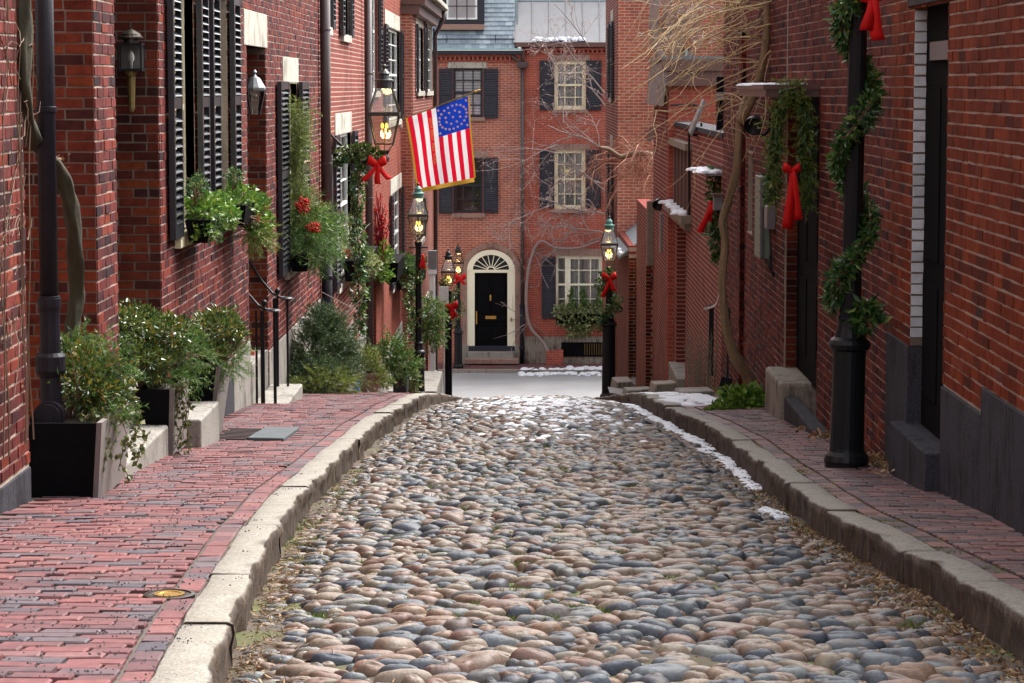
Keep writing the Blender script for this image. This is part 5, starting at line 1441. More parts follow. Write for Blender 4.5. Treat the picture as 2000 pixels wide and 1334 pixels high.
# ================================================================== GAS LAMPS
def lantern_parts(root, z, s, lit=True, frame='bronze', cap='dark_bronze'):
    """four sided tapering glass lantern on top of a post or bracket; z = underside; s = width of its rim"""
    b, w = 0.30 * s, 0.5 * s
    h1, h2 = 0.95 * s, 0.80 * s
    m = MB()
    def frame4(r0, z0, r1, z1, t):
        for k in range(4):
            a, q = (((-1, -1), (1, -1), (1, 1), (-1, 1))[k])
            m.tube([(a * r0, q * r0, z0), (a * r1, q * r1, z1)], t, 4)
    def rimring(r, zz, hh, t):
        for sx in (-1, 1):
            m.box(sx * r - t, sx * r + t, -r - t, r + t, zz, zz + hh); m.box(-r + t, r - t, sx * r - t, sx * r + t, zz + 0.001, zz + hh - 0.001)
    z1, z2, z3 = z + 0.30 * s, z + 0.30 * s + h1, z + 0.30 * s + h1 + 0.13 * s
    frame4(b, z1, w, z2, 0.03 * s); frame4(w, z3, 0.26 * s, z3 + h2, 0.03 * s)
    rimring(b, z1 - 0.02 * s, 0.05 * s, 0.02 * s); rimring(w, z2, 0.13 * s, 0.03 * s)
    frame4(0.10 * s, z, b, z1, 0.02 * s)
    fr = m.build('lantern_frame', M[frame], root)
    g = MB()
    for (r0, za, r1, zb) in ((b, z1, w, z2), (w, z3, 0.26 * s, z3 + h2)):
        for k in range(4):
            c = [((-1, -1), (1, -1)), ((1, -1), (1, 1)), ((1, 1), (-1, 1)), ((-1, 1), (-1, -1))][k]
            gm = MB(); (a, q), (a2, q2) = c
            gm.quad((a * r0, q * r0, za), (a2 * r0, q2 * r0, za), (a2 * r1, q2 * r1, zb), (a * r1, q * r1, zb)); gm.build('glass_pane', M['lantern_glass'], fr)
    zc = z3 + h2
    MB().lathe([(0.27 * s, 0), (0.27 * s, 0.22 * s), (0.34 * s, 0.24 * s), (0.34 * s, 0.28 * s), (0.20 * s, 0.33 * s), (0.17 * s, 0.45 * s), (0.21 * s, 0.50 * s), (0.12 * s, 0.60 * s), (0.05 * s, 0.66 * s)], 12, (0, 0, zc)).build('vent_cap', M[cap], root, smooth=False)
    MB().lathe([(0.03 * s, 0), (0.03 * s, 0.05 * s)], 8, (0, 0, zc + 0.64 * s)).ball((0, 0, zc + 0.74 * s), 0.08 * s, 10, 6).build('finial', M['bronze'], root, smooth=True)
    MB().tube([(0, 0, z), (0, 0, z1 + 0.5 * s)], 0.02 * s, 6).build('burner', M['brass_dull'], root)
    if lit:
        for dx in (-0.07, 0.07):
            f = MB(); f.ball((dx * s, 0, z1 + 0.62 * s), 0.055 * s, 8, 6, sc=(1, 1, 1.8)); f.build('flame', M['flame'], root, smooth=True)
        ld = bpy.data.lights.new('gas_light', 'POINT'); ld.energy = 3.5 * (s / 0.34) ** 2; ld.color = (1.0, 0.66, 0.25); ld.shadow_soft_size = 0.08
        lo = bpy.data.objects.new('gas_light', ld); link(lo, root); lo.location = (0, 0, z1 + 0.5 * s)
def gas_lamp(label, loc, hpost, s=0.336, base_r=0.09, base_h=0.85, shaft=0.05, tilt=0.0, lit=True, bar=True, cap='dark_bronze'):
    t = thing('gas_lamp', label, 'street lamp', loc, 'black cast iron gas lamps')
    t.rotation_euler = (0, tilt, 0)
    r = base_r
    MB().lathe([(r * 1.32, 0), (r * 1.32, 0.03), (r * 1.38, 0.05), (r * 1.30, 0.085), (r * 1.08, 0.11), (r * 1.05, 0.13), (r, base_h * 0.6), (r * 1.0, base_h - 0.09), (r * 1.22, base_h - 0.075), (r * 1.28, base_h - 0.045), (r * 1.15, base_h - 0.02), (r * 0.95, base_h), (r * 0.75, base_h + 0.07), (r * 0.72, base_h + 0.10), (r * 0.82, base_h + 0.12), (r * 0.6, base_h + 0.15)], 24).build('base', M['black_iron'], t, smooth=False, bevel=0)
    fl = MB(); n = 10
    fl.lathe([(shaft * 1.25, base_h + 0.10), (shaft * 1.1, base_h + 0.5), (shaft, hpost - 0.1), (shaft * 1.3, hpost - 0.07), (shaft * 1.3, hpost - 0.02), (shaft * 0.8, hpost)], 14); fl.build('shaft', M['black_iron'], t, smooth=False)
    if bar:
        MB().tube([(-0.17, 0, hpost - 0.12), (0.17, 0, hpost - 0.12)], 0.014, 8).build('ladder_bar', M['black_iron'], t)
    lantern_parts(t, hpost, s, lit, cap=cap)
    return t
# ---- wall bracket lamp on the left
Yb = 34.8
zb1 = on_y(700, 316, Yb).z
lx = on_y(751, 300, Yb).x
br = thing('bracket_lamp', 'lit gas lantern on a wall bracket above the left pavement', 'street lamp', (lx, Yb, zb1))
wx = LW - lx
m = MB(); m.box(wx + 0.003, wx + 0.03, -0.03, 0.03, -0.35, 0.5); m.build('wall_plate', M['black_iron'], br)
m = MB(); m.tube([(wx, 0, 0), (0.0, 0, 0)], 0.026, 10); m.tube([(wx, 0, 0.10), (-0.35, 0, 0.07)], 0.018, 8); m.tube([(wx, 0, 0.40), (-0.45, 0, 0.09)], 0.016, 8); m.ball((wx + 0.06, 0, 0), 0.04); m.build('bracket', M['black_iron'], br, smooth=True)
MB().lathe([(0.05, 0), (0.065, 0.03), (0.065, 0.06), (0.05, 0.1), (0.08, 0.16)], 12).build('cup', M['bronze'], br)
lantern_parts(br, 0.12, 0.40)
# ---- post lamps
la2 = on_y(818, 757, 45.0)
gas_lamp('lit gas lamp halfway down the left pavement, below the flag', (la2.x, 45.0, S(45.0)), on_y(818, 470, 45.0).z - S(45.0), 0.34, base_r=0.10, cap='patina')
la3 = on_y(876, 700, 62.0)
gas_lamp('lit gas lamp at the left corner of the lane, nearer of the close pair', (la3.x, 62.0, S(62.0)), on_y(876, 566, 62.0).z - S(62.0), 0.335, base_r=0.085, base_h=1.9, shaft=0.055)
la4 = on_y(895, 700, 74.9)
gas_lamp('lit gas lamp across the cross street beside the black front door', (la4.x, 74.9, ZC + 0.125), on_y(897, 543, 74.9).z - ZC - 0.125, 0.335, base_r=0.115, base_h=1.1, shaft=0.06)
la5 = on_y(1189, 700, 51.0)
gas_lamp('lit gas lamp on the right side near the foot of the lane', (la5.x, 51.0, S(51.0)), on_y(1189, 520, 51.0).z - S(51.0), 0.335, base_r=0.13, base_h=1.55, shaft=0.06, cap='patina')
LP = on_y(1653, 897, 16.6)
gas_lamp('tall black lamp post wound with a leafy garland on the right pavement', (LP.x, 16.6, S(16.6) - 0.005), 3.2, 0.40, base_r=0.108, base_h=0.86, shaft=0.058, tilt=0.014)

# garland wound round the near post
def lp_axis(z): return np.array([LP.x + 0.014 * z, 16.6, S(16.6) + z])
path = []
for k in range(90):
    q = k / 89; z = 1.05 + q * 2.05; a = 2.4 + q * 2 * math.pi * 2.35
    path.append(lp_axis(z) + np.array([math.cos(a) * 0.105, math.sin(a) * 0.105, 0]))
gt = thing('garland', 'glossy leaf garland winding up the tall black lamp post', 'garland', (0, 0, 0), 'leafy winter garlands')
garland_leaves(path, 0.06, 2300, 0.075, 0.028, 'leaf_laurel', gt, 0.85, hang=0.25)
MB().tube(path, 0.012, 5).build('rope', M['twig_brown'], gt)
low = [lp_axis(1.08) + np.array([0.06, -0.08, 0.0]), lp_axis(0.92) + np.array([0.12, -0.1, 0])]
garland_leaves(low, 0.07, 170, 0.095, 0.036, 'leaf_laurel', gt, 1.0, name='foliage')
q = on_y(1702, -8, 16.4); bow('large red bow at the top of the tall lamp post garland', (q.x, 16.42, q.z), 0.21, ((-0.12, -1.05), (0.25, -1.35)))
# bracket garland and bow
gt = thing('garland', 'leafy garland hanging from the wall bracket lamp down past the shutter', 'garland', (0, 0, 0), 'leafy winter garlands')
pp = [on_y(x, y, Yb - 0.05) for x, y in ((650, 318), (672, 300), (690, 292), (704, 312), (702, 350), (698, 400), (696, 440), (700, 480), (704, 520), (700, 560), (703, 610), (702, 650))]
garland_leaves(pp, 0.10, 1100, 0.09, 0.04, 'leaf_laurel', gt, 0.9, hang=0.6)
garland_leaves([on_y(x, y, Yb - 0.05) for x, y in ((690, 292), (715, 296), (745, 306))], 0.07, 200, 0.09, 0.04, 'leaf_laurel', gt, 0.9)
MB().tube(pp, 0.012, 5).build('rope', M['twig_brown'], gt)
q = on_y(737, 322, Yb - 0.15); bow('large red bow hanging under the wall bracket lantern', (q.x, Yb - 0.15, q.z), 0.21, ((-0.85, -1.05), (0.05, -1.25), (0.75, -0.95)))
q = on_y(826, 500, 44.9); bow('small red bow on the ivy wound left gas lamp below the flag', (q.x, 44.88, q.z), 0.2, ((-0.1, -1.0), (0.1, -1.1)), loops=False)
q = on_y(880, 602, 61.8); bow('red bow on the gas lamp at the left corner of the lane', (q.x, 61.85, q.z), 0.3, ((0.15, -0.9), (0.5, -0.7)))
q = on_y(899, 545, 74.6); bow('red bow on the gas lamp beside the black front door', (q.x, 74.7, q.z), 0.28, ((-0.6, -0.5), (0.5, -0.6)))
q = on_y(1190, 545, 50.8); bow('red bow on the right gas lamp near the foot of the lane', (q.x, 50.82, q.z), 0.24, ((-0.5, -1.5), (0.45, -1.0)))
def post_ivy(label, bx, Y, z0, z1, turns, r, n, L, mat, rad=0.08):
    t = thing('garland', label, 'garland', (0, 0, 0), 'leafy winter garlands')
    path = [np.array([bx + math.cos(a) * r, Y + math.sin(a) * r, z0 + (z1 - z0) * k / 60]) for k in range(61) for a in [1 + turns * 2 * math.pi * k / 60]]
    garland_leaves(path, rad, n, L, L * 0.5, mat, t, 1.0)
    MB().tube(path, 0.01, 4).build('rope', M['twig_brown'], t)
    return t
post_ivy('ivy garland winding up the left gas lamp below the flag', la2.x, 45, S(45) + 0.95, S(45) + 2.5, 2, 0.07, 350, 0.07, 'leaf_laurel')
post_ivy('leafy garland winding up the gas lamp at the left corner', la3.x, 62, S(62) + 1.85, S(62) + 3.0, 1.6, 0.12, 420, 0.09, 'leaf_laurel')
post_ivy('pale leafy garland winding up the gas lamp beside the black front door', la4.x, 74.9, ZC + 1.2, ZC + 2.5, 1.6, 0.10, 380, 0.09, 'leaf_variegated')
post_ivy('thick leafy garland winding up the right gas lamp near the foot of the lane', la5.x, 51, S(51) + 1.3, S(51) + 2.6, 1.7, 0.13, 900, 0.09, 'leaf_laurel', 0.13)
# garland over the right door
gt = thing('garland', 'thick evergreen garland hung round the black door on the right', 'garland', (0, 0, 0), 'leafy winter garlands')
yh = 21.0
pp = [on_y(x, y, yh) for x, y in ((1508, 392), (1512, 330), (1514, 270), (1522, 210), (1535, 175), (1550, 165), (1562, 175), (1572, 220), (1576, 280), (1577, 340), (1576, 400))]
garland_leaves(pp, 0.05, 1100, 0.075, 0.03, 'leaf_laurel', gt, 0.7, hang=0.9)
p_ = np.array([tuple(p) for p in pp]); t_ = nrs.uniform(0, len(pp) - 1, 420); x_ = np.stack([np.interp(t_, np.arange(len(pp)), p_[:, k]) for k in range(3)], 1)
foliage_obj('sprigs', [needle_sprays(x_ + nrs.normal(size=(420, 3)) * 0.03, nrs.normal(size=(420, 3)) + np.array([0, -0.3, -0.8]), 0.12, 24, 0.03, 0.003)], M['needle_olive'], gt)
MB().tube(pp, 0.012, 5).build('rope', M['twig_brown'], gt)
q = on_y(1547, 335, 20.85); bow('long red bow on the door garland on the right', (q.x, 20.86, q.z), 0.12, ((-0.25, -3.9), (0.40, -3.3)), tw=1.9)
gt = thing('garland', 'short leafy garland hanging below the snowy hood in the middle of the right wall', 'garland', (0, 0, 0), 'leafy winter garlands')
pp = [on_y(x, y, 31.6) for x, y in ((1400, 325), (1397, 360), (1394, 400), (1398, 440), (1402, 480), (1405, 510))]
garland_leaves(pp, 0.10, 520, 0.10, 0.045, 'leaf_laurel', gt, 0.8, hang=0.6)
MB().tube(pp, 0.012, 5).build('rope', M['twig_brown'], gt)
q = on_y(1388, 398, 31.4); bow('thin red ribbon beside the small grey wall box on the right wall', (q.x, 31.4, q.z), 0.22, ((-0.55, -1.6), (-0.1, -1.0)), loops=False)

# ================================================================== FLAG
fy = 54.2
fl = thing('flag', 'red white and blue flag with gold fringe hanging from a pole over the lane', 'flag', (0, 0, 0))
pa, pb = on_x(781, 236, LW), on_y(926, 180, fy - 0.1)
MB().tube([pa, pb], 0.016, 8).build('pole', M['brass_dull'], fl)
MB().lathe([(0.012, 0), (0.03, 0.03), (0.012, 0.08), (0.028, 0.1), (0.004, 0.16)], 10, (0, 0, 0)).build('pole_tip', M['brass'], fl).matrix_local = Matrix.Translation(pb) @ (pb - pa).to_track_quat('Z', 'Y').to_matrix().to_4x4()
m = MB(); b_ = pa; m.box(b_.x - 0.01, b_.x + 0.05, b_.y - 0.05, b_.y + 0.05, b_.z - 0.14, b_.z + 0.10); m.build('pole_bracket', M['white_paint'], fl)
tl, tr, bl, brr = on_y(796, 230, fy), on_y(914, 188, fy), on_y(819, 368, fy), on_y(925, 347, fy)
def fpt(u, v):                                        # u along the pole 0..1, v down 0..1
    a, b = tl.lerp(tr, u), bl.lerp(brr, u)
    p = a.lerp(b, v)
    p.y += 0.05 * math.sin(u * 11 + v * 1.5) * (0.25 + v) - 0.03
    p.x += 0.010 * math.sin(v * 5 + u * 3)
    return p
NU, NV = 52, 36
m = MB(); vs = [fpt(i / NU, j / NV) for j in range(NV + 1) for i in range(NU + 1)]
fs, mi = [], []
for j in range(NV):
    for i in range(NU):
        u, v = (i + 0.5) / NU, (j + 0.5) / NV
        st = int(u * 13)
        c = 2 if (u > 6 / 13 and v < 0.385) else (0 if st % 2 == 0 else 1)
        fs.append((j * (NU + 1) + i, j * (NU + 1) + i + 1, (j + 1) * (NU + 1) + i + 1, (j + 1) * (NU + 1) + i)); mi.append(c)
m.v = [tuple(v) for v in vs]; m.f = fs; m.m = mi
m.build('cloth', [M['flag_red'], M['flag_white'], M['flag_blue']], fl, smooth=True)
m = MB()
for pts, w in (([fpt(k / 20, 1.0) for k in range(21)], 'b'), ([fpt(0, k / 20) for k in range(21)], 'l'), ([fpt(1, k / 20) for k in range(21)], 'r')):
    d = {'b': Vector((0.1, 0, -1)), 'l': Vector((-1, 0, -0.1)), 'r': Vector((1, 0, 0))}[w] * {'b': 0.085, 'l': 0.045, 'r': 0.035}[w]
    for k in range(20): m.quad(pts[k], pts[k + 1], pts[k + 1] + d, pts[k] + d)
m.build('fringe', M['gold_cloth'], fl)
star = MB(); vs = [(0, 0, 0)]
for k in range(10):
    r_ = 0.036 if k % 2 == 0 else 0.015; a = math.pi / 2 + k * math.pi / 5; vs.append((math.cos(a) * r_, 0, math.sin(a) * r_))
star.add(vs, [(0, 1 + k, 1 + (k + 1) % 10) for k in range(10)])
sme = star.mesh('star', M['star_gold'])
spots = [(0.73 + 0.235 * math.cos(2 * math.pi * k / 20), 0.192 + 0.145 * math.sin(2 * math.pi * k / 20)) for k in range(20)] + [(0.73 + 0.13 * math.cos(2 * math.pi * k / 8 + 0.3), 0.192 + 0.078 * math.sin(2 * math.pi * k / 8 + 0.3)) for k in range(8)] + [(0.73, 0.19), (0.495, 0.345), (0.965, 0.345), (0.495, 0.045), (0.965, 0.04)]
for u, v in spots:
    o = bpy.data.objects.new('star', sme); link(o, fl); p = fpt(u, v); o.location = (p.x, p.y - 0.012, p.z)
tc = bpy.data.curves.new('lettering', 'FONT'); tc.body = '50ᵀᴴ REGT. IND. VOLS.'.replace('ᵀᴴ', 'TH'); tc.size = 0.125; tc.align_x = 'LEFT'; tc.extrude = 0.001
tc.materials.append(M['star_gold'])
lo = bpy.data.objects.new('lettering', tc); link(lo, fl)
p0, p1 = fpt(4.36 / 13, 0.10), fpt(4.36 / 13, 0.72)
dv = (p1 - p0).normalized(); yv = Vector((0, -1, 0)).cross(dv).normalized() * 1.0; nv = dv.cross(yv)
lo.matrix_local = Matrix(((dv.x, yv.x, nv.x, p0.x), (dv.y, yv.y, nv.y, p0.y - 0.055), (dv.z, yv.z, nv.z, p0.z), (0, 0, 0, 1)))
bpy.context.view_layer.update()
w_ = lo.dimensions.x
tc.size *= min(1.0, (p1 - p0).length / max(0.01, w_))
simple('letter_gold', (0.72, 0.36, 0.04), 0.5, var=0.1); tc.materials[0] = M['letter_gold']
bpy.context.view_layer.update()
dg = bpy.context.evaluated_depsgraph_get()
lm_ = bpy.data.meshes.new_from_object(lo.evaluated_get(dg)); mw_ = lo.matrix_local.copy()
bpy.data.objects.remove(lo, do_unlink=True)
lo = bpy.data.objects.new('lettering', lm_); link(lo, fl); lo.matrix_local = mw_; lm_.materials.clear(); lm_.materials.append(M['letter_gold'])

# ================================================================== LEFT PAVEMENT THINGS
def planter(label, xf, y0, y1, ztop, zbot, flare=0.05, inner=LW + 0.02):
    """black trough with a lighter grey board on its street side, wider at the top; xf = street side"""
    t = thing('planter', label, 'planter', (xf, y0, zbot), 'black wooden planters')
    xi = inner - xf; h = ztop - zbot; L = y1 - y0
    tk = 0.03
    m = MB()
    m.hexa([(xi, 0, 0), (-0.0, 0, 0), (-0.0, tk, 0), (xi, tk, 0), (xi, -flare, h), (flare, -flare, h), (flare, -flare + tk, h), (xi, -flare + tk, h)])
    m.hexa([(xi, L - tk, 0), (0, L - tk, 0), (0, L, 0), (xi, L, 0), (xi, L - tk + flare, h), (flare, L - tk + flare, h), (flare, L + flare, h), (xi, L + flare, h)])
    m.hexa([(xi, tk, 0), (xi + tk, tk, 0), (xi + tk, L - tk, 0), (xi, L - tk, 0), (xi, tk - flare, h), (xi + tk, tk - flare, h), (xi + tk, L - tk + flare, h), (xi, L - tk + flare, h)])
    m.build('trough', M['black_paint'], t)
    s = MB(); s.hexa([(0.001, -0.002, 0), (tk, -0.002, 0), (tk, L + 0.002, 0), (0.001, L + 0.002, 0), (flare + 0.001, -flare - 0.002, h + 0.004), (flare + tk, -flare - 0.002, h + 0.004), (flare + tk, L + flare + 0.002, h + 0.004), (flare + 0.001, L + flare + 0.002, h + 0.004)])
    s.build('side_board', M['grey_wood'], t)
    g = MB(); g.box(xi + tk, flare - 0.01, 0.0, L, h - 0.06, h - 0.04); g.build('soil', M['soil'], t)
    return t
zg = lambda y: walk_z(-2.5, y, -1)
P1 = planter('nearest black planter with a grey side board beside the downpipe', -2.41, 14.02, 15.0, zg(14.1) + 0.42, zg(14.5), 0.035, inner=-2.80)
P2 = planter('middle black planter standing between the two granite steps', -2.47, 17.42, 18.15, zg(17.4) + 0.45, zg(17.8), 0.02)
P3 = planter('tall flared black planter beside the barred basement window', -2.44, 19.40, 20.05, zg(19.5) + 0.56, zg(19.8), 0.075)
def step_block(name, label, x0, x1, y0, y1, ztop):
    t = MB(); t.box(x0, x1, y0, y1, S(y1) - 0.3, ztop); o = t.build(name, M['granite_pale'], None, bevel=0.018, seg=3)
    return tag(o, label, 'step', 'granite doorsteps')
step_block('granite_step', 'low granite doorstep between the nearest and middle planters', LW + 0.005, -2.46, 15.15, 17.40, zg(16.9) + 0.17)
step_block('granite_step', 'higher granite doorstep between the middle and tall planters', LW + 0.005, -2.34, 18.22, 19.30, zg(19.0) + 0.27)
step_block('granite_step', 'granite doorstep carrying the black iron handrails', LW + 0.005, -2.36, 24.75, 26.7, -3.10)
# shrubs in the planters
def at(px, py, Y): p = on_y(px, py, Y); return (p.x, p.y, p.z)
def R_(px, Y): return px / (F_PX / Y)
sh = leafy_shrub('shrub', 'bushy andromeda in the nearest planter with pale glossy leaves', 'shrub', [(at(168, 735, 14.5), (0.20, 0.30, 0.16)), (at(205, 765, 14.6), (0.17, 0.28, 0.15)), (at(140, 700, 14.6), (0.12, 0.2, 0.13))], at(140, 830, 14.6), 3000, 0.045, 0.02, 'leaf_andromeda', 'shrubs in the planters')
sprays(sh, [(at(225, 700, 14.6), (0.08, 0.12, 0.10)), (at(215, 815, 14.4), (0.10, 0.1, 0.03)), (at(150, 672, 14.7), (0.10, 0.1, 0.04))], 40, 0.15, 'needle_pine', 30, 0.035, 0.0022)
trailing(sh, [at(x, 818, 14.2) for x in (168, 178, 196, 215)] + [at(x, 810, 14.5) for x in (228, 245, 255)], 34, 'leaf_ivy', 0.042, (0.18, 0.42), outx=0.10)
sh = leafy_shrub('shrub', 'broad andromeda with yellowing leaves in the middle planter', 'shrub', [(at(265, 640, 17.6), (0.20, 0.3, 0.17)), (at(330, 655, 17.8), (0.20, 0.3, 0.16)), (at(285, 700, 17.6), (0.19, 0.3, 0.15)), (at(235, 625, 17.8), (0.09, 0.15, 0.10))], at(290, 775, 17.7), 4200, 0.045, 0.021, 'leaf_andromeda', 'shrubs in the planters')
sprays(sh, [(at(370, 690, 17.7), (0.11, 0.12, 0.10)), (at(335, 735, 17.6), (0.10, 0.1, 0.05))], 70, 0.18, 'needle_pine', 34, 0.035, 0.0022, face=(0.5, 0, -0.1))
trailing(sh, [at(x, 762, 17.5) for x in (338, 345, 352, 358)], 40, 'leaf_ivy', 0.042, (0.3, 0.5), outx=0.05)
sh = leafy_shrub('shrub', 'dark green andromeda in the tall flared planter', 'shrub', [(at(425, 640, 19.6), (0.19, 0.3, 0.14)), (at(400, 655, 19.8), (0.16, 0.3, 0.14)), (at(455, 650, 19.6), (0.09, 0.15, 0.10))], at(425, 725, 19.7), 2600, 0.045, 0.021, 'leaf_andromeda', 'shrubs in the planters')
sprays(sh, [(at(445, 705, 19.5), (0.12, 0.12, 0.05))], 50, 0.17, 'needle_pine', 34, 0.06, 0.0022, face=(0.4, 0, -0.3))
# evergreen bundle, yew pot, greens by the door
t = thing('evergreen_shrub', 'wide dark evergreen shrub standing on the pavement past the handrails', 'shrub', (0, 0, 0))
sprays(t, [(at(628, 690, 29.0), (0.30, 0.3, 0.33)), (at(640, 740, 28.6), (0.30, 0.3, 0.17)), (at(600, 730, 28.9), (0.22, 0.3, 0.22)), (at(665, 690, 29.2), (0.14, 0.2, 0.2)), (at(632, 640, 29.2), (0.14, 0.2, 0.16))], 300, 0.22, 'needle_dark', 34, 0.045, 0.0036, up=0.5, droop=0.4)
sprays(t, [(at(640, 755, 28.3), (0.33, 0.2, 0.12))], 140, 0.22, 'needle_olive', 30, 0.05, 0.0036, up=0.1, droop=0.6)
stems_obj(t, at(630, 690, 29), at(635, 775, 28.9), 14, (0.2, 0.15, 0.2), 0.012)
m = MB()
for k in range(9): a = np.array(at(650, 640, 29.3)); m.tube([a, a + nrs.normal(size=3) * 0.08 + np.array([0.1, 0, 0.15]), a + nrs.normal(size=3) * 0.12 + np.array([0.02 + 0.05 * k, 0, 0.33])], 0.005, 4)
m.build('bare_twig', M['twig_grey'], t)
Yp = 37.5
t = thing('flower_pot', 'weathered grey pot holding a small yew beside the black door', 'pot', at(722, 768, Yp))
MB().lathe([(0.11, 0), (0.13, 0.02), (0.17, 0.26), (0.185, 0.27), (0.185, 0.31), (0.16, 0.31)], 18, (0, 0, 0)).build('pot', M['terracotta'], t)
t2 = thing('yew_shrub', 'small upright yew growing in the weathered pot', 'shrub', (0, 0, 0))
sprays(t2, [(at(718, 710, Yp), (0.13, 0.13, 0.22)), (at(730, 735, Yp), (0.14, 0.13, 0.08))], 190, 0.13, 'needle_olive', 28, 0.04, 0.004, up=0.9, droop=0.0)
stems_obj(t2, at(718, 715, Yp), at(722, 738, Yp), 6, (0.08, 0.08, 0.1))
leafy_shrub('ivy', 'pale ivy clump spilling beside the weathered pot', 'plant', [(at(752, 745, 38.0), (0.12, 0.12, 0.08))], at(752, 760, 38), 150, 0.06, 0.05, 'leaf_variegated', stem=3)
for i, (lab, bl_, mat, px) in enumerate((('dark green conifer in the blue black planter beside the ivy lamp', [(at(765, 690, 41), (0.16, 0.2, 0.24)), (at(785, 715, 41), (0.22, 0.2, 0.18))], 'needle_pine', 775),
                                         ('feathery evergreen bough spilling out over the far left wall box', [(at(845, 610, 47), (0.16, 0.15, 0.22)), (at(842, 650, 47), (0.18, 0.15, 0.16))], 'needle_pine', 845))):
    t = thing('evergreen_shrub', lab, 'shrub', (0, 0, 0))
    sprays(t, bl_, 170, 0.22, mat, 26, 0.05, 0.006, up=0.5 if i == 0 else -0.1, droop=0.6)
    stems_obj(t, bl_[0][0], at(px, 755 if i == 0 else 690, 41 if i == 0 else 47), 5, (0.08, 0.08, 0.1))
t = leafy_shrub('ivy', 'variegated ivy trailing at the foot of the ivy wound lamp', 'plant', [(at(800, 735, 42.5), (0.15, 0.15, 0.22)), (at(805, 755, 42.5), (0.12, 0.15, 0.08))], at(800, 765, 42.5), 420, 0.07, 0.06, 'leaf_variegated', stem=4)
m = MB(); a = on_y(768, 708, 41.3); b = on_y(795, 762, 41.3); m.box(a.x, b.x, 41.2, 42.0, b.z - 0.05, a.z - 0.05); tag(m.build('planter', M['navy_paint'], None, bevel=0.02), 'square blue black planter beside the ivy wound lamp', 'planter', 'black wooden planters')

# ---- window boxes
def window_box(label, X, y0, y1, z, d=0.2, h=0.18, side=-1, mat='black_paint'):
    t = thing('window_box', label, 'window box', (0, 0, 0), 'planted window boxes')
    xs = sorted((X + side * -0.06, X - side * (d + 0.06)))
    m = MB(); m.hexa([(xs[0] + 0.03, y0 + 0.03, z - h), (xs[1] - 0.03, y0 + 0.03, z - h), (xs[1] - 0.03, y1 - 0.03, z - h), (xs[0] + 0.03, y1 - 0.03, z - h), (xs[0], y0, z), (xs[1], y0, z), (xs[1], y1, z), (xs[0], y1, z)])
    m.build('trough', M[mat], t, bevel=0.006)
    return t
def bx_blobs(X, y0, y1, z, n=3, r=0.17): return [((X + 0.15 + nrs.uniform(-0.03, 0.06), y0 + (y1 - y0) * (k + 0.5) / n, z + 0.08 + nrs.uniform(-0.03, 0.06)), (r, (y1 - y0) / n * 0.7, r * 0.9)) for k in range(n)]
t = window_box('first shuttered window box with a clipped box ball and bright trailing greens', LW, 19.7, 20.9, -1.02)
leafy_shrub('', '', '', [(at(385, 362, 19.9), (0.085, 0.12, 0.085))], at(385, 400, 19.9), 420, 0.022, 0.014, 'leaf_laurel', parent=t)
leafy_shrub('', '', '', [(at(395, 405, 20.0), (0.12, 0.25, 0.10)), (at(425, 410, 20.6), (0.15, 0.3, 0.10)), (at(432, 430, 20.6), (0.12, 0.2, 0.07))], at(400, 430, 20.2), 900, 0.055, 0.04, 'leaf_fresh', parent=t)
trailing(t, [at(x, 420, 19.75) for x in (372, 380, 390, 400, 410)], 26, 'leaf_fresh', 0.05, (0.10, 0.2), outx=0.06)
trailing(t, [at(x, 425, 20.3) for x in (400, 412, 425, 436, 445)], 22, 'leaf_fresh', 0.05, (0.08, 0.18), outx=0.08)
sprays(t, [(at(400, 425, 19.9), (0.08, 0.1, 0.04))], 16, 0.12, 'needle_pine', 26, 0.07, 0.0025, up=-0.5, face=(0.4, 0, 0))
berries(t, at(420, 425, 20.3), (0.15, 0.2, 0.08), 24, 0.007)
t = window_box('second shuttered window box with bright greens and red berries', LW, 22.2, 23.6, -1.02)
leafy_shrub('', '', '', [(at(458, 345, 22.4), (0.08, 0.12, 0.08))], at(458, 380, 22.4), 350, 0.022, 0.014, 'leaf_laurel', parent=t)
leafy_shrub('', '', '', [(at(465, 385, 22.5), (0.13, 0.3, 0.12)), (at(490, 400, 23.1), (0.14, 0.3, 0.12)), (at(505, 435, 23.3), (0.12, 0.25, 0.14))], at(470, 420, 22.6), 1000, 0.055, 0.04, 'leaf_fresh', parent=t)
sprays(t, [(at(500, 455, 23.2), (0.11, 0.2, 0.12))], 60, 0.16, 'needle_olive', 26, 0.06, 0.003, up=-0.5, face=(0.2, 0, 0))
berries(t, at(485, 410, 22.9), (0.18, 0.25, 0.15), 46, 0.008)
t = window_box('window box of pine boughs, pine cones and red berries under the evergreen swag', LW, 28.3, 30.3, -1.86, d=0.22)
sprays(t, [(at(588, 430, 28.6), (0.15, 0.2, 0.17)), (at(612, 440, 29.0), (0.18, 0.2, 0.16)), (at(595, 465, 28.5), (0.19, 0.2, 0.13)), (at(622, 470, 29.2), (0.10, 0.2, 0.12))], 70, 0.27, 'needle_pine', 34, 0.10, 0.0036, up=0.1, face=(0.35, -0.2, -0.25), droop=0.8)
sprays(t, [(at(615, 430, 29.0), (0.16, 0.2, 0.12))], 40, 0.2, 'needle_olive', 30, 0.08, 0.003, up=0.2, face=(0.4, 0, 0))
berries(t, at(592, 402, 28.1), (0.08, 0.06, 0.09), 150, 0.013); berries(t, at(612, 445, 28.3), (0.08, 0.05, 0.06), 120, 0.012)
m = MB()
for k in range(4):
    a = np.array(at(600, 420, 28.7)); m.tube([a, a + np.array([0.12 + 0.05 * k, 0.0, 0.03 + 0.07 * k]), a + np.array([0.2 + 0.06 * k, 0, 0.03 + 0.11 * k])], 0.0022, 4)
m.build('red_stick', M['stick_red'], t)
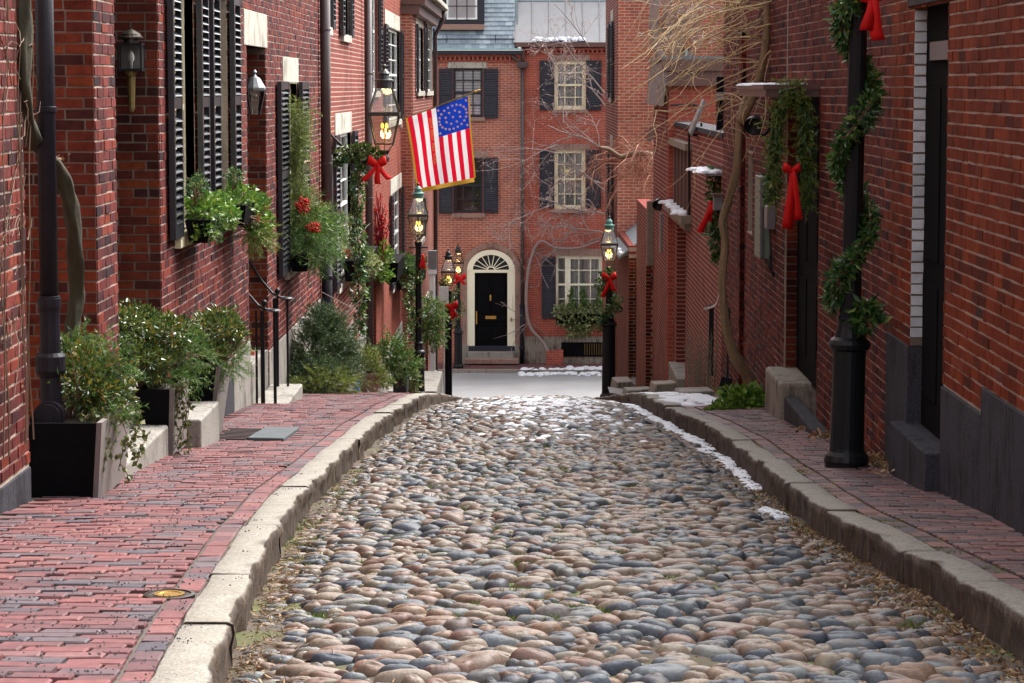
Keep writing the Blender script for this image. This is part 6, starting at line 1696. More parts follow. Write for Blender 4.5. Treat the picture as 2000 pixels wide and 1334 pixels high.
t = thing('evergreen_swag', 'long feathery evergreen swag hanging down inside the shuttered window', 'swag', (0, 0, 0))
pts = np.array([at(580 + 6 * math.sin(k * 0.5), 205 + k * 11.5, 28.5) for k in range(19)])
bb = np.repeat(pts, 26, 0) + nrs.normal(size=(19 * 26, 3)) * np.array([0.055, 0.08, 0.05])
foliage_obj('foliage', [needle_sprays(bb, nrs.normal(size=bb.shape) * 0.6 + np.array([0.25, -0.3, -0.8]), 0.2, 34, 0.035, 0.0028, droop=0.2)], M['needle_olive'], t)
MB().tube(pts, 0.012, 5).build('rope', M['twig_brown'], t)
zB = Zl(672, 545)
t = window_box('window box with red flowers, white twigs and trailing greens behind the hanging garland', LW, Yl(662, 540), Yl(694, 540), Zl(672, 500), d=0.3, h=0.3)
leafy_shrub('', '', '', [(at(680, 488, 37.0), (0.20, 0.3, 0.14)), (at(705, 505, 37.5), (0.22, 0.3, 0.16)), (at(725, 520, 38), (0.16, 0.3, 0.12))], at(685, 520, 37), 520, 0.08, 0.055, 'leaf_variegated', parent=t)
sprays(t, [(at(690, 500, 37.2), (0.2, 0.2, 0.12)), (at(668, 445, 37.0), (0.05, 0.1, 0.16))], 60, 0.2, 'needle_olive', 26, 0.06, 0.004, up=-0.2)
berries(t, at(675, 495, 36.9), (0.10, 0.1, 0.07), 60, 0.014)
m = MB()
for k in range(22):
    a = np.array(at(680, 490, 37.1)); e = nrs.normal(size=3) * np.array([0.12, 0.05, 0.08]) + np.array([0.12, 0, 0.26]); m.tube([a, a + e * 0.5 + nrs.normal(size=3) * 0.03, a + e], 0.005, 4)
m.build('white_twig', M['white_paint'], t)
t = window_box('window box with tall red dogwood sticks beside the second downspout', LW, Yl(733, 540), Yl(748, 540), Zl(740, 505), d=0.35, h=0.35)
m = MB()
for k in range(34):
    a = np.array(at(742, 505, 45.0)) + nrs.normal(size=3) * 0.04; e = np.array([nrs.normal() * 0.13, 0.05 * nrs.normal(), nrs.uniform(0.6, 1.15)]); m.tube([a, a + e * 0.5 + nrs.normal(size=3) * 0.03, a + e], 0.008, 4)
m.build('red_stick', M['stick_red'], t)
berries(t, at(742, 435, 45.0), (0.16, 0.1, 0.42), 150, 0.018)
leafy_shrub('', '', '', [(at(742, 500, 45), (0.22, 0.3, 0.22)), (at(748, 535, 45), (0.16, 0.3, 0.12))], at(742, 520, 45), 420, 0.09, 0.06, 'leaf_fresh', parent=t)
t = window_box('window box of dark greens at the far left, above the trailing ivy', LW, Yl(766, 545), Yl(783, 545), Zl(775, 515), d=0.5, h=0.4)
leafy_shrub('', '', '', [(at(792, 515, 48), (0.25, 0.3, 0.16)), (at(800, 545, 48), (0.2, 0.3, 0.2)), (at(805, 590, 48), (0.12, 0.2, 0.3)), (at(808, 640, 48), (0.08, 0.15, 0.3))], at(790, 540, 48), 800, 0.09, 0.06, 'leaf_laurel', parent=t)
trailing(t, [at(x, 560, 47.5) for x in (786, 794, 802, 810)], 40, 'leaf_variegated', 0.07, (0.7, 1.4), outx=0.15)
# ---- iron handrails at the third doorstep
def handrail(label, Y, zb, xs, xend):
    t = thing('handrail', label, 'handrail', (0, 0, 0), 'black iron handrails')
    zt = zb + 0.92
    for x, r_ in xs:
        MB().tube([(x, Y, zb - 0.02), (x, Y, zt)], r_, 8).build('post', M['black_iron'], t)
    pts = [(LW - 0.42, Y + 0.1, zt + 0.72), (LW - 0.2, Y + 0.05, zt + 0.42), (LW - 0.05, Y, zt + 0.18), (LW + 0.06, Y, zt + 0.05), (LW + 0.14, Y, zt + 0.01), (xend, Y, zt)]
    MB().tube(pts, 0.018, 8, flat=0.7).build('rail', M['black_iron'], t, smooth=True)
    m = MB(); m.lathe([(0.05, -0.015), (0.075, 0.0), (0.05, 0.015)], 16, (xend - 0.03, Y, zt)); m.build('scroll', M['black_iron'], t)
    MB().lathe([(0.012, 0.0), (0.012, 0.05)], 8, (xs[0][0] + 0.02, Y, zt)).ball((xs[0][0] + 0.02, Y, zt + 0.075), 0.03).build('finial', M['black_iron'], t, smooth=True)
    return t
handrail('nearer black iron handrail with ball finial on the doorstep', 25.0, -3.10, ((-2.60, 0.022), (-2.66, 0.012), (-2.48, 0.016)), -2.46)
handrail('farther black iron handrail with ball finial on the doorstep', 26.45, -3.10, ((-2.61, 0.030), (-2.49, 0.012)), -2.47)
sv_ = thing('snow_shovel', 'red plastic snow shovel leaning in the doorway behind the handrails', 'shovel', (0, 0, 0))
m = MB(); a, b, c, d = (on_y(x, y, 25.9) for x, y in ((484, 682), (497, 686), (501, 735), (484, 728))); 
for p in (a, b, c, d): pass
m.add([tuple(a), tuple(b), tuple(c), tuple(d)] + [(p.x, p.y + 0.03, p.z) for p in (a, b, c, d)], [(0, 1, 2, 3), (7, 6, 5, 4), (0, 4, 5, 1), (1, 5, 6, 2), (2, 6, 7, 3), (3, 7, 4, 0)])
m.build('blade', M['red_plastic'], sv_, bevel=0.01)
MB().tube([on_y(490, 690, 25.95), on_y(470, 560, 26.2)], 0.014, 8).build('shaft', M['grey_wood'], sv_)
bt = thing('bottle', 'blue bottle on the pavement beside the weathered pot', 'bottle', at(697, 768, 36.0))
MB().lathe([(0.03, 0), (0.034, 0.02), (0.034, 0.14), (0.014, 0.19), (0.014, 0.22)], 12).build('body', M['blue_plastic'], bt, smooth=True)
MB().lathe([(0.017, 0.22), (0.017, 0.245)], 10).build('cap', M['white_paint'], bt)

# ---- lanterns in the doorways
cl = thing('carriage_lamp', 'old bronze carriage lamp with a candle bulb on the brick doorway jamb', 'wall lamp', (0, 0, 0))
Yc = 18.62
c = on_y(256, 110, Yc); sc = Yc / F_PX
def cz(py): return on_y(256, py, Yc).z
m = MB(); w = 0.082
for sx in (-1, 1):
    for sy in (-1, 1): m.box(c.x + sx * w - 0.006, c.x + sx * w + 0.006, Yc + sy * 0.07 - 0.006, Yc + sy * 0.07 + 0.006, cz(136), cz(88))
m.box(c.x - w - 0.008, c.x + w + 0.008, Yc - 0.078, Yc + 0.078, cz(139), cz(134)); m.box(c.x - w - 0.008, c.x + w + 0.008, Yc - 0.078, Yc + 0.078, cz(89), cz(84))
m.build('case', M['black_iron'], cl)
m = MB(); m.quad((c.x - w, Yc - 0.07, cz(136)), (c.x + w, Yc - 0.07, cz(136)), (c.x + w, Yc - 0.07, cz(88)), (c.x - w, Yc - 0.07, cz(88))); m.build('glass_pane', M['lantern_glass'], cl)
m = MB(); m.box(c.x - w, c.x + w, Yc + 0.06, Yc + 0.068, cz(136), cz(88)); m.build('reflector', M['grey_metal'], cl)
MB().lathe([(0.055, cz(84)), (0.055, cz(76)), (0.09, cz(75)), (0.09, cz(72)), (0.075, cz(70)), (0.07, cz(66)), (0.03, cz(59)), (0.012, cz(57)), (0.012, cz(54))], 16, (c.x, Yc, 0)).build('cap', M['bronze'], cl, smooth=False)
MB().lathe([(0.012, cz(134)), (0.012, cz(122)), (0.024, cz(116)), (0.02, cz(106)), (0.003, cz(97))], 10, (c.x, Yc, 0)).build('bulb', M['white_paint'], cl, smooth=True)
MB().lathe([(0.012, cz(219)), (0.018, cz(216)), (0.022, cz(212)), (0.03, cz(152)), (0.026, cz(150)), (0.05, cz(142)), (0.05, cz(139))][::1], 12, (c.x, Yc, 0)).build('candle_tube', M['brass_dull'], cl, smooth=False)
MB().tube([(c.x, Yc + 0.02, cz(190)), (c.x, 18.8, cz(190))], 0.012, 6).build('bracket', M['bronze'], cl)
hl = thing('door_lantern', 'grey metal lantern with curved glass in the third doorway', 'wall lamp', (0, 0, 0))
Yc = 26.1; c = on_y(497, 180, Yc)
def cz(py): return on_y(497, py, Yc).z
m = MB()
for k in range(6):
    a, b = 2 * math.pi * k / 6, 2 * math.pi * (k + 1) / 6
    for r0, z0, r1, z1 in ((0.055, cz(224), 0.10, cz(185)), (0.10, cz(185), 0.105, cz(176))):
        m.tube([(c.x + math.cos(a) * r0, Yc + math.sin(a) * r0, z0), (c.x + math.cos(a) * r1, Yc + math.sin(a) * r1, z1)], 0.005, 4)
m.build('frame', M['grey_metal'], hl)
MB().lathe([(0.05, cz(224)), (0.098, cz(185)), (0.10, cz(178))], 6, (c.x, Yc, 0)).build('glass', M['lantern_glass'], hl)
MB().lathe([(0.105, cz(178)), (0.115, cz(175)), (0.115, cz(171)), (0.055, cz(152)), (0.03, cz(150)), (0.012, cz(145)), (0.028, cz(141)), (0.012, cz(136))], 12, (c.x, Yc, 0)).build('cap', M['steel'], hl, smooth=False)
MB().tube([(c.x, Yc, cz(185)), (c.x - 0.02, 26.5, cz(188))], 0.012, 6).build('bracket', M['grey_metal'], hl)

# ---- pavement ironwork
gz = lambda x, y: walk_z(x, y, -1)
def on_walk(x0, x1, y0, y1, dz, th):
    return [(x0, y0, gz(x0, y0) + dz - th), (x1, y0, gz(x1, y0) + dz - th), (x1, y1, gz(x1, y1) + dz - th), (x0, y1, gz(x0, y1) + dz - th), (x0, y0, gz(x0, y0) + dz), (x1, y0, gz(x1, y0) + dz), (x1, y1, gz(x1, y1) + dz), (x0, y1, gz(x0, y1) + dz)]
t = thing('pavement_grate', 'rusty iron grate set in the brick pavement below the tall planter', 'grate', (0, 0, 0))
m = MB(); m.hexa(on_walk(-2.44, -2.16, 19.36, 20.74, -0.06, 0.02)); m.build('pit', M['room_dark'], t)
for k in range(9):
    y_ = 19.42 + k * 0.155; m = MB(); m.hexa(on_walk(-2.44, -2.16, y_, y_ + 0.05, 0.006, 0.03)); m.build('bar', M['pipe_brown'], t)
m = MB(); m.hexa(on_walk(-2.14, -1.86, 19.37, 20.73, 0.02, 0.05)); tag(m.build('slate_slab', M['slab_grey'], None, bevel=0.008), 'grey slate slab beside the rusty pavement grate', 'slab')
t = thing('valve_cover', 'round yellow brass valve cover set in the bricks beside the kerb', 'cover', (-1.387, 9.77, gz(-1.387, 9.77)))
MB().lathe([(0.10, -0.02), (0.10, 0.004), (0.085, 0.006), (0.082, 0.001), (0.0001, 0.001)], 24).build('ring', M['bronze'], t)
MB().lathe([(0.06, 0.0), (0.06, 0.006), (0.045, 0.006), (0.043, 0.003), (0.0001, 0.003)], 20).build('lid', M['brass'], t)
# white door pilaster, step and sign at the far left end
t = thing('door_pilaster', 'white wooden door pilaster with a grey cap at the last left house', 'pilaster', (0, 0, 0))
a, b = on_y(838, 490, 56), on_y(850, 752, 56)
m = MB(); m.box(a.x, b.x, 56.0, 56.2, b.z, on_y(838, 528, 56).z); m.box(a.x - 0.03, b.x + 0.03, 55.97, 56.23, b.z, b.z + 0.3); m.box(a.x - 0.03, b.x + 0.03, 55.96, 56.24, on_y(838, 536, 56).z, on_y(838, 526, 56).z); m.build('shaft', M['white_paint'], t, bevel=0.01)
m = MB(); m.box(a.x - 0.02, b.x + 0.04, 55.95, 56.25, on_y(838, 525, 56).z, on_y(838, 490, 56).z); m.build('cap', M['grey_metal'], t)
a, b = on_y(857, 560, 60), on_y(876, 593, 60); m = MB(); m.box(a.x, b.x, 60.0, 60.05, b.z, a.z); m.tube([((a.x + b.x) / 2, 60.06, -9), ((a.x + b.x) / 2, 60.06, a.z)], 0.02, 8)
tag(m.build('sign', M['white_paint']), 'blank white backed sign on a post behind the left corner lamp', 'sign')
a, b = on_y(824, 752, 50), on_y(856, 765, 50); m = MB(); m.box(LW, b.x, 49.0, 52.5, -8, a.z); tag(m.build('granite_step', M['granite_pale'], None, bevel=0.02), 'low granite step below the white door pilaster', 'step', 'granite doorsteps')
# ================================================================== VINES AND BARE TREES
def curve_pts(ctrl, n=24):
    """Catmull-Rom through control points"""
    P = [Vector(c) for c in ctrl]; P = [P[0] * 2 - P[1]] + P + [P[-1] * 2 - P[-2]]
    out = []
    segs = len(P) - 3
    per = max(2, n // segs)
    for i in range(segs):
        a, b, c, d = P[i:i + 4]
        for k in range(per):
            t = k / per
            out.append(0.5 * ((2 * b) + (c - a) * t + (2 * a - 5 * b + 4 * c - d) * t * t + (3 * b - a - 3 * c + d) * t ** 3))
    out.append(P[-2])
    return out
def gnarled(pts, rad, n=18, twist=0.35, amp=0.16):
    vs, fs = [], []
    for i, p in enumerate(pts):
        t = (pts[min(i + 1, len(pts) - 1)] - pts[max(0, i - 1)]).normalized()
        a = t.cross(Vector((0, 1, 0))).normalized(); b = t.cross(a)
        r = rad[i] if hasattr(rad, '__len__') else rad
        for k in range(n):
            an = 2 * math.pi * k / n
            q = r * (1 + amp * math.sin(3 * an + i * twist) + amp * 0.6 * math.sin(5 * an - i * twist * 1.4 + 1) + amp * 0.3 * math.sin(i * 1.9 + an))
            vs.append(p + a * math.cos(an) * q + b * math.sin(an) * q)
    for i in range(len(pts) - 1):
        for k in range(n): fs.append((i * n + k, i * n + (k + 1) % n, (i + 1) * n + (k + 1) % n, (i + 1) * n + k))
    return MB().add(vs, fs)
# old vine trunk climbing behind the nearest downpipe, with dry tendrils on the wall
t = thing('vine', 'thick mossy vine trunk twisting behind the nearest downpipe, with dry tendrils', 'vine', (0, 0, 0))
tp = curve_pts([at(42, -60, 13.66), at(44, 60, 13.66), at(46, 180, 13.68), at(60, 260, 14.1), at(88, 300, 14.5), at(112, 330, 14.6), at(134, 390, 14.7), at(147, 470, 14.8), at(149, 560, 14.9), at(144, 620, 14.9), at(138, 690, 14.9)], 50)
gnarled(tp, 0.043, 16, 0.5, 0.2).build('trunk', M['bark_moss'], t, smooth=True)
m = MB()
for k in range(85):
    y = nrs.uniform(11.9, 13.7); z = nrs.uniform(-1.5, 0.7)
    p = np.array([LW + 0.02, y, z]); pts = [p.copy()]
    d = np.array([0.0, nrs.normal() * 0.4, nrs.choice([-1, 1]) * 1.0])
    for i in range(nrs.randint(4, 10)):
        d = d * 0.8 + nrs.normal(size=3) * np.array([0.22, 0.45, 0.45])
        p = p + d * 0.055; p[0] = min(max(p[0], LW + 0.012), LW + 0.07); pts.append(p.copy())
    m.tube(pts, [0.0035 - 0.0022 * i / len(pts) for i in range(len(pts))], 4, caps=False)
for k in range(14):
    y = nrs.uniform(12.2, 13.7); z0 = -1.9; pts = []
    for i in range(26):
        pts.append((LW + 0.018 + 0.008 * math.sin(i * 0.7 + k), y + 0.05 * math.sin(i * 0.35 + k) + 0.012 * i * math.sin(k), z0 + i * 0.12))
    m.tube(pts, [0.005 - 0.003 * i / 26 for i in range(26)], 4, caps=False)
m.build('tendrils', M['twig_brown'], t)
d_ = np.array([at(110 + 25 * nrs.uniform(), 290 + 60 * nrs.uniform(), 13.9) for _ in range(5)])
foliage_obj('dry_leaf', [leaf_faces(d_, nrs.normal(size=(5, 3)), 0.03, 0.02)], M['leaf_dry'], t)

# twisted trunk in front of the right wall, whose pale canes hang over the lane
t = thing('vine', 'twisted wisteria trunk against the right wall with long pale canes', 'vine', (0, 0, 0))
tp = curve_pts([at(1474, 790, 25.6), at(1462, 738, 25.6), at(1438, 700, 25.5), at(1421, 655, 25.5), at(1413, 600, 25.5), at(1411, 540, 25.5), at(1417, 480, 25.5), at(1411, 432, 25.5), at(1424, 385, 25.5), at(1439, 330, 25.4), at(1443, 275, 25.4), at(1449, 220, 25.5), at(1466, 175, 25.7), at(1505, 140, 25.9), at(1560, 112, 26.2), at(1640, 60, 26.5)], 75)
gnarled(tp, [0.066 - 0.028 * min(1, i / 20) for i in range(len(tp))], 18, 0.3, 0.15).build('trunk', M['bark'], t, smooth=True)
tp2 = curve_pts([at(1446, 240, 25.4), at(1470, 190, 25.3), at(1490, 120, 25.2), at(1498, 40, 25.2), at(1492, -40, 25.2)], 24)
MB().tube(tp2, [0.045 - 0.012 * i / len(tp2) for i in range(len(tp2))], 10).build('limb', M['bark'], t, smooth=True)
tp3 = curve_pts([at(1452, 215, 25.5), at(1480, 172, 25.8), at(1520, 150, 26.0), at(1570, 135, 26.2)], 20)
MB().tube(tp3, 0.035, 9).build('limb', M['bark'], t, smooth=True)
cn = MB(); cr2 = random.Random(17)
starts = [(1500, 30), (1495, 80), (1480, 140), (1455, 200), (1530, 115), (1570, 20), (1540, -20), (1500, -20)]
def cane(p0, p1, Y0, Y1, sag, r, m, wig=6):
    n = 14; pts = []
    ph = cr2.uniform(0, 6); droop = cr2.uniform(0, 60)
    for i in range(n + 1):
        q = i / n
        x = p0[0] + (p1[0] - p0[0]) * q + wig * math.sin(q * 9 + ph) * q
        y = p0[1] + (p1[1] - p0[1]) * q - sag * math.sin(q * math.pi) + droop * q ** 3 + wig * 0.8 * math.sin(q * 12 + ph * 2) * q
        Y = Y0 + (Y1 - Y0) * q
        pts.append(at(x, y, Y))
    m.tube(pts, [r * (1 - 0.72 * i / n) for i in range(n + 1)], 5, caps=False)
    return pts
for k in range(66):
    if k % 5 == 0: s = cr2.choice(starts)
    else: s = (cr2.uniform(1380, 1680), cr2.uniform(-110, -20)) if cr2.random() < 0.6 else (cr2.uniform(1440, 1570), cr2.uniform(-20, 150))
    ex = max(s[0] - cr2.uniform(80, 400), cr2.uniform(1190, 1290))
    ey = s[1] + cr2.uniform(-20, 170)
    pts = cane(s, (ex, ey), cr2.uniform(24.8, 26.5), cr2.uniform(24.0, 28.5), cr2.uniform(-25, 45), cr2.uniform(0.005, 0.0095), cn, cr2.uniform(6, 20))
    for j in range(2):
        b = pts[cr2.randrange(3, 12)]
        px, py = project(b)
        cane((px, py), (px + cr2.uniform(-120, 70), py + cr2.uniform(-20, 90)), b[1], b[1] + cr2.uniform(-0.8, 0.8), cr2.uniform(-18, 18), 0.0042, cn, 10)
for k in range(20):                                  # a few canes hang down over the wall to the right
    s = cr2.choice(starts[3:6]); cane(s, (cr2.uniform(1440, 1600), cr2.uniform(120, 290)), 25.4, cr2.uniform(24, 25.4), cr2.uniform(-20, 30), 0.006, cn, 12)
tag(cn.build('canes', M['twig_pale'], t, smooth=True), kind='stuff')

def branch(m, p, d, length, r, depth, rs, droop=0.0, spread=0.55, tips=None, nseg=5):
    pts = [p.copy()]
    for i in range(nseg):
        d = d + rs.normal(size=3) * 0.16 + np.array([0, 0, -droop]); d /= np.linalg.norm(d)
        p = p + d * length / nseg; pts.append(p.copy())
    m.tube(pts, [r * (1 - 0.55 * i / nseg) for i in range(nseg + 1)], 5 if depth > 1 else 4, caps=False)
    if tips is not None and depth <= 1: tips.extend(pts[2:])
    if depth > 0:
        for k in range(rs.randint(3, 6)):
            q = pts[rs.randint(1, nseg + 1)]
            nd = d + rs.normal(size=3) * spread; nd /= np.linalg.norm(nd)
            branch(m, q.copy(), nd, length * rs.uniform(0.45, 0.7), r * 0.5, depth - 1, rs, droop, spread, tips, nseg)
# magnolia in front of the far house
rs = np.random.RandomState(8)
t = thing('bare_tree', 'bare magnolia with pinkish buds in front of the far cream framed windows', 'tree', (0, 0, 0))
m = MB(); tips = []
for (a, b, r_) in (((1195, 360), (1120, 330), 0.05), ((1195, 300), (1100, 240), 0.05), ((1200, 240), (1130, 160), 0.045), ((1195, 420), (1080, 400), 0.045), ((1190, 460), (1110, 440), 0.04), ((1195, 200), (1150, 90), 0.04), ((1200, 390), (1090, 300), 0.04)):
    A, B = np.array(at(*a, 74.2)), np.array(at(*b, 74.0)); d = (B - A); L = np.linalg.norm(d)
    branch(m, A, d / L, L * 1.25, r_ * 0.7, 3, rs, 0.0, 0.75, tips)
    branch(m, B, d / L + rs.normal(size=3) * 0.4, L * 0.9, r_ * 0.45, 3, rs, 0.0, 0.85, tips)
MB().tube(curve_pts([at(1230, 720, 74.4), at(1225, 600, 74.4), at(1212, 450, 74.3), at(1195, 330, 74.2), at(1202, 200, 74.2)], 20), [0.10 - 0.003 * k for k in range(21)], 8).build('trunk', M['twig_grey'], t, smooth=True)
tag(m.build('branches', M['twig_grey'], t, smooth=True), kind='stuff')
tp_ = np.array(tips); sel = tp_[rs.randint(0, len(tp_), 2600)]
foliage_obj('buds', [leaf_faces(sel, rs.normal(size=(2600, 3)) + np.array([0, 0, 0.8]), 0.05, 0.022)], M['bud_pink'], t)['kind'] = 'stuff'
# climber on the far house
t = thing('vine', 'grey bare climber branching over the far red house front', 'vine', (0, 0, 0))
MB().tube(curve_pts([at(1072, 690, 75.9), at(1060, 668, 76.0), at(1036, 640, 76.05), at(1028, 600, 76.05), at(1030, 540, 76.05), at(1042, 490, 76.05), at(1058, 471, 76.05), at(1085, 484, 76.05), at(1130, 484, 76.05), at(1170, 470, 76.05)], 40), [0.06 - 0.001 * k for k in range(41)][:37], 7).build('trunk', M['twig_grey'], t, smooth=True)
m = MB()
for k in range(26):
    a = rs.choice(5); s = [(1040, 490), (1030, 560), (1034, 630), (1090, 484), (1140, 480)][a]
    A = np.array(at(*s, 76.08)); d = rs.normal(size=3) * np.array([1, 0.02, 1]); d /= np.linalg.norm(d)
    branch(m, A, d, rs.uniform(0.5, 1.3), 0.012, 1, rs, 0.0, 0.5)
tag(m.build('branches', M['twig_grey'], t), kind='stuff')
# orange twigged weeping shrub and grey gnarled trunk on the right
t = thing('bare_tree', 'weeping shrub of rusty red twigs above the lower right wall', 'tree', (0, 0, 0))
m = MB()
for k in range(34):
    A = np.array(at(rs.uniform(1215, 1290), rs.uniform(285, 345), 52)); d = np.array([-0.55 + rs.normal() * 0.3, rs.normal() * 0.3, 0.35 + rs.normal() * 0.2]); d /= np.linalg.norm(d)
    branch(m, A, d, rs.uniform(0.5, 0.9), 0.014, 2, rs, 0.22, 0.45)
tag(m.build('twigs', M['twig_red'], t), kind='stuff')
MB().tube(curve_pts([at(1300, 470, 52.3), at(1296, 380, 52.3), at(1285, 310, 52.2), at(1240, 300, 52), at(1212, 306, 51.9), at(1190, 292, 51.8), at(1170, 288, 51.7)], 24), [0.085 - 0.002 * k for k in range(25)], 8).build('trunk', M['twig_brown'], t, smooth=True)
t = thing('bare_tree', 'grey gnarled climber on the tall corner house behind the pale canes', 'tree', (0, 0, 0))
m = MB()
for k in range(26):
    A = np.array(at(rs.uniform(1275, 1330), rs.uniform(40, 150), 54)); d = np.array([rs.normal() * 0.4 + 0.2, rs.normal() * 0.2, 0.9]); d /= np.linalg.norm(d)
    branch(m, A, d, rs.uniform(0.5, 1.0), 0.025, 2, rs, -0.02, 0.5)
tag(m.build('twigs', M['twig_grey'], t), kind='stuff')
MB().tube(curve_pts([at(1312, 200, 54), at(1296, 130, 54), at(1278, 70, 54), at(1280, 10, 54), at(1300, -50, 54)], 16), 0.10, 8).build('trunk', M['twig_grey'], t, smooth=True)

# ================================================================== RIGHT SIDE THINGS
t = thing('primrose', 'low clump of bright green leaves at the foot of the twisted vine', 'plant', (0, 0, 0))
ctr = on_y(1455, 790, 24.6); zg2 = walk_z(2.15, 24.6, 1)
p, u = blob_points(520, (ctr.x, 24.6, zg2 + 0.02), (0.23, 0.35, 0.17), low=0.0)
p2, u2 = blob_points(90, (ctr.x - 0.24, 24.3, zg2 + 0.01), (0.12, 0.12, 0.06), low=0.0)
foliage_obj('foliage', [leaf_faces(p, u + nrs.normal(size=u.shape) * 0.5, 0.10 * nrs.uniform(0.6, 1.2, len(p)), 0.055), leaf_faces(p2, u2 + nrs.normal(size=u2.shape) * 0.5, 0.07, 0.045)], M['leaf_fresh'], t)
stems_obj(t, (ctr.x, 24.6, zg2 + 0.08), (ctr.x, 24.6, zg2), 8, (0.1, 0.1, 0.03), 0.005, 'grass_blade')
def box_px(x0, y0, x1, y1, Y, d, mat, bev=0.006):
    a, b = on_y(x0, y0, Y), on_y(x1, y1, Y); m = MB(); m.box(a.x, b.x, Y, Y + d, b.z, a.z); return m, M[mat], bev
t = thing('cable_cover', 'tall grey green metal cable cover on the right wall', 'utility box', (0, 0, 0))
Yu = Yr(1500, 420)
z0, z1 = Zr(1498, 500), Zr(1498, 342)
m = MB(); m.box(RW - 0.11, RW - 0.012, Yu - 0.35, Yu + 0.25, z0, z1); m.build('case', M['green_box'], t, bevel=0.008)
m = MB(); m.box(RW - 0.115, RW - 0.09, Yu - 0.40, Yu - 0.351, z0 + 0.01, z1 - 0.01); m.build('flange', M['grey_metal'], t)
for k in range(9): m = MB(); m.ball((RW - 0.117, Yu - 0.375, z0 + 0.06 + k * 0.085), 0.008, 6, 4); m.build('bolt', M['steel'], t)
t = thing('meter_box', 'small black meter box with loose cables next to the grey green cover', 'utility box', (0, 0, 0))
Ym = Yr(1516, 420); z0, z1 = Zr(1516, 447), Zr(1516, 402)
m = MB(); m.box(RW - 0.10, RW - 0.012, Ym - 0.12, Ym + 0.16, z0, z1); m.build('case', M['grey_metal'], t, bevel=0.008)
for k in range(3): MB().tube(curve_pts([(RW - 0.06, Ym - 0.06 + 0.06 * k, z0), (RW - 0.05, Ym - 0.08 + 0.07 * k, z0 - 0.2), (RW - 0.035 - 0.02 * k, Ym + 0.05 - 0.05 * k, z0 - 0.34), (RW - 0.02, Ym - 0.02, z0 - 0.46)], 16), 0.007, 6).build('cable', M['cable'], t, smooth=True)
def flood(label, px, py, Y, s):
    t = thing('floodlight', label, 'floodlight', (0, 0, 0), 'black wall floodlights')
    c = on_y(px, py, Y)
    o = MB().lathe([(0.001, -0.5 * s), (0.16 * s, -0.48 * s), (0.3 * s, -0.36 * s), (0.40 * s, -0.1 * s), (0.46 * s, 0.25 * s), (0.46 * s, 0.30 * s), (0.40 * s, 0.28 * s), (0.30 * s, 0.1 * s)], 18).build('shade', M['black_iron'], t, smooth=True)
    o.matrix_local = Matrix.Translation(c) @ Matrix.Rotation(R(115), 4, 'X') @ Matrix.Rotation(R(-15), 4, 'Y')
    MB().tube(curve_pts([(c.x + 0.05 * s, Y + 0.1, c.z - 0.3 * s), (c.x + 0.45 * s, Y + 0.1, c.z - 0.55 * s), (c.x + 0.8 * s, Y + 0.1, c.z - 0.2 * s), (c.x + 0.85 * s, Y + 0.1, c.z + 0.5 * s), (max(RW, c.x + 1.2 * s), Y + 0.1, c.z + 0.7 * s)], 20), 0.016, 8).build('arm', M['black_iron'], t, smooth=True)
    return t
flood('black floodlight beside the twisted vine', 1473, 242, 24.9, 0.20)
flood('small black floodlight above the brown conduit on the lower right wall', 1287, 398, 43.5, 0.22)
t = thing('hood_lamp', 'slanted grey metal hood lamp on a rod above the garden wall', 'wall lamp', (0, 0, 0))
a, b, c, d = on_y(1344, 255, 36), on_y(1372, 192, 36), on_y(1375, 195, 35.6), on_y(1347, 262, 35.6)
m = MB(); m.add([tuple(a), tuple(b), tuple(c), tuple(d)] + [(p.x + 0.03, p.y, p.z - 0.03) for p in (a, b, c, d)], [(0, 1, 2, 3), (7, 6, 5, 4), (0, 4, 5, 1), (1, 5, 6, 2), (2, 6, 7, 3), (3, 7, 4, 0)]); m.build('hood', M['grey_metal'], t)
MB().tube(curve_pts([at(1346, 250, 36), at(1352, 262, 36), at(1368, 262, 36), at(1370, 240, 36), at(1368, 300, 36.2), at(1362, 318, 36.6)], 24), 0.018, 7).build('rod', M['black_iron'], t, smooth=True)
MB().tube([at(1346, 255, 36.1), at(1346, 420, 36.5)], 0.016, 6).build('conduit', M['black_iron'], t)
t = thing('wall_box', 'small grey box lamp beside the short garland', 'wall lamp', (0, 0, 0))
a, b = on_y(1394, 383, 31.0), on_y(1413, 411, 31.0)
m = MB(); m.box(a.x, b.x, 31.0, 31.15, b.z, a.z); m.build('case', M['grey_metal'], t, bevel=0.01)
m = MB(); m.box(a.x - 0.02, b.x + 0.02, 30.98, 31.17, a.z, a.z + 0.03); m.build('lid', M['brown_trim'], t)
MB().tube([((a.x + b.x) / 2, 31.1, (a.z + b.z) / 2), (RW, 31.1, (a.z + b.z) / 2)], 0.02, 6).build('arm', M['grey_metal'], t)
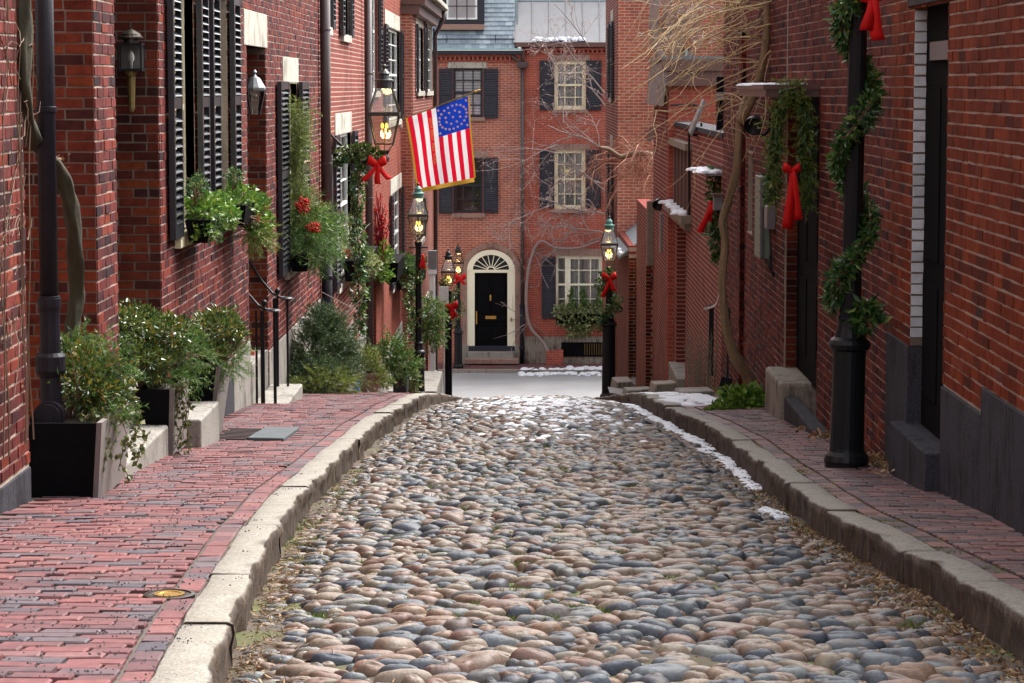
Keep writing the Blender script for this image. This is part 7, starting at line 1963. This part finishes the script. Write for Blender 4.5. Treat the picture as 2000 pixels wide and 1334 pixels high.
# snowy shelf hood above the short garland
a, b = on_y(1372, 318, 31.8), on_y(1424, 336, 31.8)
t = thing('door_hood', 'small snow covered door hood in the middle of the right wall', 'door hood', (0, 0, 0))
m = MB(); m.box(a.x, RW, 31.3, 32.6, b.z - 0.03, b.z); m.build('shelf', M['grey_wood'], t)
m = MB(); m.box(RW - 0.10, RW - 0.04, 32.0, 32.1, Zr(1405, 742), Zr(1405, 600)); tag(m.build('gate_post', M['black_iron']), 'black iron post against the right wall beyond the twisted vine', 'post')
m = MB(); a = on_y(1404, 575, 31.6)
strip(curve_pts([(a.x, 31.6, a.z), (a.x - 0.04, 31.58, a.z - 0.12), (a.x - 0.12, 31.55, a.z - 0.16), (a.x - 0.19, 31.5, a.z - 0.17)], 12), 0.035, (0.2, 0.3, 1), m)
o = m.build('ribbon', M['white_paint']); tag(o, 'thin white ribbon tied beside the twisted vine', 'ribbon'); sd = o.modifiers.new('thick', 'SOLIDIFY'); sd.thickness = 0.004
# drain, cables and brackets on the lower right
t = thing('conduit', 'brown conduit box and black cables on the lower right wall', 'conduit', (0, 0, 0))
a, b = on_y(1290, 417, 43), on_y(1302, 493, 43); m = MB(); m.box(a.x, b.x, 43.0, 43.3, b.z, a.z); m.build('cover', M['grey_metal'], t, bevel=0.01)
MB().tube(curve_pts([at(1305, 160, 42), at(1304, 260, 42), at(1308, 330, 42), at(1304, 400, 42.5), at(1304, 510, 42.8)], 30), 0.022, 6).build('cable', M['cable'], t, smooth=True)
MB().tube(curve_pts([at(1310, 205, 41.3), at(1340, 204, 41.3), at(1362, 206, 41.2)], 12), 0.018, 6).build('cable', M['cable'], t, smooth=True)
t = thing('wall_lantern', 'small black wall lantern in the brick recess on the lower right', 'wall lamp', (0, 0, 0))
c = on_y(1278, 545, 46.3)
MB().lathe([(0.05, -0.16), (0.055, 0.0)], 6, tuple(c)).build('glass', M['lantern_glass'], t)
m = MB()
for k in range(6): a = math.pi / 3 * k; m.tube([(c.x + math.cos(a) * 0.055, c.y + math.sin(a) * 0.055, c.z - 0.17), (c.x + math.cos(a) * 0.06, c.y + math.sin(a) * 0.06, c.z + 0.01)], 0.006, 4)
m.lathe([(0.08, 0.01), (0.08, 0.03), (0.03, 0.09), (0.012, 0.15)], 10, tuple(c)); m.lathe([(0.06, -0.19), (0.06, -0.165)], 10, tuple(c)); m.build('frame', M['black_iron'], t)
MB().tube([(c.x, c.y, c.z + 0.1), (c.x + 0.03, 46.5, c.z + 0.12)], 0.012, 6).build('bracket', M['black_iron'], t)
a, b = on_y(1263, 392, 46.3), on_y(1286, 518, 46.3)
m = MB(); m.box(a.x, b.x, 46.1, 46.35, b.z, a.z); tag(m.build('timber_post', M['weathered_wood'], None, bevel=0.02), 'stout weathered timber gate post above the brick recess', 'post')
# stone slabs, step and shovel at the lower right pavement
for i, (lab, q, Y, d, mt) in enumerate((('long mossy stone slab lying on the snowy right pavement', (1330, 766, 1400, 778), 28.5, 1.3, 'granite_pale'), ('rough stone block against the lower right wall', (1278, 750, 1325, 770), 33.5, 1.2, 'granite_kerb'),
                                      ('flat grey paving slab at the lower right kerb', (1223, 762, 1275, 772), 37.0, 1.2, 'granite_pale'), ('small granite step beside the right gas lamp', (1204, 747, 1238, 764), 45.0, 2.5, 'granite_pale'))):
    a, b = on_y(q[0], q[1], Y), on_y(q[2], q[3], Y)
    m = MB(); n = 8
    m.hexa([(a.x, Y, b.z - 0.1), (b.x, Y + 0.1, b.z - 0.1), (b.x + 0.05, Y + d, b.z - 0.1 - 0.1 * d), (a.x - 0.05, Y + d - 0.1, b.z - 0.1 - 0.1 * d), (a.x + 0.02, Y, a.z), (b.x - 0.02, Y + 0.1, a.z + 0.01), (b.x, Y + d, a.z - 0.07 * d), (a.x, Y + d - 0.1, a.z - 0.07 * d)])
    tag(m.build('stone_slab', M[mt], None, bevel=0.02), lab, 'slab', 'loose stone slabs')
t = thing('bucket_tray', 'pale plastic tray lying at the foot of the right gas lamp', 'tray', (0, 0, 0))
a = on_y(1190, 768, 44); b = on_y(1222, 768, 44)
m = MB(); m.hexa([(a.x + 0.04, 44.0, a.z - 0.10), (b.x - 0.08, 44.0, a.z - 0.16), (b.x - 0.08, 44.6, a.z - 0.16), (a.x + 0.04, 44.6, a.z - 0.10), (a.x, 43.9, a.z + 0.02), (b.x, 43.9, a.z - 0.02), (b.x, 44.8, a.z - 0.02), (a.x, 44.8, a.z + 0.02)]); m.build('shell', M['steel'], t)
t = thing('spade', 'black spade standing blade down beside the twisted vine', 'spade', (0, 0, 0))
a, b, c, d = (on_y(x, y, 26.4) for x, y in ((1409, 735), (1431, 740), (1426, 768), (1402, 766)))
m = MB(); m.add([tuple(p) for p in (a, b, c, d)] + [(p.x, p.y + 0.03, p.z) for p in (a, b, c, d)], [(0, 1, 2, 3), (7, 6, 5, 4), (0, 4, 5, 1), (1, 5, 6, 2), (2, 6, 7, 3), (3, 7, 4, 0)]); m.build('blade', M['black_iron'], t)
MB().tube([on_y(1420, 738, 26.42), on_y(1424, 600, 26.5)], 0.012, 6).build('shaft', M['black_iron'], t)
# stump-like dry stalks against the right garden wall
m = MB()
for k in range(40):
    x0 = rs.uniform(1345, 1398); A = np.array(at(x0, 765 - rs.uniform(0, 20), 30.5)); m.tube([A, A + np.array([rs.normal() * 0.02, 0, 0.25]), A + np.array([rs.normal() * 0.05, 0, rs.uniform(0.4, 0.75)])], [0.005, 0.004, 0.002], 4, caps=False)
t = thing('dry_plant', 'dry brown plant stalks standing against the right garden wall', 'plant', (0, 0, 0)); tag(m.build('stalks', M['weathered_wood'], t), kind='stuff')
# snow pieces
def snow(name, label, blobs, seed, parent=None):
    r = random.Random(seed); V, Fc, n0 = [], [], 0
    for (x, y, z, rx, ry, h) in blobs:
        vs, fs = COB_LO[r.randrange(14)]
        Mx = Matrix.Translation((x, y, z)) @ Matrix.Rotation(r.uniform(0, 6), 4, 'Z') @ Matrix.Diagonal((rx, ry, h, 1))
        V.extend([tuple(Mx @ Vector(p)) for p in vs]); Fc.extend([tuple(k + n0 for k in f) for f in fs]); n0 += len(vs)
    mb = MB(); mb.v, mb.f, mb.m = V, Fc, [0] * len(Fc)
    return tag(mb.build(name, M['snow'], parent, smooth=True), label, 'snow' if parent is None else None, kind='stuff')
r2 = random.Random(77); B = []
for _ in range(620):
    y = r2.uniform(16.6, 32); w = 0.04 + 0.13 * min(1, max(0.0, (y - 16) / 6)) * (0.6 + 0.4 * math.sin(y * 4.1)); x = KR(y) - 0.02 - r2.uniform(0, max(0.02, w)); s = r2.uniform(0.010, 0.042); B.append((x, y, road_z(x, y) + 0.008, s, s * 1.6, s * 0.40))
for _ in range(10): x, y = 1.44 + r2.gauss(0, 0.03), 14.7 + r2.gauss(0, 0.12); B.append((x, y, road_z(x, y) + 0.01, 0.03, 0.05, 0.022))
snow('snow', 'strip of old snow lying in the right gutter', B, 1)
B = []
for _ in range(1500):
    y = r2.gauss(29, 3.6); x = 0.2 + r2.gauss(0, 0.36)
    if 20 < y < 38: s = r2.uniform(0.012, 0.045); B.append((x, y, road_z(x, y) + 0.004, s * 1.4, s * 1.5, 0.024))
snow('snow', 'thin snow between the cobbles at the crest of the lane', B, 2)
B = []
for _ in range(240):
    y = r2.uniform(25.0, 31); x = r2.uniform(KR(y) + 0.12, KR(y) + 0.62); s = r2.uniform(0.02, 0.07); B.append((x, y, walk_z(x, y, 1) + 0.0, s, s * 1.6, s * 0.3))
snow('snow', 'patch of snow on the right pavement below the stone slabs', B, 3)
B = []
a = on_y(1015, 722, 74.8).x; b = on_y(1185, 722, 74.8).x
for _ in range(320):
    x = r2.uniform(a, b + 3); y = 74.2 + r2.gauss(0, 0.3) + 0.2 * (x - a) / 2; s = r2.uniform(0.04, 0.12); B.append((x, y, ZC + 0.04 + (0.09 if y > 74.4 else 0), s, s, s * 0.5))
snow('snow', 'ridge of ploughed snow along the far pavement', B, 4)
def ledge_snow(label, x0, x1, y0, y1, z, h, n, seed):
    r = random.Random(seed)
    return snow('snow', label, [(r.uniform(x0, x1), r.uniform(y0, y1), z, r.uniform(0.04, 0.09), r.uniform(0.06, 0.16), h * r.uniform(0.7, 1.2)) for _ in range(n)], seed)
ledge_snow('snow lying on the right door hood above the garland', RW - 0.42, RW - 0.04, 21.9, 23.5, 0.012, 0.022, 80, 5)
ledge_snow('snow on the small door hood in the middle of the right wall', on_y(1374, 320, 31.8).x, RW - 0.05, 31.35, 32.55, on_y(1372, 336, 31.8).z - 0.005, 0.045, 60, 6)
ledge_snow('snow on the sill of the barred window', RW - 0.15, RW - 0.03, wa, wb, za - 0.125, 0.05, 40, 7)
ledge_snow('snow on the slate canopy beside the right gas lamp', 1.9, 2.2, 52.1, 55.0, -3.42, 0.06, 50, 8)
za_ = Q(1090, 82).z
snow('snow', 'snow clinging along the edge of the far metal roof', [(Q(px, 80).x, FY - 0.18 + r2.uniform(-0.05, 0.1), za_ + r2.uniform(-0.02, 0.06), 0.10, 0.08, 0.10) for px in list(range(1043, 1088, 3)) + list(range(1094, 1142, 3))], 9)
# far window box
t = window_box('window box with small cypresses and variegated ivy under the far triple window', 0, 0, 0.1, 0) if False else thing('window_box', 'window box with small cypresses and variegated ivy under the far triple window', 'window box', (0, 0, 0), 'planted window boxes')
x0, x1, z0, z1 = rect(1086, 613, 1186, 632, FY - 0.3); m = MB(); m.box(x0, x1, FY - 0.32, FY - 0.09, z0, z1); m.build('trough', M['black_paint'], t)
leafy_shrub('', '', '', [((Q(px, 608).x, FY - 0.25, Q(px, py).z), (0.22, 0.18, 0.20)) for px, py in ((1095, 606), (1112, 606), (1130, 608), (1150, 608), (1168, 606), (1100, 622), (1118, 630), (1138, 635), (1160, 625), (1120, 645), (1142, 645))], (Q(1130, 620).x, FY - 0.25, z1), 1500, 0.10, 0.07, 'leaf_variegated', parent=t, stem=2)
for px in (1116, 1140, 1170):
    cpt = Q(px, 590, FY - 0.2); k = 90; hgt = nrs.uniform(0, 1, k); ang = nrs.uniform(0, 6.28, k); rr = 0.13 * (1 - hgt)
    b_ = np.stack([cpt.x + np.cos(ang) * rr, FY - 0.2 + np.sin(ang) * rr, cpt.z - 0.25 + hgt * 0.6], 1)
    foliage_obj('cypress', [needle_sprays(b_, nrs.normal(size=(k, 3)) * 0.4 + np.array([0, 0, 1.2]), 0.14, 16, 0.05, 0.008)], M['needle_pine'], t)
x0, x1, z0, z1 = 0, 0, 0, 0

# ================================================================== LITTER, MOSS AND GRASS
def scatter(name, label, n, pick, L, W, mat, flat=0.25, parent=None):
    c = np.array([pick() for _ in range(n)]); d = nrs.normal(size=(n, 3)) * np.array([1, 1, flat]) + np.array([0, 0, 0.02])
    o = foliage_obj(name, [leaf_faces(c, d, L * nrs.uniform(0.5, 1.3, n), W * nrs.uniform(0.5, 1.3, n))], M[mat], parent)
    return tag(o, label, None, kind='stuff')
def gut_r():
    y = 8.0 + abs(nrs.normal()) * 5.0; w = abs(nrs.normal()) * (0.13 if y < 14 else 0.09); x = KR(y) - 0.01 - w
    return (x, y, road_z(x, y) + nrs.uniform(-0.005, 0.022))
def gut_l():
    y = 7.2 + abs(nrs.normal()) * 5.5; w = abs(nrs.normal()) * 0.10; x = KL(y) + 0.01 + w
    return (x, y, road_z(x, y) + nrs.uniform(-0.005, 0.02))
scatter('leaf_litter', 'brown dead leaves gathered in the right gutter', 3600, gut_r, 0.032, 0.013, 'leaf_dry', 0.35)
scatter('leaf_litter', 'brown needles and dead leaves in the left gutter', 2600, gut_l, 0.038, 0.006, 'leaf_dry', 0.3)
def road_any():
    y = 8 + 14 * nrs.uniform() ** 1.5; x = nrs.uniform(KL(y), KR(y)); return (x, y, road_z(x, y) - 0.004 + nrs.uniform(0, 0.02))
scatter('leaf_litter', 'dry straw scattered between the cobbles', 1500, road_any, 0.035, 0.004, 'leaf_dry', 0.3)
def wall_r():
    y = nrs.choice([16.2, 16.8, 17.4, 19.6, 20.6]) + nrs.normal() * 0.25; x = RW - 0.03 - abs(nrs.normal()) * 0.07; return (x, y, walk_z(x, y, 1) + nrs.uniform(0, 0.03))
scatter('leaf_litter', 'dead leaves caught behind the tall lamp post', 420, wall_r, 0.055, 0.03, 'leaf_dry', 0.5)
def berry_pts(n):
    m = MB()
    for _ in range(n):
        y = 7.6 + 9.0 * nrs.uniform() ** 1.3; x = nrs.uniform(LW + 0.1, KL(y) - 0.05); k = nrs.randint(1, 5)
        for _ in range(k):
            xx, yy = x + nrs.normal() * 0.02, y + nrs.normal() * 0.03; s = nrs.uniform(0.0025, 0.006); z = walk_z(xx, yy, -1) + 0.003
            m.add([(xx + s, yy, z), (xx, yy + s, z), (xx - s, yy, z), (xx, yy - s, z), (xx, yy, z + s * 1.3)], [(0, 1, 4), (1, 2, 4), (2, 3, 4), (3, 0, 4)])
    return m
tag(berry_pts(650).build('fallen_berries', M['berry_dark']), 'tiny dark fallen berries scattered over the left pavement', None, kind='stuff')
def grass(name, label, n, pick, L, W=0.004):
    c = np.array([pick() for _ in range(n)]); d = nrs.normal(size=(n, 3)) * np.array([0.6, 0.6, 0.2]) + np.array([0, 0, 0.7])
    return tag(foliage_obj(name, [leaf_faces(c, d, L * nrs.uniform(0.5, 1.3, n), W, 0.1)], M['grass_blade'], None), label, None, kind='stuff')
tufts = [(nrs.normal() * 0.5 - 0.1, 9.5 + 11 * nrs.uniform()) for _ in range(300)] + [(KR(y) - abs(nrs.normal()) * 0.2, y) for y in nrs.uniform(9, 16, 30)] + [(KL(y) + abs(nrs.normal()) * 0.2, y) for y in nrs.uniform(9, 18, 22)]
def tuft():
    x, y = tufts[nrs.randint(len(tufts))]; x += nrs.normal() * 0.035; y += nrs.normal() * 0.05; return (x, y, road_z(x, y) - 0.012)
grass('grass', 'small tufts of grass and moss between the cobbles', 32000, tuft, 0.036, 0.005)
mt = [(nrs.uniform(1.8, 2.3), 9.5 + 10 * nrs.uniform()) for _ in range(120)] + [(KR(y) + KW + 0.01, y) for y in nrs.uniform(9, 17, 70)]
def mtuft():
    x, y = mt[nrs.randint(len(mt))]; x += nrs.normal() * 0.03; y += nrs.normal() * 0.008; return (x, y, walk_z(x, y, 1) - 0.008)
grass('moss', 'green moss growing in the joints of the right pavement', 8000, mtuft, 0.012, 0.004)
